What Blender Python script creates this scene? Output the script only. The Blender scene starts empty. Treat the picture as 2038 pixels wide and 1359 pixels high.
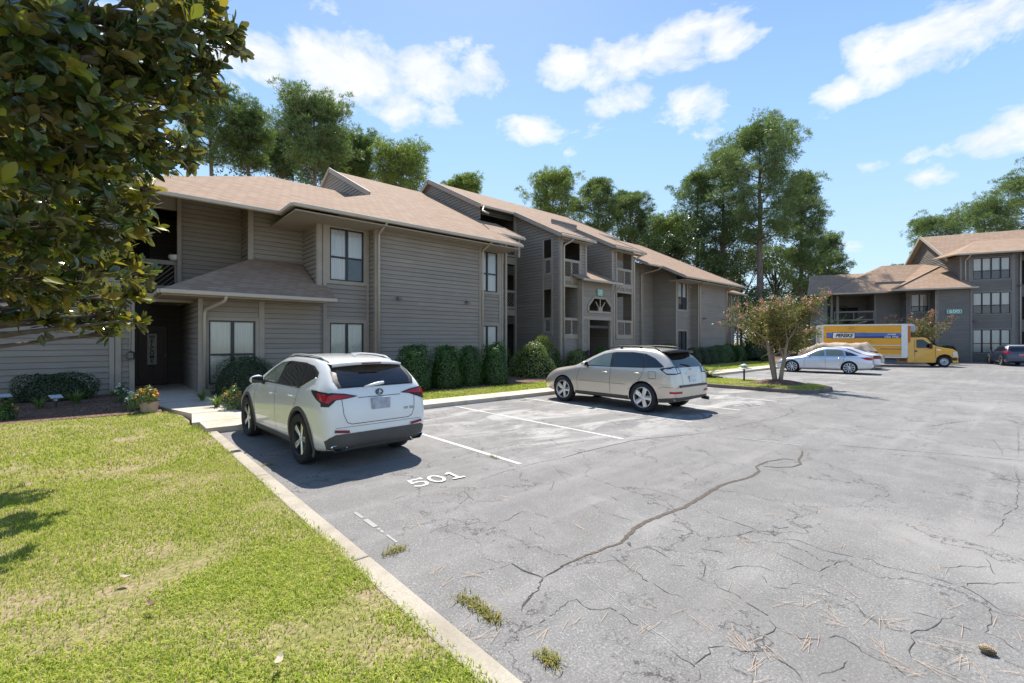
import bpy, bmesh, math, random
from mathutils import Vector, Matrix, Euler
from mathutils.bvhtree import BVHTree
from mathutils.geometry import tessellate_polygon

SC = bpy.context.scene
COL = SC.collection
R = math.radians
rnd = random.Random(7)

# ------------------------------------------------------------------ camera geometry
HEAD = math.atan2(1026, 910)          # heading of the view, from +X
CAMZ = 1.8
FOC = 910.0
FW = (math.cos(HEAD), math.sin(HEAD))
RT = (math.sin(HEAD), -math.cos(HEAD))

def at(px, py, X=None, Y=None, Z=None, D=None):
    """world point seen at photo pixel (px, py) on a plane X=, Y=, Z= or at depth D"""
    u = (px - 1019.0) / FOC
    v = (FW[0] + RT[0] * u, FW[1] + RT[1] * u, (676.5 - py) / FOC)
    if Z is not None: t = (Z - CAMZ) / v[2]
    elif X is not None: t = X / v[0]
    elif Y is not None: t = Y / v[1]
    else: t = D
    return Vector((v[0] * t, v[1] * t, CAMZ + v[2] * t))

# ------------------------------------------------------------------ object helpers
def tag(o, label=None, cat=None, group=None, kind=None):
    if label: o['label'] = label
    if cat: o['category'] = cat
    if group: o['group'] = group
    if kind: o['kind'] = kind
    return o

def empty(name, loc=(0, 0, 0), rz=0.0, label=None, cat=None, group=None):
    o = bpy.data.objects.new(name, None)
    o.empty_display_size = 0.2
    COL.objects.link(o)
    o.location = loc
    o.rotation_euler = (0, 0, rz)
    return tag(o, label, cat, group)

def link_mesh(name, me, parent=None):
    o = bpy.data.objects.new(name, me)
    COL.objects.link(o)
    if parent is not None: o.parent = parent
    return o

def copy_tree(o, parent=None):
    c = o.copy()
    COL.objects.link(c)
    if parent is not None: c.parent = parent
    for ch in list(o.children):
        copy_tree(ch, c)
    return c

class MB:
    """collects faces, then links them as ONE mesh object"""
    def __init__(s):
        s.v = []; s.f = []; s.m = []
    def vert(s, p):
        s.v.append((p[0], p[1], p[2])); return len(s.v) - 1
    def face(s, pts, mi=0):
        n = len(s.v)
        for p in pts: s.v.append((p[0], p[1], p[2]))
        s.f.append(tuple(range(n, n + len(pts)))); s.m.append(mi)
    def idx(s, ids, mi=0):
        s.f.append(tuple(ids)); s.m.append(mi)
    def box(s, x0, x1, y0, y1, z0, z1, mi=0, skip=''):
        a = [(x0, y0, z0), (x1, y0, z0), (x1, y1, z0), (x0, y1, z0), (x0, y0, z1), (x1, y0, z1), (x1, y1, z1), (x0, y1, z1)]
        n = len(s.v); s.v.extend(a)
        for k, q in (('b', (0, 3, 2, 1)), ('t', (4, 5, 6, 7)), ('f', (0, 1, 5, 4)), ('r', (1, 2, 6, 5)), ('k', (2, 3, 7, 6)), ('l', (3, 0, 4, 7))):
            if k in skip: continue
            s.f.append(tuple(n + i for i in q)); s.m.append(mi)
    def bar(s, p, q, w, h, up=(0, 0, 1), mi=0):
        """box from p to q, w across, h along up"""
        p = Vector(p); q = Vector(q); d = (q - p)
        if d.length < 1e-6: return
        d.normalize(); up = Vector(up)
        sd = d.cross(up)
        if sd.length < 1e-4: sd = d.cross(Vector((1, 0, 0)))
        sd.normalize(); u2 = sd.cross(d).normalized()
        a = sd * (w / 2); b = u2 * (h / 2)
        pts = [p - a - b, p + a - b, p + a + b, p - a + b, q - a - b, q + a - b, q + a + b, q - a + b]
        n = len(s.v); s.v.extend([tuple(x) for x in pts])
        for q_ in ((0, 1, 2, 3), (7, 6, 5, 4), (0, 4, 5, 1), (1, 5, 6, 2), (2, 6, 7, 3), (3, 7, 4, 0)):
            s.f.append(tuple(n + i for i in q_)); s.m.append(mi)
    def tube(s, pts, rads, seg=8, mi=0, cap=True):
        pts = [Vector(p) for p in pts]
        if not hasattr(rads, '__len__'): rads = [rads] * len(pts)
        ref = Vector((0.31, 0.17, 0.93))
        rings = []
        for i, p in enumerate(pts):
            d = (pts[min(i + 1, len(pts) - 1)] - pts[max(i - 1, 0)])
            if d.length < 1e-7: d = Vector((0, 0, 1))
            d.normalize()
            a = d.cross(ref)
            if a.length < 0.1: a = d.cross(Vector((1, 0, 0)))
            a.normalize(); b = d.cross(a)
            n = len(s.v)
            for k in range(seg):
                t = 2 * math.pi * k / seg
                q = p + (a * math.cos(t) + b * math.sin(t)) * rads[i]
                s.v.append(tuple(q))
            rings.append(n)
        for i in range(len(rings) - 1):
            a, b = rings[i], rings[i + 1]
            for k in range(seg):
                k2 = (k + 1) % seg
                s.f.append((a + k, a + k2, b + k2, b + k)); s.m.append(mi)
        if cap:
            s.f.append(tuple(rings[0] + k for k in range(seg))[::-1]); s.m.append(mi)
            s.f.append(tuple(rings[-1] + k for k in range(seg))); s.m.append(mi)
    def prism(s, poly, z0, z1, mi=0):
        """poly of (x, y), counter-clockwise"""
        n = len(s.v); k = len(poly)
        s.v.extend([(p[0], p[1], z0) for p in poly]); s.v.extend([(p[0], p[1], z1) for p in poly])
        s.f.append(tuple(n + i for i in range(k))[::-1]); s.m.append(mi)
        s.f.append(tuple(n + k + i for i in range(k))); s.m.append(mi)
        for i in range(k):
            j = (i + 1) % k
            s.f.append((n + i, n + j, n + k + j, n + k + i)); s.m.append(mi)
    def slab(s, poly, t, mi=0, mside=None):
        """poly of 3-D points (top side), thickness t downwards"""
        n = len(s.v); k = len(poly)
        s.v.extend([tuple(p) for p in poly]); s.v.extend([(p[0], p[1], p[2] - t) for p in poly])
        s.f.append(tuple(n + i for i in range(k))); s.m.append(mi)
        s.f.append(tuple(n + k + i for i in range(k))[::-1]); s.m.append(mi if mside is None else mside)
        for i in range(k):
            j = (i + 1) % k
            s.f.append((n + i, n + k + i, n + k + j, n + j)); s.m.append(mi if mside is None else mside)
    def lathe(s, prof, seg=32, axis='x', mi=0, off=(0, 0, 0), mis=None):
        """prof: (along axis, radius)"""
        n = len(s.v)
        for (a, r) in prof:
            for k in range(seg):
                t = 2 * math.pi * k / seg
                c, d = r * math.cos(t), r * math.sin(t)
                p = (a, c, d) if axis == 'x' else ((c, a, d) if axis == 'y' else (c, d, a))
                s.v.append((p[0] + off[0], p[1] + off[1], p[2] + off[2]))
        for i in range(len(prof) - 1):
            for k in range(seg):
                k2 = (k + 1) % seg
                s.f.append((n + i * seg + k, n + i * seg + k2, n + (i + 1) * seg + k2, n + (i + 1) * seg + k))
                s.m.append(mi if mis is None else mis[i])
    def mesh(s, name, mats, smooth=False):
        me = bpy.data.meshes.new(name)
        me.from_pydata(s.v, [], s.f)
        if not isinstance(mats, (list, tuple)): mats = [mats]
        for m in mats: me.materials.append(m)
        if len(mats) > 1: me.polygons.foreach_set('material_index', s.m)
        if smooth: me.polygons.foreach_set('use_smooth', [True] * len(s.f))
        me.update()
        return me
    def build(s, name, mats, parent=None, smooth=False, fix=False):
        me = s.mesh(name, mats, smooth)
        if fix:
            bm = bmesh.new(); bm.from_mesh(me)
            bmesh.ops.remove_doubles(bm, verts=bm.verts, dist=1e-4)
            bmesh.ops.recalc_face_normals(bm, faces=bm.faces)
            bm.to_mesh(me); bm.free()
        return link_mesh(name, me, parent)

def bevel(o, w=0.01, seg=2, ang=40):
    m = o.modifiers.new('bevel', 'BEVEL'); m.width = w; m.segments = seg
    m.limit_method = 'ANGLE'; m.angle_limit = R(ang)
    return o

def text_mesh(s, size, align='CENTER', shear=0.0, extrude=0.0, sx=1.0, bold=0.0):
    c = bpy.data.curves.new('lettering', 'FONT')
    c.body = s; c.size = size; c.align_x = align; c.align_y = 'CENTER'
    c.shear = shear; c.extrude = extrude; c.offset = bold; c.resolution_u = 3
    o = bpy.data.objects.new('lettering', c)
    COL.objects.link(o)
    bpy.context.view_layer.update()
    me = bpy.data.meshes.new_from_object(o.evaluated_get(bpy.context.evaluated_depsgraph_get()))
    bpy.data.objects.remove(o); bpy.data.curves.remove(c)
    if sx != 1.0:
        for v in me.vertices: v.co.x *= sx
    return me

def place_text(name, s, size, origin, xdir, ydir, mat, parent=None, **kw):
    me = text_mesh(s, size, **kw)
    X = Vector(xdir).normalized(); Y = Vector(ydir).normalized(); N = X.cross(Y)
    o0 = Vector(origin)
    for v in me.vertices:
        v.co = o0 + X * v.co.x + Y * v.co.y + N * v.co.z
    me.materials.clear(); me.materials.append(mat)
    me.polygons.foreach_set('material_index', [0] * len(me.polygons))
    return link_mesh(name, me, parent)

# ------------------------------------------------------------------ materials
def mat_new(name):
    m = bpy.data.materials.new(name); m.use_nodes = True
    nt = m.node_tree
    b = nt.nodes['Principled BSDF']
    return m, nt, b

def N(nt, typ, **kw):
    n = nt.nodes.new(typ)
    for k, v in kw.items():
        if k in n.inputs.keys() if hasattr(n.inputs, 'keys') else False: n.inputs[k].default_value = v
        else: setattr(n, k, v)
    return n

def coords(nt, scale=(1, 1, 1), rot=(0, 0, 0), kind='Object'):
    tc = nt.nodes.new('ShaderNodeTexCoord'); mp = nt.nodes.new('ShaderNodeMapping')
    nt.links.new(tc.outputs[kind], mp.inputs['Vector'])
    mp.inputs['Scale'].default_value = scale; mp.inputs['Rotation'].default_value = rot
    return mp.outputs['Vector']

def noise(nt, vec, scale, detail=4, rough=0.55, dist=0.0):
    n = nt.nodes.new('ShaderNodeTexNoise')
    n.inputs['Scale'].default_value = scale; n.inputs['Detail'].default_value = detail
    n.inputs['Roughness'].default_value = rough; n.inputs['Distortion'].default_value = dist
    if vec is not None: nt.links.new(vec, n.inputs['Vector'])
    return n.outputs['Fac']

def ramp(nt, fac, stops, interp='LINEAR'):
    r = nt.nodes.new('ShaderNodeValToRGB'); cr = r.color_ramp; cr.interpolation = interp
    while len(cr.elements) > 1: cr.elements.remove(cr.elements[-1])
    for i, (p, c) in enumerate(stops):
        e = cr.elements[0] if i == 0 else cr.elements.new(p)
        e.position = p
        e.color = (c, c, c, 1) if not hasattr(c, '__len__') else (c[0], c[1], c[2], 1)
    nt.links.new(fac, r.inputs['Fac'])
    return r.outputs['Color']

def mix(nt, fac, a, b, blend='MIX'):
    m = nt.nodes.new('ShaderNodeMix'); m.data_type = 'RGBA'; m.blend_type = blend
    for sock, val in ((m.inputs[0], fac), (m.inputs[6], a), (m.inputs[7], b)):
        if hasattr(val, 'is_output'): nt.links.new(val, sock)
        elif hasattr(val, '__len__'): sock.default_value = (val[0], val[1], val[2], 1)
        else: sock.default_value = val
    return m.outputs[2]

def mth(nt, op, a, b=None, c=None):
    m = nt.nodes.new('ShaderNodeMath'); m.operation = op
    for i, val in enumerate((a, b, c)):
        if val is None: continue
        if hasattr(val, 'is_output'): nt.links.new(val, m.inputs[i])
        else: m.inputs[i].default_value = val
    return m.outputs[0]

def bump(nt, b, h, strength=0.3, dist=0.02):
    n = nt.nodes.new('ShaderNodeBump'); n.inputs['Strength'].default_value = strength
    n.inputs['Distance'].default_value = dist
    nt.links.new(h, n.inputs['Height']); nt.links.new(n.outputs['Normal'], b.inputs['Normal'])

def simple(name, col, rough=0.5, metal=0.0, spec=0.5, vary=0.08, scale=6.0, coat=0.0):
    """plain material with a little procedural variation"""
    m, nt, b = mat_new(name)
    b.inputs['Roughness'].default_value = rough; b.inputs['Metallic'].default_value = metal
    b.inputs['Specular IOR Level'].default_value = spec
    if coat:
        b.inputs['Coat Weight'].default_value = coat; b.inputs['Coat Roughness'].default_value = 0.03
    n = noise(nt, coords(nt), scale, 5)
    lo = tuple(max(0, c * (1 - vary)) for c in col); hi = tuple(min(1, c * (1 + vary)) for c in col)
    nt.links.new(ramp(nt, n, [(0.3, lo), (0.7, hi)]), b.inputs['Base Color'])
    return m
import numpy as np
nrng = np.random.default_rng(11)

# ------------------------------------------------------------------ surface materials
def m_asphalt():
    m, nt, b = mat_new('asphalt')
    v = coords(nt)
    fine = noise(nt, v, 190, 2, 0.7); grit = noise(nt, v, 70, 3, 0.75)
    mid = noise(nt, v, 2.3, 7, 0.7, 0.5); big = noise(nt, v, 0.30, 6, 0.62, 0.9)
    vo0 = nt.nodes.new('ShaderNodeTexVoronoi'); vo0.inputs['Scale'].default_value = 95; nt.links.new(v, vo0.inputs['Vector'])
    base = ramp(nt, mth(nt, 'ADD', mth(nt, 'MULTIPLY', fine, 0.4), mth(nt, 'MULTIPLY', grit, 0.6)), [(0.30, (0.085, 0.083, 0.080)), (0.5, (0.180, 0.177, 0.175)), (0.70, (0.39, 0.378, 0.365))])
    base = mix(nt, ramp(nt, vo0.outputs['Color'], [(0.74, 0.0), (0.88, 0.40)]), base, (0.44, 0.425, 0.41))
    base = mix(nt, ramp(nt, mid, [(0.30, 0.45), (0.52, 0.0)]), base, (0.145, 0.140, 0.137))
    base = mix(nt, ramp(nt, mid, [(0.52, 0.0), (0.75, 0.35)]), base, (0.33, 0.32, 0.31))
    base = mix(nt, ramp(nt, big, [(0.36, 0.40), (0.50, 0.0)]), base, (0.16, 0.155, 0.152))
    base = mix(nt, ramp(nt, big, [(0.52, 0.0), (0.66, 0.45)]), base, (0.31, 0.30, 0.29))
    # pale scuffed patches in the parking bays
    sp = nt.nodes.new('ShaderNodeSeparateXYZ'); nt.links.new(v, sp.inputs[0])
    wear = noise(nt, coords(nt, (0.55, 1.3, 1)), 0.75, 8, 0.66, 0.9)
    zone = mth(nt, 'MULTIPLY', ramp(nt, mth(nt, 'DIVIDE', sp.outputs['Y'], 12.0), [(0.34, 0), (0.47, 1), (0.80, 1), (0.87, 0.5)]),
               ramp(nt, mth(nt, 'DIVIDE', sp.outputs['X'], 24.0), [(0.16, 0), (0.24, 1), (0.62, 1), (0.9, 0.35)]))
    wf = mth(nt, 'MULTIPLY', ramp(nt, wear, [(0.49, 0), (0.60, 0.62)]), zone)
    base = mix(nt, wf, base, (0.47, 0.455, 0.435))
    # oil marks and long tyre-polished bands along the aisle
    oil = noise(nt, coords(nt, (1, 1, 1), (0, 0, 1.0)), 0.9, 4, 0.55)
    base = mix(nt, ramp(nt, oil, [(0.64, 0), (0.74, 0.55)]), base, (0.085, 0.083, 0.082))
    band = noise(nt, coords(nt, (0.06, 0.9, 1), (0, 0, 0.05)), 2.2, 4, 0.6)
    base = mix(nt, ramp(nt, band, [(0.50, 0), (0.72, 0.35)]), base, (0.33, 0.32, 0.31))
    # hairline crazing at two scales
    nz = nt.nodes.new('ShaderNodeTexNoise'); nz.inputs['Scale'].default_value = 1.9; nz.inputs['Detail'].default_value = 8; nz.inputs['Roughness'].default_value = 0.65
    nt.links.new(v, nz.inputs['Vector'])
    ad = nt.nodes.new('ShaderNodeVectorMath'); ad.operation = 'ADD'; nt.links.new(v, ad.inputs[0]); nt.links.new(nz.outputs['Color'], ad.inputs[1])
    for (sc_, wid, lo, hi, am) in ((0.62, 0.0060, 0.40, 0.50, 0.9), (1.5, 0.0085, 0.49, 0.58, 0.75)):
        vo = nt.nodes.new('ShaderNodeTexVoronoi'); vo.feature = 'DISTANCE_TO_EDGE'; vo.inputs['Scale'].default_value = sc_; nt.links.new(ad.outputs[0], vo.inputs['Vector'])
        brk = noise(nt, coords(nt, (1, 1, 1), (0, 0, sc_)), 1.1, 5, 0.65)
        cr = mth(nt, 'MULTIPLY', ramp(nt, vo.outputs['Distance'], [(0.0, 1.0), (wid * 0.4, 1.0), (wid, 0.0)]), ramp(nt, brk, [(lo, 0.0), (hi, am)]))
        base = mix(nt, cr, base, (0.045, 0.043, 0.042))
    nt.links.new(base, b.inputs['Base Color'])
    b.inputs['Roughness'].default_value = 0.85; b.inputs['Specular IOR Level'].default_value = 0.22
    bump(nt, b, grit, 0.6, 0.008)
    return m

def m_soil():
    m, nt, b = mat_new('lawn_soil')
    v = coords(nt)
    a = noise(nt, v, 0.9, 6, 0.65, 0.5); f = noise(nt, v, 30, 5, 0.7)
    c1 = ramp(nt, f, [(0.3, (0.11, 0.115, 0.035)), (0.55, (0.24, 0.225, 0.085)), (0.75, (0.42, 0.36, 0.19))])
    c2 = ramp(nt, f, [(0.3, (0.17, 0.125, 0.08)), (0.7, (0.46, 0.36, 0.25))])
    nt.links.new(mix(nt, ramp(nt, a, [(0.44, 0), (0.58, 0.9)]), c1, c2), b.inputs['Base Color'])
    b.inputs['Roughness'].default_value = 0.95; b.inputs['Specular IOR Level'].default_value = 0.1
    bump(nt, b, f, 0.6, 0.02)
    return m

def m_grass():
    m, nt, b = mat_new('grass_blades')
    v = coords(nt)
    ge = nt.nodes.new('ShaderNodeNewGeometry')
    a = noise(nt, v, 0.8, 5, 0.6, 0.4); f = mth(nt, 'ADD', mth(nt, 'MULTIPLY', noise(nt, v, 9, 4, 0.7), 0.6), mth(nt, 'MULTIPLY', ge.outputs['Random Per Island'], 0.4))
    g = ramp(nt, f, [(0.25, (0.19, 0.275, 0.022)), (0.5, (0.41, 0.50, 0.055)), (0.72, (0.62, 0.65, 0.15))])
    g = mix(nt, ramp(nt, a, [(0.52, 0), (0.70, 0.60)]), g, (0.62, 0.54, 0.24))
    nt.links.new(g, b.inputs['Base Color'])
    b.inputs['Roughness'].default_value = 0.5; b.inputs['Specular IOR Level'].default_value = 0.3
    tr = nt.nodes.new('ShaderNodeBsdfTranslucent'); nt.links.new(g, tr.inputs['Color'])
    ms = nt.nodes.new('ShaderNodeMixShader'); ms.inputs[0].default_value = 0.40
    out = nt.nodes['Material Output']
    nt.links.new(b.outputs[0], ms.inputs[1]); nt.links.new(tr.outputs[0], ms.inputs[2]); nt.links.new(ms.outputs[0], out.inputs['Surface'])
    return m

def m_concrete(name, c0, c1, stain):
    m, nt, b = mat_new(name)
    v = coords(nt)
    f = noise(nt, v, 90, 3, 0.7); a = noise(nt, v, 1.3, 6, 0.65, 0.6)
    c = mix(nt, ramp(nt, f, [(0.3, 0), (0.7, 1)]), c0, c1)
    c = mix(nt, ramp(nt, a, [(0.45, 0), (0.68, 0.7)]), c, stain)
    nt.links.new(c, b.inputs['Base Color']); b.inputs['Roughness'].default_value = 0.85
    bump(nt, b, f, 0.35, 0.004)
    return m

def m_mulch():
    m, nt, b = mat_new('bark_mulch')
    v = coords(nt, (1, 1, 1))
    vo = nt.nodes.new('ShaderNodeTexVoronoi'); vo.inputs['Scale'].default_value = 28
    nt.links.new(v, vo.inputs['Vector'])
    n = noise(nt, v, 9, 5, 0.7)
    c = ramp(nt, vo.outputs['Color'], [(0.15, (0.05, 0.028, 0.02)), (0.5, (0.16, 0.085, 0.055)), (0.85, (0.33, 0.19, 0.13))])
    nt.links.new(mix(nt, mth(nt, 'MULTIPLY', n, 0.5), c, (0.06, 0.04, 0.03)), b.inputs['Base Color'])
    b.inputs['Roughness'].default_value = 0.95
    bump(nt, b, vo.outputs['Distance'], 0.8, 0.03)
    return m

M_ASPH = m_asphalt(); M_SOIL = m_soil(); M_GRASS = m_grass(); M_MULCH = m_mulch()
M_KERB = m_concrete('kerb_concrete', (0.31, 0.275, 0.22), (0.45, 0.405, 0.335), (0.21, 0.175, 0.13))
M_WALK = m_concrete('walk_concrete', (0.45, 0.40, 0.33), (0.57, 0.51, 0.43), (0.38, 0.28, 0.19))
M_DKERB = m_concrete('dark_kerb_concrete', (0.115, 0.088, 0.072), (0.24, 0.19, 0.16), (0.07, 0.055, 0.05))
M_PAINT = m_concrete('worn_white_paint', (0.44, 0.44, 0.43), (0.68, 0.68, 0.66), (0.27, 0.27, 0.265))
M_FADED = m_concrete('faded_paint', (0.29, 0.285, 0.28), (0.39, 0.385, 0.38), (0.25, 0.25, 0.245))
M_CRACK = simple('crack_dark', (0.05, 0.048, 0.046), 0.95, vary=0.3, scale=20)
M_CRACKB = simple('crack_debris', (0.095, 0.078, 0.064), 0.95, vary=0.6, scale=45)

def struct(name, mb, mat, **kw):
    o = mb.build(name, mat, **kw); o['kind'] = 'structure'; return o

# the ground: one big sheet
g = MB(); g.face([(-400, -300, -0.06), (700, -300, -0.06), (700, 500, -0.06), (-400, 500, -0.06)])
struct('ground', g, M_SOIL)

# lot
g = MB()
xs = [1.6, 6, 12, 20, 30, 45, 62]; ys = [-60, -20, 0, 5, 10.42]
g.face([(1.6, -60, 0), (70, -60, 0), (70, 10.42, 0), (1.6, 10.42, 0)])
struct('parking_lot', g, M_ASPH)

# kerb beside the lawn, cut in lengths
g = MB(); y = -30.0
while y < 10.3:
    y1 = min(y + 3.05, 10.36)
    g.box(1.43, 1.6, y + 0.003, y1 - 0.003, -0.05, 0.050)
    y = y1
o = struct('kerb', g, M_KERB); bevel(o, 0.018, 2)

# front walk along the heads of the bays
g = MB(); x = 1.42
while x < 17.2:
    x1 = min(x + 1.52, 17.2)
    g.box(x + 0.004, x1 - 0.004, 10.40, 11.27, -0.05, 0.115); x = x1
x = 20.3
while x < 36:
    x1 = min(x + 1.52, 36)
    g.box(x + 0.004, x1 - 0.004, 10.40, 11.5, -0.05, 0.115); x = x1
g.box(17.204, 20.296, 10.405, 11.3, -0.05, 0.11)
o = struct('front_walk', g, M_WALK); bevel(o, 0.012, 2)

# entry walk and porch floor
def strip_poly(mb, pts, z0, z1):
    mb.prism(pts, z0, z1)
g = MB()
segs = [([(1.30, 11.276), (2.75, 11.276), (2.55, 12.6), (1.45, 12.6)], 0.117, 0.125), ([(1.45, 12.606), (2.55, 12.606), (2.3, 14.2), (0.98, 14.2)], 0.13, 0.16),
        ([(0.98, 14.206), (2.3, 14.206), (2.1, 16.0), (0.75, 16.0)], 0.16, 0.22)]
for p, za, zb in segs:
    n = len(g.v); pz = [za, za, zb, zb]
    g.v.extend([(q[0], q[1], z) for q, z in zip(p, pz)]); g.v.extend([(q[0], q[1], -0.05) for q in p])
    g.f += [(n, n + 1, n + 2, n + 3), (n + 4, n + 5, n + 1, n), (n + 5, n + 6, n + 2, n + 1), (n + 6, n + 7, n + 3, n + 2), (n + 7, n + 4, n, n + 3)]; g.m += [0] * 5
g.box(0.60, 2.08, 16.006, 20.6, -0.05, 0.225)
struct('entry_walk', g, M_WALK)

# lawn sheets (soil below the blades): height rises towards the building
def lawn_h(x, y):
    t = min(max((y - 10.5) / 6.0, 0.0), 1.0)
    return 0.045 + 0.2 * t * t * (3 - 2 * t)

def sheet(name, x0, x1, y0, y1, mat, nx, ny, hf, cut=None):
    mb = MB(); ids = {}
    for i in range(nx + 1):
        for j in range(ny + 1):
            x = x0 + (x1 - x0) * i / nx; y = y0 + (y1 - y0) * j / ny
            ids[i, j] = mb.vert((x, y, hf(x, y)))
    for i in range(nx):
        for j in range(ny):
            mb.idx((ids[i, j], ids[i + 1, j], ids[i + 1, j + 1], ids[i, j + 1]))
    return struct(name, mb, mat, smooth=True)

hum = lambda x, y: 0.012 * math.sin(x * 2.1 + 1.3 * math.sin(y * 1.1)) * math.cos(y * 1.7)
sheet('front_lawn', -40, 1.44, -30, 13.35, M_SOIL, 160, 170, lambda x, y: lawn_h(x, y) - 0.006 + (hum(x, y) if x < 1.2 else 0) - (0.03 if x > 1.30 and y > 10.2 else 0) - (0.1 if (x > 1.22 and y > 11) or (x > 1.0 and y > 12.9) else 0))
sheet('flower_bed', -40, 0.97, 13.35, 17.5, M_MULCH, 60, 12, lambda x, y: lawn_h(x, y) + 0.005)
def edge_y(x): return 12.35 + 0.12 * math.sin(x * 0.9) - (0.25 if x < 4 else 0)
sheet('grass_verge', 2.78, 17.2, 11.27, 12.3, M_SOIL, 30, 6, lambda x, y: 0.10 + 0.06 * (y - 11.27))
sheet('shrub_bed', 2.35, 60, 12.3, 20, M_MULCH, 60, 10, lambda x, y: 0.155 + 0.1 * min((y - 12.3) / 4, 1))
sheet('far_verge', 17.2, 44, 11.3, 13.4, M_SOIL, 20, 6, lambda x, y: 0.10 + 0.045 * (y - 11.3) + (0.0 if x > 20 else 0.0))

# island with a dark kerb
ISL = [(17.25, 10.38), (17.25, 5.55), (17.38, 5.12), (17.72, 4.78), (18.2, 4.62), (18.8, 4.55), (19.4, 4.62), (19.9, 4.95), (20.2, 5.4), (20.3, 5.9), (20.3, 10.38)]
g = MB()
def inset(poly, d):
    out = []
    cx = sum(p[0] for p in poly) / len(poly); cy = sum(p[1] for p in poly) / len(poly)
    n = len(poly)
    for i in range(n):
        a = Vector(poly[i - 1]) if i > 0 else Vector((poly[0][0], poly[0][1] + 1)); b = Vector(poly[i]); c = Vector(poly[i + 1]) if i < n - 1 else Vector((poly[-1][0], poly[-1][1] + 1))
        t = (c - a).normalized(); nn = Vector((-t.y, t.x))
        out.append((b.x + nn.x * d, b.y + nn.y * d))
    return out
inn = inset(ISL, 0.15)
n = len(g.v); k = len(ISL)
for p, q in zip(ISL, inn):
    g.v += [(p[0], p[1], -0.03), (p[0], p[1], 0.13), (q[0], q[1], 0.13), (q[0], q[1], 0.0)]
for i in range(k - 1):
    a = n + i * 4; b = a + 4
    for j in range(3):
        g.f.append((a + j, b + j, b + j + 1, a + j + 1)); g.m.append(0)
o = struct('island_kerb', g, M_DKERB, fix=True); bevel(o, 0.03, 2, 50)
g = MB(); cxy = (18.8, 7.6)
for i in range(k - 1):
    a, b = inn[i], inn[i + 1]
    for (t0, t1, h0, h1) in ((0, 0.35, 0.17, 0.17), (0.35, 1.0, 0.17, 0.115)):
        A0 = (cxy[0] + (a[0] - cxy[0]) * t0, cxy[1] + (a[1] - cxy[1]) * t0, h0); A1 = (cxy[0] + (a[0] - cxy[0]) * t1, cxy[1] + (a[1] - cxy[1]) * t1, h1)
        B0 = (cxy[0] + (b[0] - cxy[0]) * t0, cxy[1] + (b[1] - cxy[1]) * t0, h0); B1 = (cxy[0] + (b[0] - cxy[0]) * t1, cxy[1] + (b[1] - cxy[1]) * t1, h1)
        g.face([A0, A1, B1, B0] if t0 > 0 else [A0, A1, B1])
g.face([(inn[-1][0], inn[-1][1], 0.115), (inn[0][0], inn[0][1], 0.115), (cxy[0], cxy[1], 0.17)])
struct('island_lawn', g, M_SOIL)

# mulch ring under the crape myrtle
g = MB(); CR = (19.25, 6.35)
rings = [(0.0, 0.30), (0.45, 0.26), (0.75, 0.20), (0.95, 0.14)]
prev = None
for (rr, h) in rings:
    cur = [(CR[0] + rr * math.cos(t / 24 * 6.2832) * (1 + 0.08 * math.sin(t)), CR[1] + 1.0 * rr * math.sin(t / 24 * 6.2832), h) for t in range(24)]
    if prev:
        for i in range(24): g.face([prev[i], prev[(i + 1) % 24], cur[(i + 1) % 24], cur[i]][::-1])
    prev = cur
struct('mulch_mound', g, M_MULCH, fix=True)

# ------------------------------------------------------------------ paint on the lot
def lane(mb, p, q, w=0.1, z=0.004):
    p = Vector((p[0], p[1], z)); q = Vector((q[0], q[1], z)); d = (q - p).normalized(); s = Vector((-d.y, d.x, 0)) * w / 2
    nn = 24
    for i in range(nn):
        a = p.lerp(q, i / nn); b = p.lerp(q, (i + 1) / nn)
        if rnd.random() < 0.04: continue
        j = lambda: rnd.uniform(-0.007, 0.007)
        mb.face([a - s + Vector((j(), j(), 0)) * 0, a + s * 1.0, b + s, b - s][::-1] if False else [a - s, b - s, b + s, a + s])
g = MB()
for x in (4.49, 7.03, 9.62, 12.14, 14.72):
    lane(g, (x + 0.05, 10.3), (x, 4.88), 0.08)
for x in (22.9, 25.5, 28.1, 33.3, 36.0):
    lane(g, (x, 10.3), (x, 5.0), 0.095)
struct('parking_lines', g, M_PAINT)
g = MB()
pa, pb = at(1467, 871, Z=0), at(1597, 887, Z=0)
lane(g, pa, pb, 0.045)
for (qa, qb, ww) in (((706, 1020), (722, 1031), 0.035), ((727, 1034), (748, 1049), 0.05), ((752, 1052), (764, 1061), 0.03), ((770, 1065), (790, 1080), 0.022)): lane(g, at(*qa, Z=0), at(*qb, Z=0), ww)
struct('faded_lines', g, M_FADED)

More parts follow.
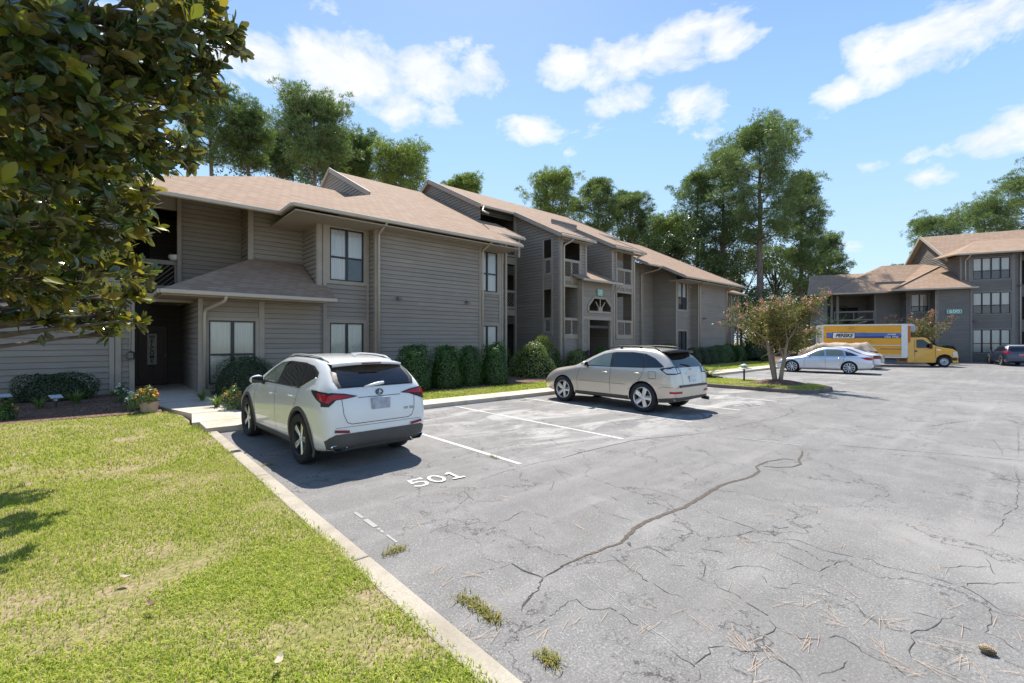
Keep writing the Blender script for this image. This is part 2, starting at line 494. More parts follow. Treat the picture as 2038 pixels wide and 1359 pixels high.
def digit_strokes(ch):
    # slab digits in a 0..0.62 x 0..1 cell
    if ch == '5': return [[(0.60, 0.98), (0.10, 0.98), (0.07, 0.55), (0.34, 0.62), (0.56, 0.5), (0.58, 0.26), (0.44, 0.05), (0.18, 0.02), (0.02, 0.14)], [(0.60, 1.05), (0.60, 0.86)]]
    if ch == '0': return [[(0.31 + 0.27 * math.cos(t / 16 * 6.2832), 0.5 + 0.47 * math.sin(t / 16 * 6.2832)) for t in range(17)]]
    if ch == '1': return [[(0.12, 0.80), (0.32, 0.97), (0.32, 0.02)], [(0.08, 0.03), (0.56, 0.03)]]
    if ch == '4': return [[(0.44, 0.0), (0.44, 1.0), (0.03, 0.33), (0.62, 0.33)]]
    return []
def painted_number(name, s, px0, px1, hgt, mat, wd=0.023):
    """number painted flat on the lot, read by a driver facing the building"""
    a = at(*px0, Z=0); b = at(*px1, Z=0); d = (b - a); L = d.length; d.normalize(); up = Vector((-d.y, d.x, 0))
    cw = L / len(s); mb = MB()
    for i, ch in enumerate(s):
        for st in digit_strokes(ch):
            pts = [a + d * (i * cw + p[0] * cw * 1.25) + up * (p[1] * hgt) for p in st]
            for p, q in zip(pts, pts[1:]):
                dd = (q - p).normalized(); sd = Vector((-dd.y, dd.x, 0)) * wd
                e = dd * wd * 0.6
                zz = Vector((0, 0, 0.0045 + 0.0003 * len(mb.f)))
                mb.face([p - e - sd + zz, q + e - sd + zz, q + e + sd + zz, p - e + sd + zz])
    return struct(name, mb, mat)
painted_number('painted_number', '501', (829, 970), (934, 948), 0.30, M_PAINT)
painted_number('painted_number', '504', (1392, 832), (1428, 826.5), 0.30, M_FADED, 0.034)
painted_number('painted_number', '505', (1480, 810), (1516, 806), 0.30, M_FADED, 0.034)

# ------------------------------------------------------------------ cracks
Z3 = lambda p: (700 + p[0] / 2.91, 800 + p[1] / 2.91)
Z4 = lambda p: (1338 + p[0] / 2.67, 850 + p[1] / 2.67)
CR3 = [[(420,775),(480,740),(555,715),(555,680)],[(555,715),(660,708),(760,700),(905,685),(940,660),(985,635),(1060,645),(1110,660),(1165,675),(1195,675)],
 [(595,625),(640,580),(680,553),(655,515),(655,490)],[(680,553),(720,575),(840,580)],[(1160,365),(1190,395),(1250,460)],[(1190,395),(1305,440)],[(1150,515),(1160,490),(1175,455)],
 [(1370,592),(1410,605),(1435,640),(1520,655),(1600,680),(1655,710)],[(1760,705),(1800,725),(1860,738),(1970,765)],[(1590,485),(1640,498),(1740,508),(1870,545),(1960,580)],
 [(650,1025),(700,1005),(800,972),(860,965),(920,935),(980,965),(1030,990),(1110,1015)],[(1110,1015),(1085,1050),(1080,1085),(1030,1130),(1000,1160),(980,1210)],
 [(1480,880),(1530,905),(1580,945),(1620,970),(1670,1000),(1680,1025),(1740,1050),(1790,1085),(1850,1110),(1920,1130)],
 [(950,1340),(1010,1310),(1080,1280),(1150,1240),(1195,1210),(1200,1190),(1260,1160),(1310,1140),(1315,1160),(1350,1190),(1420,1205),(1500,1195),(1560,1225),(1620,1280),(1700,1310),(1760,1350)],
 [(1690,835),(1760,860),(1850,905)],[(1850,940),(1890,950),(1945,955)],[(1030,715),(1040,745),(1125,795)],[(200,570),(260,560),(330,540)],[(1690,490),(1710,460)],[(1490,540),(1550,580)],
 [(640,465),(720,460),(880,405),(990,375),(1080,350),(1220,325)],[(1900,195),(2037,180)]]
CR4 = [[(125,420),(250,480),(380,520),(450,550),(520,560),(590,595),(670,605),(760,640),(860,670),(960,688),(1060,705),(1130,745),(1230,760),(1340,785),(1430,815),(1540,850),(1610,880),(1660,910),(1710,960),(1790,985),(1869,1010)],
 [(1540,850),(1580,835),(1740,830),(1869,830)],[(215,810),(245,850),(330,890),(430,960),(500,1000),(550,1060),(500,1110),(460,1140)],
 [(550,1060),(630,1095),(680,1130),(780,1125),(870,1105),(940,1140),(990,1170),(1040,1215),(1140,1250),(1220,1300),(1290,1350)],
 [(720,835),(800,860),(880,900),(960,930),(1010,980),(1010,1005),(1090,1040),(1180,1080),(1260,1095),(1350,1080),(1410,1030),(1500,1000)],[(1260,1095),(1275,1140),(1255,1220)],
 [(470,790),(500,830),(540,855),(640,865)],[(280,760),(340,740),(420,738),(470,740),(540,770)],[(0,1190),(60,1230),(120,1270),(150,1310),(120,1355)],[(120,1270),(180,1220),(200,1180),(275,1165)],
 [(295,1170),(370,1190),(480,1195),(550,1230),(600,1260),(660,1290),(690,1350)],[(1820,210),(1840,290),(1830,430),(1770,470),(1750,530),(1670,580)],[(1650,680),(1690,720),(1720,790)],
 [(1690,960),(1690,1040),(1670,1100)],[(1490,1045),(1600,1080),(1720,1110),(1780,1150),(1850,1200)],[(520,565),(540,545),(630,530)],[(440,550),(380,565),(350,585)],[(620,490),(690,475)],[(760,430),(775,465)],
 [(790,770),(850,730),(910,710)],[(540,660),(640,710),(720,750),(790,770),(790,800)],[(1700,60),(1740,110),(1760,150)],[(1840,0),(1840,160)],[(140,650),(200,655),(290,672)],[(160,700),(175,750),(160,795)],
 [(1410,40),(1440,10),(1500,0)],[(770,1320),(850,1310),(900,1270),(940,1250)],[(870,1325),(920,1355)],[(1270,980),(1410,1020)],[(660,780),(680,830),(620,840)],[(1430,750),(1500,742),(1690,742)]]
def crack(mb, pts, w, jit, z=0.003, taper=True):
    fine = []
    for p, q in zip(pts, pts[1:]):
        L = (q - p).length; k = max(2, int(L / 0.05))
        for i in range(k): fine.append(p.lerp(q, i / k))
    fine.append(pts[-1]); n = len(fine)
    prev = None
    for i, p in enumerate(fine):
        d = (fine[min(i + 1, n - 1)] - fine[max(i - 1, 0)])
        if d.length < 1e-6: continue
        d.normalize(); s = Vector((-d.y, d.x, 0))
        e = min(i, n - 1 - i) / max(1, n * 0.2) if taper else 1
        ww = w * (0.45 + 0.9 * rnd.random()) * min(1, 0.25 + e)
        c = p + s * rnd.uniform(-jit, jit) + d * rnd.uniform(-jit, jit) * 0.5
        cur = (c - s * ww + Vector((0, 0, z)), c + s * ww + Vector((0, 0, z)))
        if prev and rnd.random() > 0.10: mb.face([prev[0], cur[0], cur[1], prev[1]])
        prev = cur
g = MB()
for L in CR3: crack(g, [at(*Z3(p), Z=0) for p in L], 0.0024, 0.012)
for L in CR4: crack(g, [at(*Z4(p), Z=0) for p in L], 0.0026, 0.013)
crack(g, [at(1641, 884, Z=0), at(1840, 900, Z=0), at(2038, 917, Z=0), at(2200, 930, Z=0)], 0.006, 0.012, taper=False)
crack(g, [at(1400, 862, Z=0), at(1480, 845, Z=0), at(1545, 832, Z=0), at(1580, 820, Z=0), at(1570, 808, Z=0)], 0.006, 0.03)
for p, q in (((1690, 742), (1760, 735)), ((1650, 765), (1720, 758)), ((1830, 742), (1905, 760)), ((1925, 737), (1945, 742)), ((1840, 850), (1950, 835)), ((1950, 790), (2030, 800)), ((1980, 830), (2038, 845)), ((1640, 850), (1720, 862)), ((1700, 800), (1790, 805))):
    crack(g, [at(*p, Z=0), at((p[0] + q[0]) / 2, (p[1] + q[1]) / 2 + rnd.uniform(-3, 3), Z=0), at(*q, Z=0)], 0.008, 0.03)
# more of the same pattern beyond the frame and in the far lot
for i in range(26):
    x, y = rnd.uniform(8, 40), rnd.uniform(-9, 4); a = rnd.uniform(0, 6.28); pts = [Vector((x, y, 0))]
    for j in range(rnd.randint(4, 9)):
        a += rnd.uniform(-0.7, 0.7); pts.append(pts[-1] + Vector((math.cos(a), math.sin(a), 0)) * rnd.uniform(0.3, 0.7))
    crack(g, pts, 0.0035, 0.02, 0.0027)
for L in (CR3[10][4:], CR3[11], [(1230, 950), (1170, 985), (1110, 1015)]): crack(g, [at(*Z3(p), Z=0) for p in L], 0.0065, 0.012, 0.0033)
struct('lot_cracks', g, M_CRACK)
g = MB()
BIG = [(1115,1128),(1150,1113),(1195,1095),(1235,1080),(1245,1070),(1262,1050),(1300,1032),(1360,1010),(1395,990),(1430,968),(1455,960),(1490,950),(1512,938),(1505,928),(1518,922)]
def wide(mb, pts, ws):
    """opened-up crack: ragged ribbon of debris"""
    acc = []
    for (p, q, a, b) in zip(pts, pts[1:], ws, ws[1:]):
        L = (q - p).length; k = max(2, int(L / 0.035))
        for i in range(k): acc.append((p.lerp(q, i / k), a + (b - a) * i / k))
    acc.append((pts[-1], ws[-1]))
    prev = None; off = 0
    for i, (p, w) in enumerate(acc):
        d = (acc[min(i + 1, len(acc) - 1)][0] - acc[max(i - 1, 0)][0]).normalized(); s = Vector((-d.y, d.x, 0))
        off = off * 0.8 + rnd.uniform(-0.006, 0.006)
        l = w * rnd.uniform(0.75, 1.2); r_ = w * rnd.uniform(0.75, 1.2); z = Vector((0, 0, 0.0036))
        cur = (p + s * (off - l) + z, p + s * (off + r_) + z)
        if prev: mb.face([prev[0], cur[0], cur[1], prev[1]])
        prev = cur
wide(g, [at(*p, Z=0) for p in BIG], [0.005, 0.010, 0.013, 0.012, 0.022, 0.024, 0.022, 0.022, 0.024, 0.024, 0.02, 0.022, 0.02, 0.015, 0.02])
wide(g, [at(*p, Z=0) for p in [(1518, 922), (1530, 918), (1560, 913), (1582, 915)]], [0.02, 0.014, 0.012, 0.006])
wide(g, [at(*p, Z=0) for p in [(1520, 928), (1545, 930), (1575, 929), (1595, 924), (1590, 914), (1596, 905), (1597, 897)]], [0.012, 0.012, 0.012, 0.018, 0.018, 0.018, 0.010])
wide(g, [at(*p, Z=0) for p in [(1119,912),(1150,902),(1209,888),(1253,878),(1284,873),(1353,867),(1400,862)]], [0.004, 0.009, 0.009, 0.009, 0.009, 0.008, 0.005])
wide(g, [at(*p, Z=0) for p in [(1250, 1080), (1256, 1088)]], [0.02, 0.004])
struct('lot_open_crack', g, M_CRACKB)
g = MB()
crack(g, [at(1147, 1130, Z=0), at(1225, 1193, Z=0), at(1305, 1257, Z=0), at(1400, 1330, Z=0)], 0.0028, 0.006, 0.0025)
struct('lot_seam', g, M_FADED)

# ------------------------------------------------------------------ blades of grass (stuff)
def blades(name, pts, length, width, seed, lean=0.8, mat=None):
    """pts: (n, 3) roots; one mesh of bent triangles"""
    r = np.random.default_rng(seed); n = len(pts)
    ang = r.uniform(0, 2 * np.pi, n); ln = length * r.uniform(0.5, 1.35, n); wd = width * r.uniform(0.6, 1.3, n)
    le = lean * r.uniform(0.2, 1.2, n)
    d = np.stack([np.cos(ang), np.sin(ang), np.zeros(n)], 1); s = np.stack([-np.sin(ang), np.cos(ang), np.zeros(n)], 1)
    up = np.array([0, 0, 1.0])
    h1 = (ln * 0.55)[:, None]; h2 = ln[:, None]
    a = pts - s * wd[:, None] * 0.5; b = pts + s * wd[:, None] * 0.5
    c = pts + d * (h1 * 0.35 * le[:, None]) + up * h1 * 0.9
    m1 = c - s * wd[:, None] * 0.42; m2 = c + s * wd[:, None] * 0.42
    t = pts + d * (h2 * 0.95 * le[:, None]) + up * h2 * (1.05 - 0.45 * np.clip(le, 0, 1.3))[:, None]
    V = np.stack([a, b, m2, m1, t], 1).reshape(-1, 3)
    base = np.arange(n) * 5
    quads = np.stack([base, base + 1, base + 2, base + 3], 1); tris = np.stack([base + 3, base + 2, base + 4], 1)
    me = bpy.data.meshes.new(name)
    me.vertices.add(len(V)); me.vertices.foreach_set('co', V.astype(np.float32).ravel())
    loops = np.concatenate([quads.ravel(), tris.ravel()]).astype(np.int32)
    starts = np.concatenate([np.arange(n) * 4, n * 4 + np.arange(n) * 3]).astype(np.int32)
    me.loops.add(len(loops)); me.loops.foreach_set('vertex_index', loops)
    me.polygons.add(2 * n); me.polygons.foreach_set('loop_start', starts)
    me.update(calc_edges=True); me.materials.append(mat or M_GRASS)
    o = link_mesh(name, me); o['kind'] = 'stuff'
    return o
def noise2(x, y, s):
    return (np.sin(x * s + 1.7 * np.sin(y * s * 0.8 + 0.5)) + np.sin(y * s * 1.3 + 1.9 * np.sin(x * s * 0.6 + 2.1)) + np.sin((x + y) * s * 0.7 + 1.1)) / 3
def lawn_hn(x, y):
    t = np.clip((y - 10.5) / 6.0, 0, 1)
    return 0.045 + 0.2 * t * t * (3 - 2 * t) - 0.008 + 0.012 * np.sin(x * 2.1 + 1.3 * np.sin(y * 1.1)) * np.cos(y * 1.7)
LP = []
for (n, x0, x1, y0, y1, keep) in ((270000, -4.2, 1.49, 0.6, 4.2, 1), (170000, -7, 1.49, 4.2, 8.0, 1), (80000, -9, 1.47, 8.0, 13.3, 1)):
    x = nrng.uniform(x0, x1, n); y = nrng.uniform(y0, y1, n)
    bare = noise2(x, y, 2.3) + 0.7 * noise2(x + 3, y - 5, 6.1) + 0.35 * nrng.normal(size=n)
    fwd = x * FW[0] + y * FW[1]; rt = x * RT[0] + y * RT[1]
    ok = (bare < 0.66) & (fwd > 0.8) & (np.abs(rt / np.maximum(fwd, 0.1)) < 1.3)
    ok &= ~((y > 11.2) & (x > 1.28 - np.clip((y - 12.4), 0, 1) * 0.3)) & ~((y > 10.38) & (x > 1.40)) & ~((x > 1.44) & (nrng.uniform(0, 1, n) < 0.6))
    LP.append(np.stack([x[ok], y[ok], lawn_hn(x[ok], y[ok])], 1))
blades('lawn_grass', LP[0], 0.034, 0.0055, 1, 1.15)
blades('lawn_grass', LP[1], 0.036, 0.0062, 2)
blades('lawn_grass', LP[2], 0.05, 0.011, 3)
def verge(name, n, x0, x1, y0, y1, hf, ln, wd, seed):
    x = nrng.uniform(x0, x1, n); y = nrng.uniform(y0, y1, n)
    return blades(name, np.stack([x, y, hf(x, y)], 1), ln, wd, seed)
verge('verge_grass', 26000, 2.8, 17.2, 11.24, 12.42, lambda x, y: 0.095 + 0.06 * (y - 11.27), 0.065, 0.016, 4)
verge('far_verge_grass', 16000, 17.3, 36, 11.5, 13.4, lambda x, y: 0.095 + 0.045 * (y - 11.3), 0.08, 0.024, 5)
xx = nrng.uniform(17.42, 20.15, 24000); yy = nrng.uniform(4.72, 10.36, 24000)
ok = np.ones(len(xx), bool)
for i in range(len(xx)):
    dx, dy = xx[i] - 18.8, yy[i] - 5.95
    if yy[i] < 5.95 and (dx / 1.42) ** 2 + (dy / 1.28) ** 2 > 1: ok[i] = False
    if (xx[i] - CR[0]) ** 2 + (yy[i] - CR[1]) ** 2 < 0.78: ok[i] = False
blades('island_grass', np.stack([xx[ok], yy[ok], np.full(ok.sum(), 0.11) + 0.04 * np.clip(1 - np.hypot(xx[ok] - 18.8, (yy[ok] - 7.6) / 2) / 1.5, 0, 1)], 1), 0.06, 0.016, 6)
# ------------------------------------------------------------------ building materials
def m_siding(name, c0, c1):
    m, nt, b = mat_new(name)
    v = coords(nt, (0.6, 0.6, 9)); a = noise(nt, v, 1.2, 6, 0.6)
    f = noise(nt, coords(nt, (3, 3, 60)), 3, 4, 0.7)
    big = noise(nt, coords(nt), 0.5, 4, 0.6)
    c = mix(nt, ramp(nt, a, [(0.3, 0), (0.72, 1)]), c0, c1)
    c = mix(nt, mth(nt, 'MULTIPLY', f, 0.22), c, tuple(x * 0.7 for x in c0))
    c = mix(nt, ramp(nt, big, [(0.45, 0), (0.7, 0.35)]), c, tuple(x * 1.12 for x in c1))
    ge = nt.nodes.new('ShaderNodeNewGeometry'); c = mix(nt, ramp(nt, ge.outputs['Random Per Island'], [(0.0, 0.0), (1.0, 0.30)]), c, tuple(x * 0.72 for x in c0))
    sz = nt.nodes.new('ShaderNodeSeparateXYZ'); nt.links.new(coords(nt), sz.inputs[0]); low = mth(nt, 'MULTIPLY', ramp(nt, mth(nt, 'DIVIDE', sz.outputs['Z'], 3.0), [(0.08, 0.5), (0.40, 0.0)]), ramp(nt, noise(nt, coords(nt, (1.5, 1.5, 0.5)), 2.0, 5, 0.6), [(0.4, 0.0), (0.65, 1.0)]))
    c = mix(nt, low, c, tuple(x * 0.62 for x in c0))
    spot = noise(nt, coords(nt, (1, 1, 1.6)), 2.6, 3, 0.5)
    c = mix(nt, ramp(nt, spot, [(0.70, 0), (0.74, 0.3)]), c, tuple(x * 1.3 for x in c1))
    nt.links.new(c, b.inputs['Base Color']); b.inputs['Roughness'].default_value = 0.72
    b.inputs['Specular IOR Level'].default_value = 0.25
    bump(nt, b, f, 0.15, 0.004)
    return m
M_SIDE = m_siding('taupe_siding', (0.275, 0.240, 0.204), (0.355, 0.313, 0.270))
M_SIDE6 = m_siding('grey_siding', (0.190, 0.173, 0.160), (0.245, 0.225, 0.208))
M_SIDEIN = m_siding('shade_painted_siding', (0.075, 0.066, 0.057), (0.105, 0.092, 0.080))  # same siding with the shade of the recesses put into its colour
M_SOFFIN = simple('shade_painted_boards', (0.07, 0.06, 0.05), 0.8)  # balcony floor boards, colour darkened to stand in for recess shade
M_TRIM = simple('taupe_trim', (0.345, 0.296, 0.245), 0.65, vary=0.08, scale=3)
M_TRIM6 = simple('grey_trim', (0.225, 0.205, 0.19), 0.65, vary=0.08, scale=3)
M_GUT = simple('tan_gutter', (0.47, 0.405, 0.325), 0.45, vary=0.06, scale=2)
M_SOFF = simple('soffit', (0.34, 0.29, 0.24), 0.8, vary=0.06)
def m_shingle():
    m, nt, b = mat_new('shingles')
    tc = nt.nodes.new('ShaderNodeTexCoord'); sp = nt.nodes.new('ShaderNodeSeparateXYZ'); nt.links.new(tc.outputs['Object'], sp.inputs[0])
    cb = nt.nodes.new('ShaderNodeCombineXYZ')
    nt.links.new(mth(nt, 'ADD', sp.outputs['X'], sp.outputs['Y']), cb.inputs['X']); nt.links.new(mth(nt, 'MULTIPLY', sp.outputs['Z'], 2.24), cb.inputs['Y'])
    br = nt.nodes.new('ShaderNodeTexBrick'); nt.links.new(cb.outputs[0], br.inputs['Vector'])
    br.inputs['Scale'].default_value = 1.0; br.inputs['Brick Width'].default_value = 0.34; br.inputs['Row Height'].default_value = 0.145
    br.inputs['Mortar Size'].default_value = 0.013; br.inputs['Mortar Smooth'].default_value = 0.3; br.inputs['Bias'].default_value = 0.0
    br.inputs['Color1'].default_value = (0.275, 0.178, 0.122, 1); br.inputs['Color2'].default_value = (0.41, 0.298, 0.215, 1); br.inputs['Mortar'].default_value = (0.15, 0.10, 0.08, 1)
    v = coords(nt); f = noise(nt, v, 70, 3, 0.7); a = noise(nt, v, 0.6, 5, 0.6)
    c = mix(nt, ramp(nt, f, [(0.3, 0), (0.7, 0.55)]), br.outputs['Color'], (0.345, 0.252, 0.182))
    c = mix(nt, ramp(nt, a, [(0.4, 0), (0.7, 0.4)]), c, (0.30, 0.205, 0.155))
    nt.links.new(c, b.inputs['Base Color']); b.inputs['Roughness'].default_value = 0.9; b.inputs['Specular IOR Level'].default_value = 0.15
    bump(nt, b, br.outputs['Fac'], -0.35, 0.01)
    return m
M_SHIN = m_shingle()
M_BRONZE = simple('bronze_frame', (0.022, 0.021, 0.022), 0.4, vary=0.1)
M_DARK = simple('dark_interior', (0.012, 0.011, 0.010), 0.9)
M_CURT = None
def m_curtain(name, col, sx, amp):
    m, nt, b = mat_new(name)
    v = coords(nt, (sx, sx, 0.15)); w = noise(nt, v, 3, 2, 0.5)
    nt.links.new(ramp(nt, w, [(0.3, tuple(c * (1 - amp) for c in col)), (0.7, col)]), b.inputs['Base Color'])
    b.inputs['Roughness'].default_value = 0.8
    tr = nt.nodes.new('ShaderNodeBsdfTranslucent'); tr.inputs['Color'].default_value = (*col, 1)
    return m
M_CURT = m_curtain('pale_curtain', (0.93, 0.935, 0.91), 6, 0.12)
M_BLIND = m_curtain('pale_blind', (0.90, 0.915, 0.83), 3, 0.08)
M_TANBL = m_curtain('tan_blind', (0.55, 0.45, 0.36), 6, 0.1)
M_SCREEN = simple('insect_screen', (0.075, 0.085, 0.10), 0.55, vary=0.15)
def m_pane():
    m, nt, b = mat_new('window_glass')
    out = nt.nodes['Material Output']; nt.nodes.remove(b)
    gl = nt.nodes.new('ShaderNodeBsdfGlossy'); gl.inputs['Roughness'].default_value = 0.015; gl.inputs['Color'].default_value = (0.95, 0.97, 1, 1)
    tp = nt.nodes.new('ShaderNodeBsdfTransparent'); tp.inputs['Color'].default_value = (0.995, 1.0, 0.995, 1)
    lw = nt.nodes.new('ShaderNodeFresnel'); lw.inputs['IOR'].default_value = 1.55
    f = mth(nt, 'MULTIPLY_ADD', lw.outputs[0], 1.0, 0.02)
    ms = nt.nodes.new('ShaderNodeMixShader'); nt.links.new(f, ms.inputs[0]); nt.links.new(tp.outputs[0], ms.inputs[1]); nt.links.new(gl.outputs[0], ms.inputs[2])
    nt.links.new(ms.outputs[0], out.inputs['Surface'])
    return m
M_PANE = m_pane()

BOARD = 0.163
GROOVE = 0.014
def wall(parent, p0, p1, z0, z1, openings=(), lim=None, mat=None, lip=0.022, name='wall', board=None, thick=0.0):
    """lap siding from p0 (left) to p1 (right) seen from outside; openings (s0, s1, z0, z1); lim(z) -> (s0, s1)"""
    p0 = Vector((p0[0], p0[1])); p1 = Vector((p1[0], p1[1])); L = (p1 - p0).length; d = (p1 - p0) / L; nrm = Vector((d.y, -d.x))
    bd = board or BOARD
    zs = [z0]; zz = z0
    while zz < z1 - 1e-6:
        zz = min(zz + bd, z1); zs.append(zz)
    rows = list(zip(zs, zs[1:]))
    mb = MB()
    P = lambda s, z, o: (p0.x + d.x * s + nrm.x * o, p0.y + d.y * s + nrm.y * o, z)
    for (ra, rb) in rows:
        cuts = sorted({ra, rb} | {q for o in openings for q in (o[2], o[3]) if ra + 1e-4 < q < rb - 1e-4})
        jl = lip * rnd.uniform(0.7, 1.25); rj = rnd.uniform(0.2, 3.6)
        off = lambda z: jl * (1 - (z - ra) / bd)
        for za, zb in zip(cuts, cuts[1:]):
            zm = (za + zb) / 2
            la = lim(za) if lim else (0, L); lb = lim(zb) if lim else (0, L)
            if lim and la[1] - la[0] < 0.01: continue
            ab = sorted((o[0], o[1]) for o in openings if o[2] < zm < o[3])
            g_ = GROOVE if za == ra else 0.0
            s0a, s1a = la; s0b, s1b = lb
            spans = []
            if not ab: spans = [(s0a, s1a, s0b, s1b)]
            else:
                cur = s0a
                for (a, b_) in ab + [(s1a, s1a)]:
                    if a > cur + 1e-3: spans.append((cur, a, cur, a))
                    cur = max(cur, b_)
            if not lim:
                sp2 = []
                for (a, b_, c, e) in spans:
                    j_ = a + rj
                    while j_ < b_ - 0.4:
                        if j_ > a + 0.4: sp2.append((a, j_, a, j_)); a = j_
                        j_ += 3.65
                    sp2.append((a, b_, a, e))
                spans = sp2
            for (a, b_, c, e) in spans:
                if g_:
                    # open gap under the board edge
                    mb.face([P(a, za, -0.03), P(b_, za, -0.03), P(b_, za + g_, -0.03), P(a, za + g_, -0.03)])
                    mb.face([P(a, za + g_, -0.03), P(b_, za + g_, -0.03), P(b_, za + g_, off(za)), P(a, za + g_, off(za))])
                    mb.face([P(a, za, -0.002), P(b_, za, -0.002), P(b_, za, -0.03), P(a, za, -0.03)])
                if zb - za > g_ + 1e-4: mb.face([P(a, za + g_, off(za)), P(b_, za + g_, off(za)), P(e, zb, off(zb)), P(c, zb, off(zb))])
    # solid backing sheet a little behind keeps light out
    return mb.build(name, mat or M_SIDE, parent)

def vtrim(parent, pts, z0, z1, w=0.11, t=0.04, mat=None, name='corner_trim'):
    mb = MB()
    for (x, y) in pts: mb.box(x - w / 2, x + w / 2, y - t, y + 0.03, z0, z1)
    return mb.build(name, mat or M_TRIM, parent)

def frame_trim(mb, P, s0, s1, z0, z1, w, o=0.03):
    for (a, b, c, d_) in ((s0 - w, s0, z0 - w, z1 + w), (s1, s1 + w, z0 - w, z1 + w), (s0, s1, z1, z1 + w), (s0, s1, z0 - w, z0)):
        q = [P(a, c, o), P(b, c, o), P(b, d_, o), P(a, d_, o)]; r_ = [P(a, c, -0.05), P(b, c, -0.05), P(b, d_, -0.05), P(a, d_, -0.05)]
        mb.face(q)
        for i in range(4):
            j = (i + 1) % 4; mb.face([q[i], r_[i], r_[j], q[j]])

def window(parent, p0, d, s0, s1, z0, z1, cols=2, split=None, curt=None, low=None, trim=0.1, tmat=None, scr=(), n_blind=True):
    """window part > frame, pane (each light), blind; trim boards round it belong to it"""
    p0 = Vector((p0[0], p0[1])); d = Vector((d[0], d[1])).normalized(); nrm = Vector((d.y, -d.x))
    P = lambda s, z, o: (p0.x + d.x * s + nrm.x * o, p0.y + d.y * s + nrm.y * o, z)
    mb = MB(); frame_trim(mb, P, s0, s1, z0, z1, trim, 0.035)
    w = mb.build('window', tmat or M_TRIM, parent)
    fb = MB(); fw = 0.045
    def bar2(a, b, c, e, o=0.022):
        q = [P(a, c, o), P(b, c, o), P(b, e, o), P(a, e, o)]; r_ = [P(a, c, -0.04), P(b, c, -0.04), P(b, e, -0.04), P(a, e, -0.04)]
        fb.face(q)
        for i in range(4):
            j = (i + 1) % 4; fb.face([q[i], r_[i], r_[j], q[j]])
    bar2(s0, s0 + fw, z0, z1); bar2(s1 - fw, s1, z0, z1); bar2(s0 + fw, s1 - fw, z1 - fw, z1); bar2(s0 + fw, s1 - fw, z0, z0 + fw)
    cw = (s1 - s0) / cols; mw = 0.045
    for c in range(1, cols): bar2(s0 + cw * c - mw, s0 + cw * c + mw, z0 + fw, z1 - fw, 0.020)
    cells = []
    for c in range(cols):
        a = s0 + fw if c == 0 else s0 + cw * c + mw; b = s1 - fw if c == cols - 1 else s0 + cw * (c + 1) - mw
        if split:
            zm = z0 + (z1 - z0) * split; bar2(a, b, zm - 0.03, zm + 0.03, 0.016)
            cells += [(a, b, z0 + fw, zm - 0.03, c, 0), (a, b, zm + 0.03, z1 - fw, c, 1)]
        else: cells.append((a, b, z0 + fw, z1 - fw, c, 1))
    fb.build('frame', M_BRONZE, w)
    pb = MB()
    for (a, b, c, e, ci, ri) in cells:
        tl = rnd.uniform(-0.004, 0.004)
        pb.face([P(a, c, -0.012 + tl), P(b, c, -0.012), P(b, e, -0.012 - tl), P(a, e, -0.012)])
    pb.build('pane', M_PANE, w)
    sb = MB()
    for (a, b, c, e, ci, ri) in cells:
        if (ci, ri) in scr: sb.face([P(a, c, -0.022), P(b, c, -0.022), P(b, e, -0.022), P(a, e, -0.022)])
    if sb.f: sb.build('insect_screen', M_SCREEN, w)
    # blind with shallow vertical folds
    cb = MB(); n = int((s1 - s0) / 0.035); zb = z0 if not low else z0 + (z1 - z0) * low
    prev = None
    for i in range(n + 1):
        s = s0 + (s1 - s0) * i / n; o = -0.05 - 0.010 * (i % 2) - 0.01 * math.sin(i * 0.7)
        if prev: cb.face([P(prev[0], zb, prev[1]), P(s, zb, o), P(s, z1, o), P(prev[0], z1, prev[1])])
        prev = (s, o)
    cb.build('blind', curt or M_CURT, w)
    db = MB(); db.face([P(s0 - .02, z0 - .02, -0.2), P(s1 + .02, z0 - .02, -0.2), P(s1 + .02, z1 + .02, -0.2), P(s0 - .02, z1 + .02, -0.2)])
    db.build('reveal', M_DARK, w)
    return w

def slats(mb, P, s0, s1, z0, z1, kind, step=0.165, w=0.042):
    """diagonal slats clipped to a rectangle; kind '/' or backslash"""
    W = s1 - s0; H = z1 - z0; k = -H + step * 0.5
    while k < W:
        a = max(0, k); b = min(W, k + H)
        if b - a > 0.03:
            za, zb = a - k, b - k
            pts = [(a, za), (b, zb)]
            if kind != '/': pts = [(W - a, za), (W - b, zb)]
            (x0, y0), (x1, y1) = pts
            mb.bar(P(s0 + x0, z0 + y0, -0.03), P(s0 + x1, z0 + y1, -0.03), 0.018, w, up=Vector(P(0, 0, 1)) - Vector(P(0, 0, 0)))
        k += step

def railing(parent, p0, p1, z0, z1, halves=('\\', '/'), mat=None, cap=0.14):
    p0 = Vector((p0[0], p0[1])); p1 = Vector((p1[0], p1[1])); L = (p1 - p0).length; d = (p1 - p0) / L; nrm = Vector((d.y, -d.x))
    P = lambda s, z, o: (p0.x + d.x * s + nrm.x * o, p0.y + d.y * s + nrm.y * o, z)
    mb = MB()
    up = (0, 0, 1)
    mb.bar(P(0, z1 - cap / 2, -0.02), P(L, z1 - cap / 2, -0.02), 0.09, cap, up); mb.bar(P(0, z0 + 0.06, -0.02), P(L, z0 + 0.06, -0.02), 0.08, 0.12, up)
    n = len(halves)
    for i in range(n + 1):
        s = L * i / n; s = min(max(s, 0.04), L - 0.04)
        mb.bar(P(s, z0 + 0.12, -0.02), P(s, z1 - cap, -0.02), 0.075, 0.075, (d.x, d.y, 0))
    for i, h in enumerate(halves):
        slats(mb, P, L * i / n + 0.05, L * (i + 1) / n - 0.05, z0 + 0.12, z1 - cap, h)
    return mb.build('railing', mat or M_TRIM, parent)

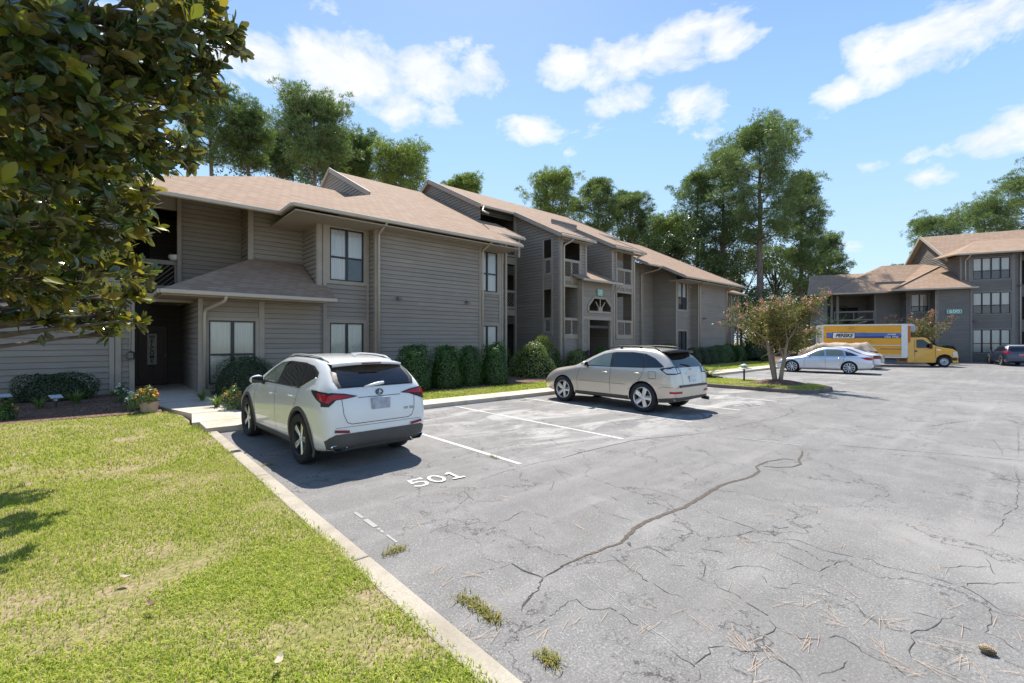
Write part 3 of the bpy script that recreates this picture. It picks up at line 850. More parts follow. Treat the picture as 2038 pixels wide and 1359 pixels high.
def plane_fn(kind, c, z, k):
    return (lambda x, y: z + k * (y - c)) if kind == 'y' else (lambda x, y: z + k * (x - c))

def roof(parent, polys, t=0.13):
    """polys: list of (outline xy, height function); one mesh"""
    mb = MB()
    for poly, fn in polys:
        pts = [Vector((x, y, fn(x, y))) for x, y in poly]
        tr = tessellate_polygon([[Vector((p.x, p.y, 0)) for p in pts]])
        n = len(mb.v); mb.v += [tuple(p) for p in pts]; k = len(pts); mb.v += [(p.x, p.y, p.z - t) for p in pts]
        for a, b, c in tr:
            A, B, C = pts[a], pts[b], pts[c]
            if (B - A).cross(C - A).z < 0: a, b = b, a
            mb.idx((n + a, n + b, n + c), 0); mb.idx((n + k + c, n + k + b, n + k + a), 1)
        for i in range(k):
            j = (i + 1) % k; mb.idx((n + i, n + k + i, n + k + j, n + j), 2)
    o = mb.build('roof', [M_SHIN, M_SOFF, M_TRIM], parent)
    return o

def gutter(parent, pts, w=0.11, h=0.12, name='gutter'):
    mb = MB()
    for p, q in zip(pts, pts[1:]): mb.bar(p, q, w, h)
    o = mb.build(name, M_GUT, parent); bevel(o, 0.025, 2); return o

def rake(parent, pts, w=0.05, h=0.22, mat=None):
    mb = MB()
    for p, q in zip(pts, pts[1:]): mb.bar(p, q, w, h)
    return mb.build('rake_board', mat or M_TRIM, parent)

def downspout(parent, pts, r=0.045):
    mb = MB(); P = [Vector(p) for p in pts]; fine = []
    for i, p in enumerate(P):
        if 0 < i < len(P) - 1:
            a = (P[i - 1] - p); b = (P[i + 1] - p); k = min(0.09, a.length / 2, b.length / 2)
            fine += [p + a.normalized() * k, p + (a.normalized() + b.normalized()) * k * 0.25, p + b.normalized() * k]
        else: fine.append(p)
    mb.tube(fine, r, 8)
    return mb.build('downspout', M_GUT, parent, smooth=True)

def wall_lamp(parent, p, d=(0, -1)):
    mb = MB(); x, y, z = p
    mb.box(x - 0.05, x + 0.05, y - 0.03, y + 0.01, z - 0.05, z + 0.06)
    mb.bar((x, y - 0.02, z), (x, y - 0.13, z - 0.02), 0.03, 0.03)
    mb.prism([(x - 0.07, y - 0.22), (x + 0.07, y - 0.22), (x + 0.09, y - 0.08), (x - 0.09, y - 0.08)], z - 0.04, z + 0.05)
    return mb.build('wall_lamp', simple('lamp_metal', (0.16, 0.15, 0.14), 0.5), parent)

# ================================================================== building with the plaque 500
B5 = empty('apartment_building', (0, 0, 0), 0, 'long taupe wood-sided apartment building with tan shingle roofs and a green 500 plaque', 'apartment building')
ZB = 0.05          # siding starts below the beds
zA = lambda x, y: 6.17 + 0.5 * (y - 15.37)
zH = lambda x, y: 6.135 + 0.5 * (x - 4.42)
zL = lambda x, y: 6.135 + 0.5 * (y - 16.7)
zLh = lambda x, y: 6.135 + 0.5 * (x + 0.7)
zB = lambda x, y: 9.08 + 0.505 * (y - 19.44)

# ---- near section walls
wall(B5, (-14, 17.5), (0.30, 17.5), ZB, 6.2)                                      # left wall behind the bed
wall(B5, (0.30, 17.5), (0.52, 17.5), ZB, 3.05)
mb = MB()
for (a, b) in ((0.06, 0.17), (0.19, 0.32), (0.50, 0.62)): mb.box(a, b, 17.45, 17.6, ZB, 3.1)
mb.box(-0.1, 2.2, 17.42, 17.52, 2.96, 3.2)
mb.build('corner_trim', M_TRIM, B5)
# wing, ground floor
WY = 16.40
w1a, w1b = at(415, 700, Y=WY).x, at(508, 700, Y=WY).x
wz1, wz0 = at(415, 637, Y=WY).z, 0.46
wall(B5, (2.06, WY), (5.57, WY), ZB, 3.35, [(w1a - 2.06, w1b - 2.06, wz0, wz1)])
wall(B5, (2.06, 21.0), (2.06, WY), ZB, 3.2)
window(B5, (2.06, WY), (1, 0), w1a - 2.06, w1b - 2.06, wz0, wz1, 2, 0.46, M_BLIND, trim=0.10)
mb = MB(); mb.box(2.04, 2.16, WY - 0.045, WY - 0.002, ZB, 3.1); mb.box(w1b + 0.10, w1b + 0.26, WY - 0.04, WY - 0.002, wz1 + 0.1, 3.1); mb.box(w1b + 0.105, w1b + 0.26, WY - 0.038, WY - 0.002, ZB, wz1 + 0.1)
mb.box(2.16, w1b + 0.10, WY - 0.034, WY - 0.002, ZB, 0.34)
mb.build('corner_trim', M_TRIM, B5)
# window bay (two storeys)
VY = 16.61; bx0, bx1 = 5.57, 7.48
u0, u1 = at(656, 500, Y=VY).x, at(723, 500, Y=VY).x
uz1, uz0 = at(656, 452, Y=VY).z, at(656, 557, Y=VY).z
lz1, lz0 = at(657, 642, Y=VY).z, 0.46
wall(B5, (bx0, VY), (bx1, VY), ZB, 6.3, [(u0 - bx0, u1 - bx0, uz0, uz1), (u0 - bx0, u1 - bx0, lz0, lz1)])
window(B5, (bx0, VY), (1, 0), u0 - bx0, u1 - bx0, uz0, uz1, 2, 0.45, M_CURT, scr=((1, 0),), trim=0.12)
window(B5, (bx0, VY), (1, 0), u0 - bx0, u1 - bx0, lz0, lz1, 2, 0.42, M_BLIND, trim=0.12)
mb = MB()
mb.box(bx0 - 0.01, bx0 + 0.13, VY - 0.045, VY - 0.002, 3.3, 6.2); mb.box(u0 - 0.24, u0 - 0.12, VY - 0.04, VY - 0.002, ZB, 6.2); mb.box(u1 + 0.12, bx1 - 0.03, VY - 0.04, VY - 0.002, ZB, 6.2)
mb.box(bx0 - 0.045, bx0 + 0.0, VY - 0.03, VY + 0.09, 3.3, 6.2)
mb.build('corner_trim', M_TRIM, B5)
wall(B5, (bx0, 18.27), (bx0, VY), 3.2, 6.3)                                       # side of bay over the porch roof
wall(B5, (3.79, 18.27), (bx0, 18.27), 3.9, 6.5)                                   # recessed wall over the porch
wall(B5, (3.79, 19.62), (3.79, 18.27), 3.4, 6.8)
wall(B5, (1.93, 19.62), (3.79, 19.62), 3.0, 7.3, mat=M_SIDE)
mb = MB(); mb.box(3.74, 3.90, 18.21, 18.268, 4.2, 6.72); mb.box(1.83, 1.95, 19.50, 19.66, 3.0, 7.2); mb.box(3.735, 3.785, 18.20, 18.33, 4.2, 6.72)
mb.build('corner_trim', M_TRIM, B5)
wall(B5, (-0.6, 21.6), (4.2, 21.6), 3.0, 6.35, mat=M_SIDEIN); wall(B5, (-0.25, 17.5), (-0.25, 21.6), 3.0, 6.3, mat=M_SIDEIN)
mb = MB(); mb.box(-13.5, 13.9, 21.9, 29.0, 0.0, 6.1); mb.box(15.2, 27.2, 22.5, 29.0, 0.0, 8.8); mb.box(28.9, 38.8, 18.9, 29.0, 0.0, 6.1); mb.build('light_block_core', M_SIDE, B5)  # unseen solid cores inside each section, added to block light leaks
wall(B5, (bx1, VY), (bx1, 16.05), ZB, 6.2)                                        # return to the flush block
NX0, NX1, NY = 7.48, 12.34, 16.05
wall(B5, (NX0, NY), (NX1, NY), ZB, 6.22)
mb = MB(); mb.box(NX0 - 0.02, NX0 + 0.1, NY - 0.045, NY - 0.002, ZB, 6.1); mb.box(NX0 - 0.05, NX0 - 0.021, NY - 0.04, NY + 0.1, ZB, 6.1); mb.box(NX1 - 0.06, NX1 + 0.06, NY - 0.045, NY - 0.002, ZB, 6.1)
mb.build('corner_trim', M_TRIM, B5)
# end bay
EY = 16.6; ex0, ex1 = at(949, 500, Y=EY).x, at(989, 500, Y=EY).x
ez1, ez0 = at(975, 502, Y=EY).z, at(975, 581, Y=EY).z
fz1 = at(975, 648, Y=EY).z
wall(B5, (NX1, NY), (NX1, EY), ZB, 6.2)
wall(B5, (NX1, EY), (14.1, EY), ZB, 6.6, [(ex0 - NX1, ex1 - NX1, ez0, ez1), (ex0 - NX1, ex1 - NX1, 0.46, fz1)])
window(B5, (NX1, EY), (1, 0), ex0 - NX1, ex1 - NX1, ez0, ez1, 2, 0.45, M_CURT, trim=0.11)
window(B5, (NX1, EY), (1, 0), ex0 - NX1, ex1 - NX1, 0.46, fz1, 2, 0.45, M_CURT, trim=0.11)
mb = MB(); mb.box(ex1 + 0.11, 14.02, EY - 0.04, EY - 0.002, ZB, 6.6); mb.box(14.03, 14.14, EY - 0.05, EY + 0.06, ZB, 6.6); mb.box(14.20, 14.31, EY - 0.12, EY - 0.02, ZB, 6.5)
mb.box(15.6, 15.72, 17.1, 17.22, 6.0, 7.0)
mb.build('corner_trim', M_TRIM, B5)
wall(B5, (14.1, EY), (14.1, 19.6), ZB, 8.1, lim=lambda z: (max(0.0, (z + 0.15 - 6.17) / 0.5 + 15.37 - EY), 19.6 - EY))

# ---- centre section
wall(B5, (14.1, 19.6), (15.0, 19.6), ZB, 8.0)
TX0, TX1, TY = 17.63, 19.72, 16.1
k = lambda py, px=1120: at(px, py, Y=TY).z
ta, tb = at(1120, 500, Y=TY).x, at(1153.5, 500, Y=TY).x
o1 = (k(514.6), min(k(467), 7.25)); s1_ = (k(553), k(514.6)); o2 = (k(632.3), k(570)); s2_ = (k(669), k(632.3))
wall(B5, (TX0, TY), (TX1, TY), ZB, 7.42, [(ta - TX0, tb - TX0, s1_[0], o1[1]), (ta - TX0, tb - TX0, s2_[0], o2[1])])
railing(B5, (ta, TY - 0.02), (tb, TY - 0.02), s1_[0], s1_[1] + 0.02); railing(B5, (ta, TY - 0.02), (tb, TY - 0.02), s2_[0], s2_[1] + 0.02)
wo = (17.27, 16.71)
zlim = lambda z: (0.0 if z <= zB(0, 19.55) - 0.15 else 0.0, 3.45)
def slope_lim(z):
    # tower side: s from back (19.55) to front (16.1); roof falls to the front
    y = (z + 0.15 - 9.08) / 0.505 + 19.44
    return (0.0, min(3.45, max(0.0, 19.55 - max(y, 16.1))))
wall(B5, (TX0, 19.55), (TX0, TY), ZB, 8.95, [(19.55 - wo[0], 19.55 - wo[1], 5.25, 7.15), (19.55 - wo[0], 19.55 - wo[1], 2.15, 4.5)], lim=slope_lim)
railing(B5, (TX0 - 0.02, wo[0]), (TX0 - 0.02, wo[1]), 5.25, 6.17, ('\\',)); railing(B5, (TX0 - 0.02, wo[0]), (TX0 - 0.02, wo[1]), 2.15, 3.0, ('\\',))
def tower_trim(x0, x1, a, b):
    mb = MB()
    for (p, q) in ((x0 - 0.02, x0 + 0.11), (x1 - 0.11, x1 + 0.02)): mb.box(p, q, TY - 0.05, TY - 0.002, ZB, 7.4)
    for (p, q) in ((a - 0.10, a), (b, b + 0.10)): mb.box(p, q, TY - 0.045, TY + 0.02, s2_[0] - 0.1, 7.3)
    for z in (s1_[0], s2_[0]): mb.box(a - 0.10, b + 0.10, TY - 0.047, TY - 0.002, z - 0.13, z)
    mb.box(a, b, TY - 0.044, TY - 0.002, o2[1], o2[1] + 0.14); mb.box((a + b) / 2 - 0.05, (a + b) / 2 + 0.05, TY - 0.05, TY - 0.002, o2[1] + 0.16, s1_[0] - 0.13)
    return mb.build('corner_trim', M_TRIM, B5)
tower_trim(TX0, TX1, ta, tb)
mb = MB(); mb.box(TX0 - 0.045, TX0 - 0.002, TY - 0.03, TY + 0.11, ZB, 7.4)
for (y0, y1) in ((wo[0], wo[0] + 0.1), (wo[1] - 0.1, wo[1])): mb.box(TX0 - 0.04, TX0 - 0.002, y0, y1, 2.05, 7.2)
mb.build('corner_trim', M_TRIM, B5)
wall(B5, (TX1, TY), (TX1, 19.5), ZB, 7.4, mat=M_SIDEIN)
# tower two
UX0, UX1 = 22.05, 24.2
ua, ub = at(1227, 500, Y=TY).x, at(1256, 500, Y=TY).x
wall(B5, (UX0, TY), (UX1, TY), ZB, 7.42, [(ua - UX0, ub - UX0, s1_[0], o1[1] - 0.05), (ua - UX0, ub - UX0, s2_[0], o2[1])])
railing(B5, (ua, TY - 0.02), (ub, TY - 0.02), s1_[0], s1_[1] + 0.02); railing(B5, (ua, TY - 0.02), (ub, TY - 0.02), s2_[0], s2_[1] + 0.02)
tower_trim(UX0, UX1, ua, ub)
wall(B5, (UX0, 19.55), (UX0, TY), ZB, 8.95, lim=slope_lim)
def slope_lim_r(z):
    y = (z + 0.15 - 9.08) / 0.505 + 19.44
    return (max(0.0, max(y, 16.1) - 16.1), 3.45)
wall(B5, (UX1, TY), (UX1, 19.55), ZB, 8.95, [(0.7, 1.9, 5.25, 7.3), (0.7, 1.9, 2.15, 4.5)], lim=lambda z: slope_lim_r(z))
# main centre wall behind the towers, balcony floors and ceilings
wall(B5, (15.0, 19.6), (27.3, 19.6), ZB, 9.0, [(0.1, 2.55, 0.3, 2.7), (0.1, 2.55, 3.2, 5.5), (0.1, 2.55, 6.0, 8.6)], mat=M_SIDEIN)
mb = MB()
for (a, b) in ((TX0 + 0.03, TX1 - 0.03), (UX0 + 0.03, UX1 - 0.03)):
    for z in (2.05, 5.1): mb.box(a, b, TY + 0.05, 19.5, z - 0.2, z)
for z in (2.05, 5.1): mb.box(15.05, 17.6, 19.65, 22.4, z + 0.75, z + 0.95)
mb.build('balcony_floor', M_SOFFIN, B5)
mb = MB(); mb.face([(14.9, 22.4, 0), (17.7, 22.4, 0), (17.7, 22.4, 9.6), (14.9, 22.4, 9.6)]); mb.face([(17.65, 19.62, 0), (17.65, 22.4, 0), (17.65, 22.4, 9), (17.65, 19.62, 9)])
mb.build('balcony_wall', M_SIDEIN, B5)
for (pa, pb_) in ((578, 614.6), (482, 511.6)):
    railing(B5, (15.1, 19.5), (17.55, 19.5), at(1020, pb_, Y=19.5).z, at(1020, pa, Y=19.5).z, ('/', '/'))
mb = MB()
for (pa, pb_) in ((513, 526.5), (616, 628)): mb.box(15.0, 17.6, 19.46, 19.58, at(1020, pb_, Y=19.5).z, at(1020, pa, Y=19.5).z)
mb.box(17.5, 17.6, 19.44, 19.598, ZB, 8.9)
mb.build('balcony_fascia', M_TRIM, B5)
# gable of the centre section
def gable_lim(sp, zp, k, L):
    return lambda z: (max(0.0, sp - (zp - z) / k), min(L, sp + (zp - z) / k))
wall(B5, (15.0, 24.4 + 6.0), (15.0, 24.4 - 4.95), 8.3, 11.4, lim=gable_lim(6.0, 11.45, 0.505, 10.95))
# entry block between the towers
QY = 15.8; qx0, qx1 = at(1158.5, 640, Y=QY).x, at(1218, 640, Y=QY).x
dz1 = at(1172, 636, Y=QY).z; dx0, dx1 = at(1172, 660, Y=QY).x, at(1214, 660, Y=QY).x
Lq = lambda px, py: (at(px, py, Y=QY).x - qx0, at(px, py, Y=QY).z)
az0, az1 = at(1193, 621.5, Y=QY).z, at(1193, 593, Y=QY).z; azm = at(1193, 610, Y=QY).z
a0, a1 = at(1170, 620, Y=QY).x - qx0, at(1216, 620, Y=QY).x - qx0; am0, am1 = at(1181, 600, Y=QY).x - qx0, at(1204.5, 600, Y=QY).x - qx0
zent = at(1160, 557, Y=QY).z
# wall with a half-hexagon light: built in rows, opening narrows with height
def entry_wall():
    rows = []
    mb = MB(); z = ZB
    while z < zent:
        zb = min(z + BOARD, zent)
        cuts = sorted({z, zb} | {q for q in (dz1, az0, azm, az1) if z < q < zb})
        for za, zc in zip(cuts, cuts[1:]):
            def hole(zz, mid):
                if mid < dz1: return (dx0 - qx0, dx1 - qx0)
                if az0 < mid < azm: return (a0, a1)
                if azm <= mid < az1:
                    t = (zz - azm) / (az1 - azm); return (a0 + (am0 - a0) * t, a1 + (am1 - a1) * t)
                return None
            m_ = (za + zc) / 2; ha, hb = hole(za, m_), hole(zc, m_)
            P = lambda s, zz: (qx0 + s, QY - 0.022 * (1 - (zz - z) / BOARD), zz)
            W = qx1 - qx0
            for (sa0, sa1, sb0, sb1) in ([(0, W, 0, W)] if not ha else [(0, ha[0], 0, hb[0]), (ha[1], W, hb[1], W)]):
                mb.face([P(sa0, za), P(sa1, za), P(sb1, zc), P(sb0, zc)])
                if za == z: mb.face([(qx0 + sa0, QY + 0.004, za), (qx0 + sa1, QY + 0.004, za), P(sa1, za), P(sa0, za)])
        z = zb
    return mb.build('wall', M_SIDE, B5)
entry_wall()
mb = MB()
A = lambda s, z, o=-0.03: (qx0 + s, QY + o, z)
tw = 0.12
ring = [(a0, az0), (a0, azm), (am0, az1), (am1, az1), (a1, azm), (a1, az0)]
for p, q in zip(ring, ring[1:] + ring[:1]): mb.bar(A(*p), A(*q), tw, 0.06, (0, -1, 0))
cx_ = (a0 + a1) / 2; hub = (az0 + (az1 - az0) * 0.36)
mb.box(qx0 + cx_ - 0.17, qx0 + cx_ + 0.17, QY - 0.065, QY + 0.02, az0 - 0.02, hub)
for tgt in ((am0 + 0.1, az1), (cx_, az1), (am1 - 0.1, az1)): 
    pass
mb.bar(A(cx_, hub), A(cx_, az1), 0.05, 0.05, (0, -1, 0))
mb.bar(A(cx_ - 0.15, hub - 0.02), A(cx_ - 0.42, az0 + (az1 - az0) * 0.72), 0.05, 0.05, (0, -1, 0)); mb.bar(A(cx_ + 0.15, hub - 0.02), A(cx_ + 0.42, az0 + (az1 - az0) * 0.72), 0.05, 0.05, (0, -1, 0))
mb.build('gable_light', M_TRIM, B5)
mb = MB(); mb.box(qx0, qx1, QY - 0.05, QY - 0.024, dz1, dz1 + 0.2); mb.box(dx0 - 0.1, dx0, QY - 0.048, QY + 0.1, ZB, dz1); mb.box(dx1, dx1 + 0.1, QY - 0.048, QY + 0.1, ZB, dz1); mb.box(qx0 - 0.03, qx0 + 0.07, QY - 0.045, QY + 0.3, ZB, zent)
mb.build('door_trim', M_TRIM, B5)
wall(B5, (qx0, 18.6), (qx0, QY), ZB, zent - 0.02); 
mb = MB(); mb.face([(qx0, 18.7, 0), (qx1, 18.7, 0), (qx1, 18.7, 5), (qx0, 18.7, 5)]); mb.box(qx0 + 0.03, qx1 - 0.03, QY + 0.06, 18.6, 2.45, 2.6)
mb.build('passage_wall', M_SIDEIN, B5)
wall(B5, (TX1, 18.75), (UX0, 18.75), 3.5, 9.0)
ce = at(1160, 553, Y=15.3); cz = ce.z
zE = lambda x, y: cz + 0.43 * (y - 15.3)
roof(B5, [([(ce.x, 15.3), (at(1238, 567, Y=15.3).x, 15.3), (at(1238, 567, Y=15.3).x, 16.04), (UX0 - 0.05, 16.04), (UX0 - 0.05, 18.7), (TX1 + 0.05, 18.7), (TX1 + 0.05, 16.04), (ce.x, 16.04)], zE)], 0.1)
gutter(B5, [(ce.x, 15.26, cz - 0.06), (at(1238, 567, Y=15.3).x, 15.26, cz - 0.06)])

mb = MB()
for (a, b) in ((TX0 + 0.02, TX1 - 0.03), (UX0 + 0.03, UX1 - 0.02)):
    mb.face([(a, 18.2, 0), (b, 18.2, 0), (b, 18.2, 8.2), (a, 18.2, 8.2)])
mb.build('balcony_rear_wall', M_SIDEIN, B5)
# ---- far section
GX0 = 28.85
wall(B5, (24.2, 19.0), (GX0, 18.41), ZB, 7.3)
wall(B5, (GX0, 18.41), (30.31, 18.41), ZB, 7.5); wall(B5, (30.31, 18.41), (30.31, 16.61), ZB, 7.5, lim=lambda z: (0.0, min(1.8, max(0.0, 18.41 - ((z + 0.15 - 6.17) / 0.5 + 15.37)))))
g0, g1 = at(1349, 600, Y=VY).x, at(1366, 600, Y=VY).x
gz1, gz0 = at(1357, 563, Y=VY).z, at(1357, 616, Y=VY).z; hz1 = at(1357, 659, Y=VY).z
wall(B5, (30.31, VY), (32.5, VY), ZB, 6.6, [(g0 - 30.31, g1 - 30.31, gz0, gz1), (g0 - 30.31, g1 - 30.31, 0.4, hz1)])
window(B5, (30.31, VY), (1, 0), g0 - 30.31, g1 - 30.31, gz0, gz1, 2, 0.45, M_CURT, scr=((0, 0), (1, 0)), trim=0.12)
window(B5, (30.31, VY), (1, 0), g0 - 30.31, g1 - 30.31, 0.4, hz1, 2, 0.3, M_SCREEN, trim=0.12)
wall(B5, (32.5, VY), (32.5, 16.05), ZB, 6.3)
wall(B5, (32.5, 16.05), (37.2, 16.05), ZB, 6.25)
mb = MB(); mb.box(32.44, 32.58, 16.0, 16.048, ZB, 6.1); mb.box(37.1, 37.24, 16.0, 16.048, ZB, 6.1); mb.box(30.27, 30.42, 16.56, 16.608, ZB, 6.5); mb.box(28.8, 28.95, 18.36, 18.408, ZB, 7.2)
for x in (39.2, 40.6): mb.box(x, x + 0.14, 16.5, 16.64, ZB, 5.6)
mb.build('corner_trim', M_TRIM, B5)
wall(B5, (37.2, 17.0), (41.0, 17.0), ZB, 6.0, [(1.6, 2.6, 3.6, 5.2), (1.6, 2.6, 0.6, 2.4)]); wall(B5, (37.2, 16.05), (37.2, 17.0), ZB, 6.2)
mb = MB(); mb.box(38.7, 40.0, 17.05, 17.1, 0.4, 5.4); mb.build('dark_opening', M_DARK, B5)
railing(B5, (38.0, 16.6), (41.0, 16.6), 3.1, 4.0, ('\\', '/'))

# ---- roofs
roof(B5, [([(4.42, 15.3), (14.13, 15.3), (14.13, 17.0), (15.9, 17.0), (15.9, 19.4), (14.98, 19.4), (14.98, 25.0), (9.0, 25.0), (9.0, 19.88)], zA),
          ([(9.0, 25.0), (14.98, 25.0), (14.98, 34.6), (9.0, 34.6)], lambda x, y: zA(0, 25.0) - 0.5 * (y - 25.0)),
          ([(4.42, 15.3), (9.0, 19.88), (9.0, 21.28), (4.42, 16.7)], zH),
          ([(-0.7, 16.7), (4.42, 16.7), (9.02, 21.3), (9.02, 23.0), (5.6, 23.0)], zL),
          ([(-0.7, 16.7), (5.6, 23.0), (-0.7, 29.3)], zLh),
          ([(5.6, 23.0), (9.02, 23.0), (9.02, 29.3), (-0.7, 29.3)], lambda x, y: zL(0, 23.0) - 0.5 * (y - 23.0)),
          ([(-16, 16.9), (-1.4, 16.9), (-1.4, 24.0), (-16, 24.0)], lambda x, y: 6.2 + 0.5 * (y - 16.9))])
roof(B5, [([(14.8, 19.3), (17.3, 19.3), (17.3, 15.7), (20.0, 15.7), (20.0, 18.6), (21.9, 18.6), (21.9, 15.7), (24.95, 15.7), (24.95, 19.3), (27.3, 19.3), (27.3, 24.4), (14.8, 24.4)], zB),
          ([(14.8, 24.4), (27.3, 24.4), (27.3, 30.0), (14.8, 30.0)], lambda x, y: zB(0, 24.4) - 0.505 * (y - 24.4))])
roof(B5, [([(29.2, 15.3), (39.0, 15.3), (39.0, 25.0), (27.38, 25.0), (27.38, 17.0), (29.2, 17.0)], zA),
          ([(27.38, 25.0), (39.0, 25.0), (39.0, 34.6), (27.38, 34.6)], lambda x, y: zA(0, 25.0) - 0.5 * (y - 25.0)),
          ([(37.6, 16.2), (41.6, 16.2), (41.6, 19.5), (39.02, 19.5), (37.6, 17.6)], lambda x, y: 5.75 + 0.4 * (y - 16.2))])
# porch roof
PZ = 3.2
zP = lambda x, y: PZ + 0.56 * (y - 15.6)
zPh = lambda x, y: PZ + 0.56 * (x - 1.12) * 0.95
px1 = 5.86
roof(B5, [([(1.12, 15.6), (px1, 15.6), (px1, 16.56), (5.50, 16.56), (5.50, 18.25), (3.83, 18.25)], zP),
          ([(1.12, 15.6), (3.83, 18.25), (3.73, 18.4), (3.73, 19.6), (1.12, 19.6)], lambda x, y: PZ + 0.547 * (x - 1.12))], 0.1)
gutter(B5, [(1.08, 15.55, PZ - 0.06), (px1, 15.55, PZ - 0.06)]); gutter(B5, [(1.07, 15.62, PZ - 0.06), (1.07, 19.0, PZ - 0.06)])
mb = MB(); mb.box(1.12, 5.56, 15.62, 16.37, PZ - 0.16, PZ - 0.12); mb.box(1.12, 2.03, 16.38, 20.4, PZ - 0.16, PZ - 0.12); mb.build('soffit', M_SOFF, B5)
# gutters, fascias, soffits
GZ = -0.07
gutter(B5, [(4.36, 15.24, zA(0, 15.3) + GZ), (14.2, 15.24, zA(0, 15.3) + GZ)]); gutter(B5, [(4.36, 15.30, 6.07), (4.36, 16.66, 6.07)], 0.10)
gutter(B5, [(-0.8, 16.64, 6.07), (4.30, 16.64, 6.07)])
mb = MB(); mb.box(4.46, 14.1, 15.32, 16.6, 5.90, 5.94); mb.box(4.46, 7.46, 16.6, 18.25, 5.90, 5.94); mb.build('soffit', M_SOFF, B5)
gutter(B5, [(14.2, 16.95, zA(0, 17) - 0.07), (15.95, 16.95, zA(0, 17) - 0.07)])
rake(B5, [(14.16, 15.3, zA(0, 15.3) - 0.06), (14.16, 17.0, zA(0, 17.0) - 0.06)], 0.05, 0.16); rake(B5, [(15.93, 17.0, zA(0, 17.0) - 0.06), (15.93, 19.4, zA(0, 19.4) - 0.06)], 0.05, 0.16)
zBm = lambda y: zB(0, y)
gutter(B5, [(14.75, 19.25, zBm(19.3) - 0.07), (17.25, 19.25, zBm(19.3) - 0.07)])
rake(B5, [(14.76, 19.2, zBm(19.2) - 0.05), (14.76, 24.4, zBm(24.4) - 0.05)], 0.06, 0.24); rake(B5, [(14.76, 24.4, zBm(24.4) - 0.05), (14.76, 30.0, zBm(24.4) - 0.505 * 5.6 - 0.05)], 0.06, 0.24)
rake(B5, [(17.27, 15.7, zBm(15.7) - 0.05), (17.27, 19.3, zBm(19.3) - 0.05)], 0.06, 0.2); rake(B5, [(21.87, 15.7, zBm(15.7) - 0.05), (21.87, 18.6, zBm(18.6) - 0.05)], 0.06, 0.2)
gutter(B5, [(17.25, 15.64, zBm(15.7) - 0.07), (20.05, 15.64, zBm(15.7) - 0.07)]); gutter(B5, [(21.85, 15.64, zBm(15.7) - 0.07), (25.0, 15.64, zBm(15.7) - 0.07)])
rake(B5, [(20.03, 15.7, zBm(15.7) - 0.05), (20.03, 18.6, zBm(18.6) - 0.05)], 0.06, 0.16); rake(B5, [(24.98, 15.7, zBm(15.7) - 0.05), (24.98, 19.3, zBm(19.3) - 0.05)], 0.06, 0.16)
gutter(B5, [(25.0, 19.25, zBm(19.3) - 0.07), (27.3, 19.25, zBm(19.3) - 0.07)]); rake(B5, [(27.33, 19.3, zBm(19.3) - 0.05), (27.33, 24.4, zBm(24.4) - 0.05)], 0.06, 0.16)
gutter(B5, [(29.15, 15.24, zA(0, 15.3) + GZ), (39.05, 15.24, zA(0, 15.3) + GZ)]); gutter(B5, [(27.35, 16.95, zA(0, 17) + GZ), (29.1, 16.95, zA(0, 17) + GZ)])
rake(B5, [(29.17, 15.3, zA(0, 15.3) - 0.05), (29.17, 17.0, zA(0, 17.0) - 0.05)], 0.05, 0.18); rake(B5, [(27.35, 17.0, zA(0, 17.0) - 0.05), (27.35, 25.0, zA(0, 25) - 0.05)], 0.05, 0.18); rake(B5, [(39.03, 15.3, zA(0, 15.3) - 0.05), (39.03, 25.0, zA(0, 25) - 0.05)], 0.05, 0.14)
mb = MB(); mb.box(29.3, 38.9, 15.32, 16.6, 5.9, 5.94); mb.box(17.4, 19.9, 15.75, 16.1, 7.0, 7.04); mb.box(22.0, 24.9, 15.75, 16.1, 7.0, 7.04); mb.build('soffit', M_SOFF, B5)
gutter(B5, [(37.6, 16.15, 5.69), (41.6, 16.15, 5.69)])
# dormer gable on the near roof
zr = zA(0, 25.0)
wall(B5, (9.06, 25.0 + 5.2), (9.06, 25.0 - 5.2), 8.3, zr - 0.1, lim=gable_lim(5.2, zr - 0.08, 0.5, 10.4))
rake(B5, [(8.98, 19.9, zA(0, 19.9) + 0.02), (8.98, 25.0, zr + 0.0)], 0.06, 0.22); rake(B5, [(8.98, 25.0, zr), (8.98, 30.5, zr - 0.5 * 5.5)], 0.06, 0.22)
# downspouts
downspout(B5, [(7.55, 15.26, 6.02), (7.56, 15.95, 5.75), (7.56, 15.95, 0.2)]); downspout(B5, [(12.40, 15.26, 6.02), (12.43, 15.95, 5.75), (12.43, 15.95, 0.2)])
downspout(B5, [(2.62, 15.56, 3.08), (2.62, 15.66, 2.95), (2.20, 16.30, 2.70), (2.20, 16.30, 0.35)], 0.05)
downspout(B5, [(18.15, 15.66, 7.06), (18.1, 15.7, 6.95), (17.82, 16.0, 6.75), (17.82, 16.0, 0.2)]); downspout(B5, [(24.6, 15.66, 7.06), (24.55, 15.7, 6.95), (24.25, 16.02, 6.75), (24.25, 16.02, 0.2)])
downspout(B5, [(at(1236, 567, Y=15.4).x - 0.2, 15.3, cz - 0.12), (qx1 + 0.2, 15.5, cz - 0.3), (qx1 + 0.08, 15.72, cz - 0.5), (qx1 + 0.08, 15.72, 0.2)])
downspout(B5, [(28.9, 16.97, 6.85), (28.9, 17.05, 6.75), (28.6, 18.3, 6.5), (28.6, 18.3, 0.2)]); downspout(B5, [(32.65, 15.3, 6.0), (32.66, 15.96, 5.8), (32.66, 15.96, 0.2)]); downspout(B5, [(37.1, 15.3, 6.0), (37.14, 15.96, 5.8), (37.14, 15.96, 0.2)])
downspout(B5, [at(1029.5, 423, Y=19.2) + Vector((-0.1, 0, -0.1)) - Vector((2.3, 0, 0)), (14.7, 18.9, 8.55), (14.3, 17.9, 8.15)])
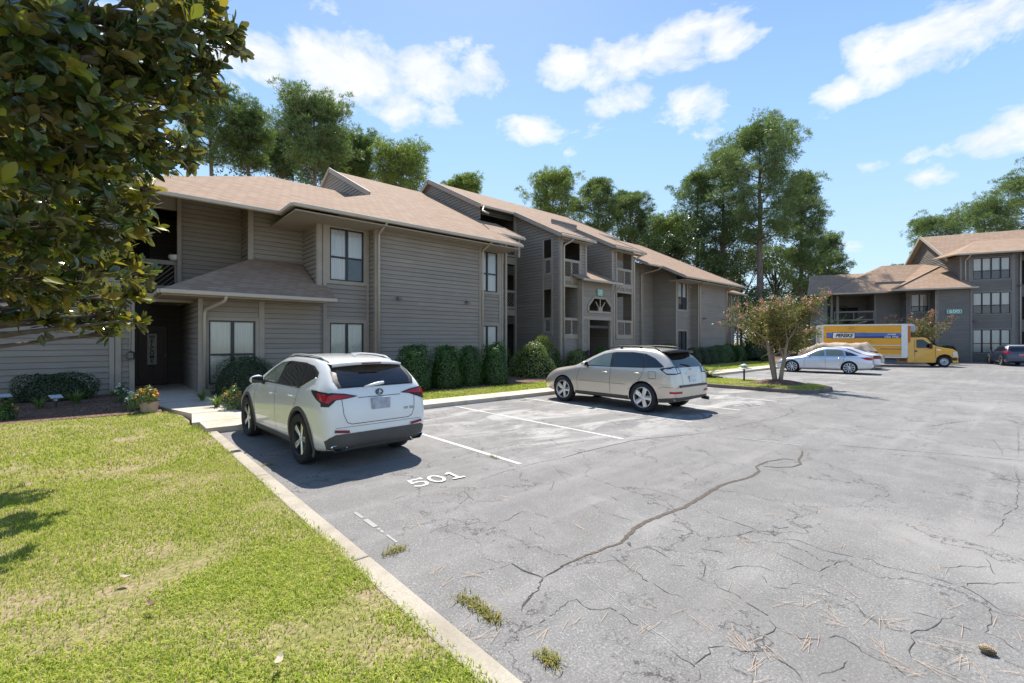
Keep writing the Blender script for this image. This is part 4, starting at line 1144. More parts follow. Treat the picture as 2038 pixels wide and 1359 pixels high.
# wall lamps
for px_, py_ in ((792, 594), (928, 602)):
    p = at(px_, py_, Y=16.02); wall_lamp(B5, (p.x, 16.03, p.z))
for px_, py_ in ((1400, 634), (1438, 636)):
    p = at(px_, py_, Y=16.02); wall_lamp(B5, (p.x, 16.03, p.z))
# balcony of the near section
railing(B5, (-0.2, 19.72), (1.85, 19.72), 3.55, at(340, 519, Y=19.7).z, ('\\', '/', '/'))
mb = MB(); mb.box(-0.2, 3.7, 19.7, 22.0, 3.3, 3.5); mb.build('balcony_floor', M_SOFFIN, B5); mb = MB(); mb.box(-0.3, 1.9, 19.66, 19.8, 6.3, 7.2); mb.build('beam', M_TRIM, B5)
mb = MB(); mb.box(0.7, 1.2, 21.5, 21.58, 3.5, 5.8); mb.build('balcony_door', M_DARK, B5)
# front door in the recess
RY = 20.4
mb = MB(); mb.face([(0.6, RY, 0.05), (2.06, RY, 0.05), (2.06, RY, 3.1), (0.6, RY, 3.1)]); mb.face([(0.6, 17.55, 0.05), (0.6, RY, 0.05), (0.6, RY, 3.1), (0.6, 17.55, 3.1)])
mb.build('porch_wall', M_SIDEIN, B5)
M_DOOR = simple('brown_door', (0.05, 0.024, 0.014), 0.5, vary=0.2, scale=3)
mb = MB(); mb.box(0.72, 1.62, RY - 0.06, RY - 0.01, 0.24, 2.3)
for (a, b, c, e) in ((0.82, 1.12, 0.4, 1.1), (1.22, 1.52, 0.4, 1.1), (0.82, 1.12, 1.25, 2.1), (1.22, 1.52, 1.25, 2.1)): mb.box(a, b, RY - 0.075, RY - 0.055, c, e)
dd = mb.build('door', M_DOOR, B5); bevel(dd, 0.01)
mb = MB(); mb.lathe([(-0.05, 0.001), (-0.05, 0.03), (-0.02, 0.035), (0.0, 0.012), (0.04, 0.012)], 12, 'y', off=(1.55, RY - 0.1, 1.25)); mb.build('handle', simple('brass', (0.5, 0.36, 0.14), 0.3, 1.0), dd, smooth=True)

# ---- things on the building
M_TEAL = simple('teal_plaque', (0.055, 0.35, 0.27), 0.45); M_CREAM = simple('cream_paint', (0.86, 0.88, 0.82), 0.5, vary=0.03); M_DGREEN = simple('dark_green_paint', (0.02, 0.14, 0.11), 0.5)
def plaque(name, c, xd, w, h, txt, label):
    c = Vector(c); xd = Vector((xd[0], xd[1], 0)).normalized(); n = Vector((xd.y, -xd.x, 0))
    t = empty(name, c, 0, label, 'house number sign')
    def plate(w, h, o0, o1):
        k = min(w, h) * 0.24; mb = MB(); out = []
        for (sx, sz, a0_) in ((1, 1, 0), (-1, 1, 90), (-1, -1, 180), (1, -1, 270)):
            for j in range(5):
                a_ = R(a0_ + 90 * j / 4); out.append((sx * (w / 2 - k) + k * math.cos(a_), sz * (h / 2 - k) + k * math.sin(a_)))
        n0 = len(mb.v)
        for o in (o1, o0): mb.v += [tuple(xd * p[0] + Vector((0, 0, p[1])) + n * o) for p in out]
        kk = len(out); mb.idx(tuple(range(kk))); 
        for i in range(kk): mb.idx((i, kk + i, kk + (i + 1) % kk, (i + 1) % kk))
        return mb
    plate(w, h, 0, 0.03).build('board', M_TEAL, t, fix=True)
    plate(w * 0.93, h * 0.88, 0.025, 0.034).build('border', M_CREAM, t, fix=True)
    plate(w * 0.87, h * 0.78, 0.03, 0.038).build('field', M_TEAL, t, fix=True)
    place_text('numerals', txt, h * 0.95, n * 0.042, xd, (0, 0, 1), M_CREAM, t, bold=0.004, sx=min(1.35, w * 0.8 / (h * 1.6)))
    return t
pc = at(1193.6, 582.3, Y=QY - 0.04)
plaque('number_sign', pc, (1, 0), 0.50, 0.36, '500', 'green plaque with pale numerals 500 above the arched light')

t = empty('welcome_banner', (1.02, RY - 0.1, 1.45), 0, 'tall pale WELCOME banner hanging beside the front door', 'banner')
M_BAN = simple('banner_cloth', (0.50, 0.48, 0.40), 0.8); M_INK = simple('banner_ink', (0.03, 0.03, 0.03), 0.8)
p0 = at(293, 664, Y=RY - 0.1); p1 = at(312, 725, Y=RY - 0.1)
t.location = ((p0.x + p1.x) / 2, RY - 0.1, (p0.z + p1.z) / 2)
hw, hh = (p1.x - p0.x) / 2, (p0.z - p1.z) / 2
mb = MB(); mb.box(-hw, hw, 0, 0.012, -hh, hh); mb.build('cloth', M_BAN, t)
mb = MB(); mb.box(-hw - 0.03, hw + 0.03, -0.01, 0.02, hh, hh + 0.02); mb.box(-hw - 0.03, hw + 0.03, -0.01, 0.02, -hh - 0.02, -hh); mb.build('rod', M_INK, t)
for i, ch in enumerate('WELCOME'):
    place_text('letter', ch, 0.17, (0, -0.004, hh - 0.12 - i * (2 * hh - 0.24) / 6), (1, 0, 0), (0, 0, 1), M_INK, t, bold=0.004)

pb0 = at(348, 507, Y=19.72)
mb = MB(); mb.lathe([(0, 0.001), (0, 0.09), (0.03, 0.13), (0.10, 0.17), (0.17, 0.165), (0.2, 0.15), (0.2, 0.135), (0.16, 0.145), (0.05, 0.1), (0.04, 0.001)], 24, 'z', off=(0, 0, 0))
o = mb.build('planter_bowl', simple('white_glaze', (0.78, 0.77, 0.74), 0.35), smooth=True); o.location = (pb0.x - 0.02, 19.70, at(348, 519, Y=19.7).z)
tag(o, 'rounded white bowl standing on the balcony rail', 'bowl')
# ================================================================== building with the plaque 600, across the far end of the lot
E6 = Vector((-0.40, 0.9165)); O6 = Vector((54.3, 2.6)); XL = Vector((0.40, -0.9165)); YL = Vector((0.9165, 0.40))
B6 = empty('apartment_building', (O6.x, O6.y, 0), math.atan2(XL.y, XL.x), 'grey wood-sided apartment building across the far end of the lot, with 600 plaque', 'apartment building')
def lp(px, py, y=0.0):
    u = (px - 1019.0) / FOC
    v = Vector((FW[0] + RT[0] * u, FW[1] + RT[1] * u)); vz = (676.5 - py) / FOC
    t = (y + O6.dot(YL)) / v.dot(YL)
    q = v * t - O6
    return Vector((q.dot(XL), y, CAMZ + vz * t))
def lx(px, y=0.0): return lp(px, 600, y).x
def lz(px, py, y=0.0): return lp(px, py, y).z
z0_ = -0.1
def wall6(p0, p1, z0, z1, op=(), lim=None): return wall(B6, p0, p1, z0, z1, op, lim, M_SIDE6, 0.03)
# three storeys
xl, xr = lx(1911), lx(2033)
ops = []
wx0, wx1 = lx(1936), lx(2010.5)
rowsz = [(lz(1970, 555), lz(1970, 513)), (lz(1970, 624), lz(1970, 582)), (0.75, lz(1970, 656))]
for (a, b) in rowsz: ops.append((wx0 - xl, wx1 - xl, a, b))
wall6((xl, 0), (xr, 0), z0_, 8.95, ops)
for i, (a, b) in enumerate(rowsz):
    window(B6, (xl, 0), (1, 0), wx0 - xl, wx1 - xl, a, b, 4, 0.40, M_CURT, trim=0.1, tmat=M_TRIM6, scr=((0, 0), (1, 0), (2, 0), (3, 0)) if i < 2 else ())
mb = MB()
for (a, b) in ((xl - 0.03, xl + 0.1), (lx(1927), lx(1932.5)), (lx(2013), lx(2020)), (xr - 0.1, xr)): mb.box(a, b, -0.05, -0.002, z0_, 8.8)
mb.build('corner_trim', M_TRIM6, B6)
wall6((xr, 0), (xr, 1.5), z0_, 8.9)
wall6((xr, 1.5), (xr + 14, 1.5), z0_, 8.9, [(0.4, 2.4, 0.6, 2.5), (0.4, 2.4, 3.5, 5.4), (0.4, 2.4, 6.4, 8.4)])
mb = MB(); mb.box(xr + 0.3, xr + 2.5, 1.56, 1.6, 0.4, 8.6); mb.build('dark_opening', M_DARK, B6)
# gable end facing the lot
zE6 = lz(1960, 503, -0.9) + 0.05
xg = xl - 0.35
def proj_x(q):
    w = O6 + XL * q[0] + YL * q[1]
    return 1019 + FOC * (w.x * RT[0] + w.y * RT[1]) / (w.x * FW[0] + w.y * FW[1])
yp = 3.0
while proj_x((xg, yp)) > 1832 and yp < 16: yp += 0.05
zp = lp(1832, 472, yp).z
ye = 1.6; k6 = (zp - zE6) / (yp - ye)
wall6((xl, 2 * yp - ye), (xl, 0.0), z0_, zp - 0.2, lim=lambda z: (max(0.0, yp - ye - (zp - 0.12 - z) / k6) if z > zE6 else 0.0, (min(2 * yp - ye, yp - ye + (zp - 0.12 - z) / k6)) if z > zE6 - 0.05 else 2 * yp - ye))
roof(B6, [([(xg, ye), (xr + 16, ye), (xr + 16, yp), (xg, yp)], lambda x, y: zE6 + k6 * (y - ye)),
          ([(xg, yp), (xr + 16, yp), (xr + 16, 2 * yp - ye), (xg, 2 * yp - ye)], lambda x, y: zp - k6 * (y - yp))])
xe = lx(1905, -0.9)
yt = 5.2; zt = zE6 + k6 * (yt - ye) + 0.05
xt = lp(1944, 486, yt).x
roof(B6, [([(xe, -0.9), (xr + 16, -0.9), (xr + 16, yt), (xt, yt)], lambda x, y: zE6 + (zt - zE6) * (y + 0.9) / (yt + 0.9)),
          ])
mb = MB(); mb.slab([Vector((xe, -0.9, zE6 + 0.004)), Vector((xt, yt, zt + 0.004)), Vector((xe - 0.6, 2.4, zE6 + 0.1))], 0.1); mb.build('roof', M_SHIN, B6)
gutter(B6, [(xe - 0.1, -0.96, zE6 - 0.07), (xr + 16, -0.96, zE6 - 0.07)], 0.12, 0.13)
rake(B6, [(xg - 0.03, ye - 0.3, zE6 - 0.2), (xg - 0.03, yp, zp - 0.02)], 0.06, 0.25, M_GUT); rake(B6, [(xg - 0.03, yp, zp - 0.02), (xg - 0.03, 2 * yp - ye, zE6)], 0.06, 0.25, M_GUT)
downspout(B6, [(xl + 0.35, -0.9, zE6 - 0.15), (xl + 0.3, -0.1, zE6 - 0.5), (xl + 0.3, -0.1, 6.2)])
downspout(B6, [(lx(2031, -0.1), -0.1, 8.7), (lx(2031, -0.1), -0.1, 0)])
# two storeys
zE2 = lz(1900, 571.5, -1.5)
fy = -0.9
fx0, fx1 = lx(1865, fy), lx(1934, fy)
wall6((fx0, fy), (fx1, fy), z0_, zE2 + 0.1)
wall6((fx0, 0.6), (fx0, fy), z0_, zE2 + 0.1); wall6((fx1, fy), (fx1, 0), z0_, zE2 + 0.4)
vx0, vx1 = lx(1803, 0.3), lx(1864, 0.3)
q0, q1, qa, qb = lx(1813, 0.3), lx(1847, 0.3), lz(1830, 620, 0.3), lz(1830, 585.5, 0.3)
wall6((vx0, 0.3), (vx1, 0.3), z0_, zE2 + 0.3, [(q0 - vx0, q1 - vx0, qa, qb), (q0 - vx0, q1 - vx0, 0.6, lz(1830, 657, 0.3))])
window(B6, (vx0, 0.3), (1, 0), q0 - vx0, q1 - vx0, qa, qb, 2, 0.3, M_TANBL, trim=0.1, tmat=M_TRIM6, scr=((0, 0), (1, 0)))
window(B6, (vx0, 0.3), (1, 0), q0 - vx0, q1 - vx0, 0.6, lz(1830, 657, 0.3), 2, 0.4, M_CURT, trim=0.1, tmat=M_TRIM6)
sx0, sx1 = lx(1741, 1.6), lx(1804, 1.6)
wall6((sx0, 1.6), (sx1, 1.6), z0_, zE2 + 1.0); wall6((vx0, 1.6), (vx0, 0.3), z0_, zE2 + 0.6)
bx_ = lx(1655, 1.6)
mb = MB(); mb.box(bx_ - 0.1, bx_ + 0.08, 1.5, 1.68, z0_, zE2 + 0.4); mb.box(lx(1664, 1.6), lx(1669, 1.6), 1.5, 1.66, z0_, zE2 + 0.4); mb.box(sx0 - 0.05, sx0 + 0.1, 1.55, 1.6, z0_, zE2 + 0.6)
mb.box(fx0 - 0.02, fx0 + 0.1, fy - 0.05, fy - 0.002, z0_, zE2); mb.box(fx1 - 0.1, fx1 + 0.02, fy - 0.05, fy - 0.002, z0_, zE2)
mb.build('corner_trim', M_TRIM6, B6)
wall6((bx_ - 1, 4.2), (sx0 + 0.3, 4.2), z0_, zE2 + 1.5); wall6((sx0, 4.2), (sx0, 1.6), z0_, zE2 + 0.5)
mb = MB(); mb.box(bx_ + 1.2, bx_ + 2.6, 4.1, 4.16, 3.0, 5.0); mb.build('balcony_door', M_DARK, B6)
mb = MB(); mb.box(bx_, sx0, 1.7, 4.1, 2.7, 2.9); mb.build('balcony_floor', M_TRIM6, B6)
railing(B6, (bx_ + 0.2, 1.6), (sx0 - 0.05, 1.6), lz(1700, 638, 1.6), lz(1700, 619, 1.6), ('\\', '\\'), M_TRIM6)
wall6((lx(1612, 1.2), 1.2), (bx_ - 0.4, 1.2), z0_, zE2 + 0.2)
e1 = Vector((lx(1776, -1.5), -1.5, zE2)); e1b = Vector((lx(1776, 0.2), 0.2, zE2)); e2 = Vector((lx(1946, -1.5), -1.5, zE2)); e0 = Vector((lx(1650, 0.2), 0.2, zE2))
pk = lp(1868.5, 530, 3.4); r1 = lp(1755, 529, 5.0); r2 = lp(1838.6, 526, 5.0)
e2b = Vector((xl + 0.05, 0.02, lz(1911, 552, 0.0)))
mb = MB()
mb.face([e1, e2, pk]); mb.face([e2, e2 + Vector((0, 1.6, 0)), pk]); mb.face([e0, e1b, r1]); mb.face([e1b, r2, r1]); mb.face([e1b, pk, r2]); mb.face([e1b, e1, pk])
f0 = lp(1606, 588, 0.2); f0.z = zE2 - 0.15; g0_ = lp(1612, 549, 6.0); g1_ = lp(1741, 543, 6.0)
mb.face([f0, Vector((e0.x + 1.5, 0.2, zE2 - 0.15)), g1_, g0_]); mb.face([e0, r1, e0 + Vector((-0.6, 5, 0.2))])
mb.face([r1, r2, r2 + Vector((0, 6, -3)), r1 + Vector((0, 6, -3))]); 
mb.build('roof', M_SHIN, B6, fix=False)
mb = MB(); mb.face([e1 + Vector((0, 0.02, -0.1)), e2 + Vector((0, 0.02, -0.1)), e2 + Vector((0, 1.8, -0.1)), e1 + Vector((0, 1.8, -0.1))]); mb.face([e0 + Vector((0, 0.05, -0.1)), e1b + Vector((0, 0.05, -0.1)), e1b + Vector((0, 4.5, -0.1)), e0 + Vector((0, 4.5, -0.1))])
mb.build('soffit', M_SOFF, B6)
gutter(B6, [e1 + Vector((-0.05, -0.05, -0.07)), e2 + Vector((0.05, -0.05, -0.07))], 0.13, 0.14); gutter(B6, [e0 + Vector((0, -0.05, -0.07)), e1b + Vector((0, -0.05, -0.07))], 0.13, 0.14)
mb = MB(); mb.bar(e1 + Vector((0, 0, 0.03)), pk + Vector((0, 0, 0.03)), 0.3, 0.04); mb.build('ridge_cap', M_SHIN, B6)
downspout(B6, [(fx0 - 0.1, fy - 0.06, zE2 - 0.1), (fx0 - 0.1, fy - 0.06, 0)])
MLAMP = simple('lamp_metal', (0.10, 0.095, 0.09), 0.5)
for (px_, py_, yy_) in ((1886.5, 640, fy), (1938, 639.5, 0.0), (2028, 568, 0.0)):
    q = lp(px_, py_, yy_); mb = MB(); mb.box(q.x - 0.05, q.x + 0.05, q.y - 0.1, q.y, q.z - 0.04, q.z + 0.06); mb.box(q.x - 0.12, q.x + 0.12, q.y - 0.26, q.y - 0.08, q.z - 0.03, q.z + 0.05); mb.build('wall_lamp', MLAMP, B6)
pc = lp(1899, 620, fy - 0.05); pw = O6 + XL * pc.x + YL * pc.y
plaque('number_sign', (pw.x, pw.y, pc.z), (XL.x, XL.y), 1.0, 0.36, '600', 'pale green plaque with numerals 600 on the grey siding')
# ------------------------------------------------------------------ camera, sun, sky
cd = bpy.data.cameras.new('camera'); cam = bpy.data.objects.new('camera', cd); COL.objects.link(cam)
cam.location = (0, 0, CAMZ); cam.rotation_euler = (R(90), 0, HEAD - R(90))
cd.sensor_width = 36; cd.lens = 36 * FOC / 2038; cd.shift_y = -3.0 / 2038; cd.clip_start = 0.05; cd.clip_end = 3000
SC.camera = cam
SUN = Vector((0.36, 0.50, 1.0)).normalized()
sl = bpy.data.lights.new('sun', 'SUN'); so = bpy.data.objects.new('sun', sl); COL.objects.link(so)
sl.energy = 4.9; sl.angle = R(0.53); sl.color = (1.0, 0.935, 0.83)
so.rotation_euler = SUN.to_track_quat('Z', 'Y').to_euler()
w = bpy.data.worlds.new('World'); SC.world = w; w.use_nodes = True; nt = w.node_tree
for n_ in list(nt.nodes): nt.nodes.remove(n_)
out = nt.nodes.new('ShaderNodeOutputWorld'); bg = nt.nodes.new('ShaderNodeBackground')
sk = nt.nodes.new('ShaderNodeTexSky'); sk.sky_type = 'NISHITA'; sk.sun_disc = False
sk.sun_elevation = math.asin(SUN.z); sk.sun_rotation = math.atan2(SUN.x, SUN.y)
sk.air_density = 1.0; sk.dust_density = 1.2; sk.ozone_density = 2.2
tc = nt.nodes.new('ShaderNodeTexCoord'); gen = tc.outputs['Generated']
sp = nt.nodes.new('ShaderNodeSeparateXYZ'); nt.links.new(gen, sp.inputs[0])
# clouds: patches of the sky (by direction) filled with broken noise
mp = nt.nodes.new('ShaderNodeMapping'); nt.links.new(gen, mp.inputs['Vector']); mp.inputs['Scale'].default_value = (1, 1, 1.8)
n1 = noise(nt, mp.outputs['Vector'], 7.5, 9, 0.62, 0.25); n2 = noise(nt, mp.outputs['Vector'], 14, 6, 0.6, 0.2)
den = None
ms_ = nt.nodes.new('ShaderNodeVectorMath'); ms_.operation = 'MULTIPLY'; nt.links.new(gen, ms_.inputs[0]); ms_.inputs[1].default_value = (1, 1, 1.75)
CL = [((540, 115), 0.14, 0.85), ((640, 120), 0.17, 1.0), ((740, 150), 0.18, 1.0), ((850, 150), 0.17, 1.0), ((960, 145), 0.12, 0.95), ((800, 215), 0.14, 0.85), ((880, 240), 0.10, 0.8), ((640, 190), 0.14, 0.75), ((660, 25), 0.12, 0.45), ((900, 80), 0.08, 0.5), ((1140, 130), 0.11, 0.95), ((1230, 115), 0.15, 1.0), ((1340, 95), 0.16, 1.0), ((1440, 75), 0.12, 0.95), ((1260, 190), 0.12, 0.7), ((1370, 200), 0.13, 0.75), ((1200, 225), 0.10, 0.6), ((1060, 250), 0.11, 0.8), ((1420, 268), 0.07, 0.6), ((1020, 270), 0.08, 0.6),
      ((1800, 95), 0.13, 0.95), ((1890, 60), 0.15, 0.95), ((1990, 15), 0.15, 0.9), ((1760, 150), 0.10, 0.85), ((1680, 185), 0.09, 0.8), ((1850, 120), 0.11, 0.8), ((1980, 275), 0.10, 0.9), ((2060, 245), 0.13, 0.85), ((1940, 290), 0.07, 0.7), ((1850, 350), 0.08, 0.65), ((1730, 330), 0.06, 0.6), ((1810, 310), 0.05, 0.5), ((1700, 490), 0.05, 0.5), ((420, 90), 0.2, 0.6), ((100, 60), 0.3, 0.7)]
for (pxy, rad, amt) in CL:
    v = at(pxy[0], pxy[1], D=1.0) - Vector((0, 0, CAMZ)); v.normalize()
    dt = nt.nodes.new('ShaderNodeVectorMath'); dt.operation = 'DISTANCE'; nt.links.new(ms_.outputs[0], dt.inputs[0]); dt.inputs[1].default_value = (v.x, v.y, v.z * 1.75)
    d_ = mth(nt, 'MULTIPLY', mth(nt, 'MAXIMUM', mth(nt, 'SUBTRACT', 1.0, mth(nt, 'DIVIDE', dt.outputs['Value'], rad * 0.80)), 0.0), amt)
    den = d_ if den is None else mth(nt, 'MAXIMUM', den, d_)
# scattered clouds elsewhere so reflections are not empty
far = mth(nt, 'MULTIPLY', mth(nt, 'MAXIMUM', mth(nt, 'MULTIPLY', mth(nt, 'ADD', sp.outputs['X'], sp.outputs['Y']), -1.0), 0.0), 0.30)
den = mth(nt, 'MAXIMUM', den, far)
body = mth(nt, 'ADD', mth(nt, 'MULTIPLY', den, 0.92), mth(nt, 'MULTIPLY', mth(nt, 'SUBTRACT', n1, 0.5), 1.9))
body = mth(nt, 'ADD', body, mth(nt, 'MULTIPLY', mth(nt, 'SUBTRACT', n2, 0.5), 0.55))
cov = ramp(nt, body, [(0.30, 0.0), (0.45, 0.45), (0.72, 0.92)])
shade = ramp(nt, n1, [(0.35, (3.55, 3.75, 4.05)), (0.60, (4.35, 4.4, 4.45))])
skyc = mix(nt, 1.0, sk.outputs['Color'], (1.0, 1.0, 1.0), 'MULTIPLY')
skyc2 = mix(nt, 0.8, skyc, ramp(nt, sp.outputs['Z'], [(0.0, (2.75, 3.6, 4.4)), (0.16, (2.25, 3.3, 4.4)), (0.38, (1.50, 2.70, 4.3)), (0.65, (0.70, 1.55, 3.2)), (1.0, (0.30, 0.75, 1.9))]))
nt.links.new(mix(nt, cov, skyc2, shade), bg.inputs['Color'])
bg.inputs['Strength'].default_value = 0.15
nt.links.new(bg.outputs[0], out.inputs['Surface'])
SC.view_settings.view_transform = 'Standard'; SC.view_settings.look = 'None'; SC.view_settings.gamma = 1.0; SC.view_settings.exposure = 0.72
SC.render.film_transparent = False
SC.cycles.max_bounces = 8; SC.cycles.transparent_max_bounces = 12; SC.cycles.use_denoising = True
SC.cycles.caustics_reflective = False; SC.cycles.caustics_refractive = False
SC.cycles.sample_clamp_indirect = 6.0
# ------------------------------------------------------------------ foliage
def m_leaf(name, stops, rough=0.4, trans=0.3, spec=0.4, noise_scale=2.0, under=None):
    m, nt, b = mat_new(name)
    ge = nt.nodes.new('ShaderNodeNewGeometry')
    n = noise(nt, coords(nt), noise_scale, 3, 0.6)
    f = mth(nt, 'ADD', mth(nt, 'MULTIPLY', ge.outputs['Random Per Island'], 0.65), mth(nt, 'MULTIPLY', n, 0.35))
    c = ramp(nt, f, stops)
    if under is not None: c = mix(nt, ge.outputs['Backfacing'], c, under)
    nt.links.new(c, b.inputs['Base Color']); b.inputs['Roughness'].default_value = rough; b.inputs['Specular IOR Level'].default_value = spec
    if trans > 0:
        tr = nt.nodes.new('ShaderNodeBsdfTranslucent'); nt.links.new(mix(nt, 1.0, c, (0.88, 1.0, 0.45), 'MULTIPLY'), tr.inputs['Color'])
        ms = nt.nodes.new('ShaderNodeMixShader'); ms.inputs[0].default_value = trans
        out = nt.nodes['Material Output']
        nt.links.new(b.outputs[0], ms.inputs[1]); nt.links.new(tr.outputs[0], ms.inputs[2]); nt.links.new(ms.outputs[0], out.inputs['Surface'])
    return m
def m_bark(name, c0, c1, sc=6):
    m, nt, b = mat_new(name)
    n = noise(nt, coords(nt, (1, 1, 0.25)), sc, 6, 0.7, 0.5)
    nt.links.new(ramp(nt, n, [(0.3, c0), (0.7, c1)]), b.inputs['Base Color']); b.inputs['Roughness'].default_value = 0.95
    bump(nt, b, n, 0.7, 0.03); return m
M_SHRUB = m_leaf('shrub_leaves', [(0.15, (0.016, 0.048, 0.009)), (0.5, (0.036, 0.098, 0.016)), (0.85, (0.085, 0.185, 0.028))], 0.35, 0.25)
M_SHRUBD = m_leaf('dark_shrub_leaves', [(0.15, (0.016, 0.034, 0.012)), (0.5, (0.034, 0.062, 0.022)), (0.85, (0.062, 0.105, 0.035))], 0.4, 0.15)
M_SHRUBY = m_leaf('yellow_shrub_leaves', [(0.15, (0.045, 0.085, 0.018)), (0.5, (0.13, 0.19, 0.04)), (0.85, (0.30, 0.34, 0.10))], 0.35, 0.3)
M_PINE = m_leaf('pine_needles', [(0.1, (0.085, 0.130, 0.055)), (0.5, (0.175, 0.245, 0.100)), (0.9, (0.30, 0.37, 0.165))], 0.5, 0.35, 0.3, 0.5)
M_PINEY = m_leaf('light_pine_needles', [(0.1, (0.11, 0.165, 0.045)), (0.5, (0.23, 0.30, 0.085)), (0.9, (0.37, 0.43, 0.14))], 0.5, 0.38, 0.3, 0.5)
M_OAK = m_leaf('dark_tree_leaves', [(0.1, (0.028, 0.050, 0.016)), (0.5, (0.065, 0.105, 0.032)), (0.9, (0.13, 0.18, 0.06))], 0.35, 0.2, 0.45, 0.6)
M_CRAPE = m_leaf('crape_leaves', [(0.1, (0.075, 0.11, 0.025)), (0.42, (0.17, 0.195, 0.05)), (0.72, (0.27, 0.215, 0.075)), (0.95, (0.34, 0.14, 0.075))], 0.4, 0.35, 0.35)
M_PINK = m_leaf('pink_blossom', [(0.1, (0.62, 0.20, 0.30)), (0.9, (0.88, 0.50, 0.58))], 0.6, 0.3, 0.2)
M_RED = m_leaf('red_blossom', [(0.1, (0.50, 0.16, 0.18)), (0.9, (0.66, 0.34, 0.34))], 0.6, 0.3, 0.2)
M_MAG = m_leaf('magnolia_leaves', [(0.1, (0.036, 0.062, 0.022)), (0.45, (0.068, 0.105, 0.030)), (0.75, (0.13, 0.17, 0.034)), (0.95, (0.30, 0.34, 0.045))], 0.15, 0.36, 0.7, 1.2, under=(0.15, 0.14, 0.065))
M_MAGY = m_leaf('young_magnolia_leaves', [(0.1, (0.17, 0.20, 0.015)), (0.9, (0.32, 0.31, 0.03))], 0.3, 0.5, 0.5, 1.2, under=(0.30, 0.23, 0.06))
M_PBARK = m_bark('pine_bark', (0.10, 0.075, 0.06), (0.27, 0.215, 0.18)); M_CBARK = m_bark('crape_bark', (0.20, 0.15, 0.11), (0.40, 0.32, 0.25), 9); M_DBARK = m_bark('grey_bark', (0.07, 0.055, 0.045), (0.17, 0.14, 0.115))
M_LIRI = m_leaf('strap_leaves', [(0.1, (0.075, 0.14, 0.03)), (0.6, (0.17, 0.25, 0.07)), (0.95, (0.42, 0.46, 0.22))], 0.4, 0.3)
M_SAGO = m_leaf('sago_fronds', [(0.1, (0.05, 0.12, 0.012)), (0.9, (0.15, 0.27, 0.03))], 0.35, 0.25)

def leaf_mesh(name, pts, nrm, size, asp, seed, mats, spread=0.9, fold=0.25, mi=None, cup=0.0):
    """one small kite-shaped leaf (two faces along the midrib) at each point"""
    r = np.random.default_rng(seed); n = len(pts)
    nz = nrm + r.normal(size=(n, 3)) * spread; nz /= np.linalg.norm(nz, axis=1)[:, None] + 1e-9
    t = r.normal(size=(n, 3)); t -= nz * (t * nz).sum(1)[:, None]; t /= np.linalg.norm(t, axis=1)[:, None] + 1e-9
    s = np.cross(nz, t)
    L = (size * r.uniform(0.65, 1.3, n))[:, None]; W = L * asp
    a = pts - t * L * 0.5; b = pts + t * L * 0.5
    c = pts + s * W * 0.5 + nz * W * fold * 0.5; d = pts - s * W * 0.5 + nz * W * fold * 0.5
    V = np.stack([a, c, b, d], 1).reshape(-1, 3); k = np.arange(n) * 4
    tr = np.stack([np.stack([k, k + 1, k + 2], 1), np.stack([k, k + 2, k + 3], 1)], 1).reshape(-1, 3)
    return raw_mesh(name, V, tr, mats, None if mi is None else np.repeat(mi, 2))

def raw_mesh(name, V, F, mats, mi=None, smooth=False):
    me = bpy.data.meshes.new(name); me.vertices.add(len(V)); me.vertices.foreach_set('co', np.ascontiguousarray(V, dtype=np.float32).ravel())
    k = F.shape[1]; me.loops.add(F.size); me.loops.foreach_set('vertex_index', np.ascontiguousarray(F, dtype=np.int32).ravel())
    me.polygons.add(len(F)); me.polygons.foreach_set('loop_start', (np.arange(len(F)) * k).astype(np.int32))
    if not isinstance(mats, (list, tuple)): mats = [mats]
    for m in mats: me.materials.append(m)
    if mi is not None: me.polygons.foreach_set('material_index', np.asarray(mi, dtype=np.int32))
    if smooth: me.polygons.foreach_set('use_smooth', [True] * len(F))
    me.update(calc_edges=True)
    return me

def shrub_mesh(name, rx, ry, h, n, seed, mat, leaf=0.06, power=2.6, rough=0.06, lift=0.05, asp=0.55):
    """clipped shrub: leaves in a shell round a super-ellipsoid, plus an inner mass of leaves and stems"""
    r = np.random.default_rng(seed)
    v = r.normal(size=(n, 3)); v[:, 2] = np.abs(v[:, 2]) * 1.25; v /= np.linalg.norm(v, axis=1)[:, None]
    k = (np.abs(v) ** power).sum(1) ** (-1.0 / power)
    p = v * k[:, None]
    lum = 1 + rough * (np.sin(p[:, 0] * 4.1 + seed) * np.cos(p[:, 1] * 3.7 + 1.3 * seed) + 0.6 * np.sin(p[:, 2] * 6 + p[:, 0] * 5)) + r.normal(size=n) * 0.03
    depth = 1 - 0.5 * r.uniform(0, 1, n) ** 3
    p = p * (lum * depth)[:, None]
    nn = v.copy()
    tuck = 0.88 + 0.12 * np.clip(p[:, 2] * 4, 0, 1)
    P = np.stack([p[:, 0] * rx * tuck, p[:, 1] * ry * tuck, p[:, 2] * h + lift], 1)
    return leaf_mesh(name, P, nn, leaf, asp, seed, mat, 0.75)

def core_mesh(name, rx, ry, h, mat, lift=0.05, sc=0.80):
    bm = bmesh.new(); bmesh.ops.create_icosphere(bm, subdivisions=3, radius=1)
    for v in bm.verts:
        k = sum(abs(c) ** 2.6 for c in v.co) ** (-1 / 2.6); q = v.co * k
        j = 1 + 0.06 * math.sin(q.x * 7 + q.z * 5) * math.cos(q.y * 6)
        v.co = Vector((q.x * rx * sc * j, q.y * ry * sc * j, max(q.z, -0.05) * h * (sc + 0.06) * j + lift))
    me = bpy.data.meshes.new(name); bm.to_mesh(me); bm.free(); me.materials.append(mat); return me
M_CORE = simple('shrub_twigs', (0.018, 0.022, 0.010), 0.95, vary=0.4, scale=14)

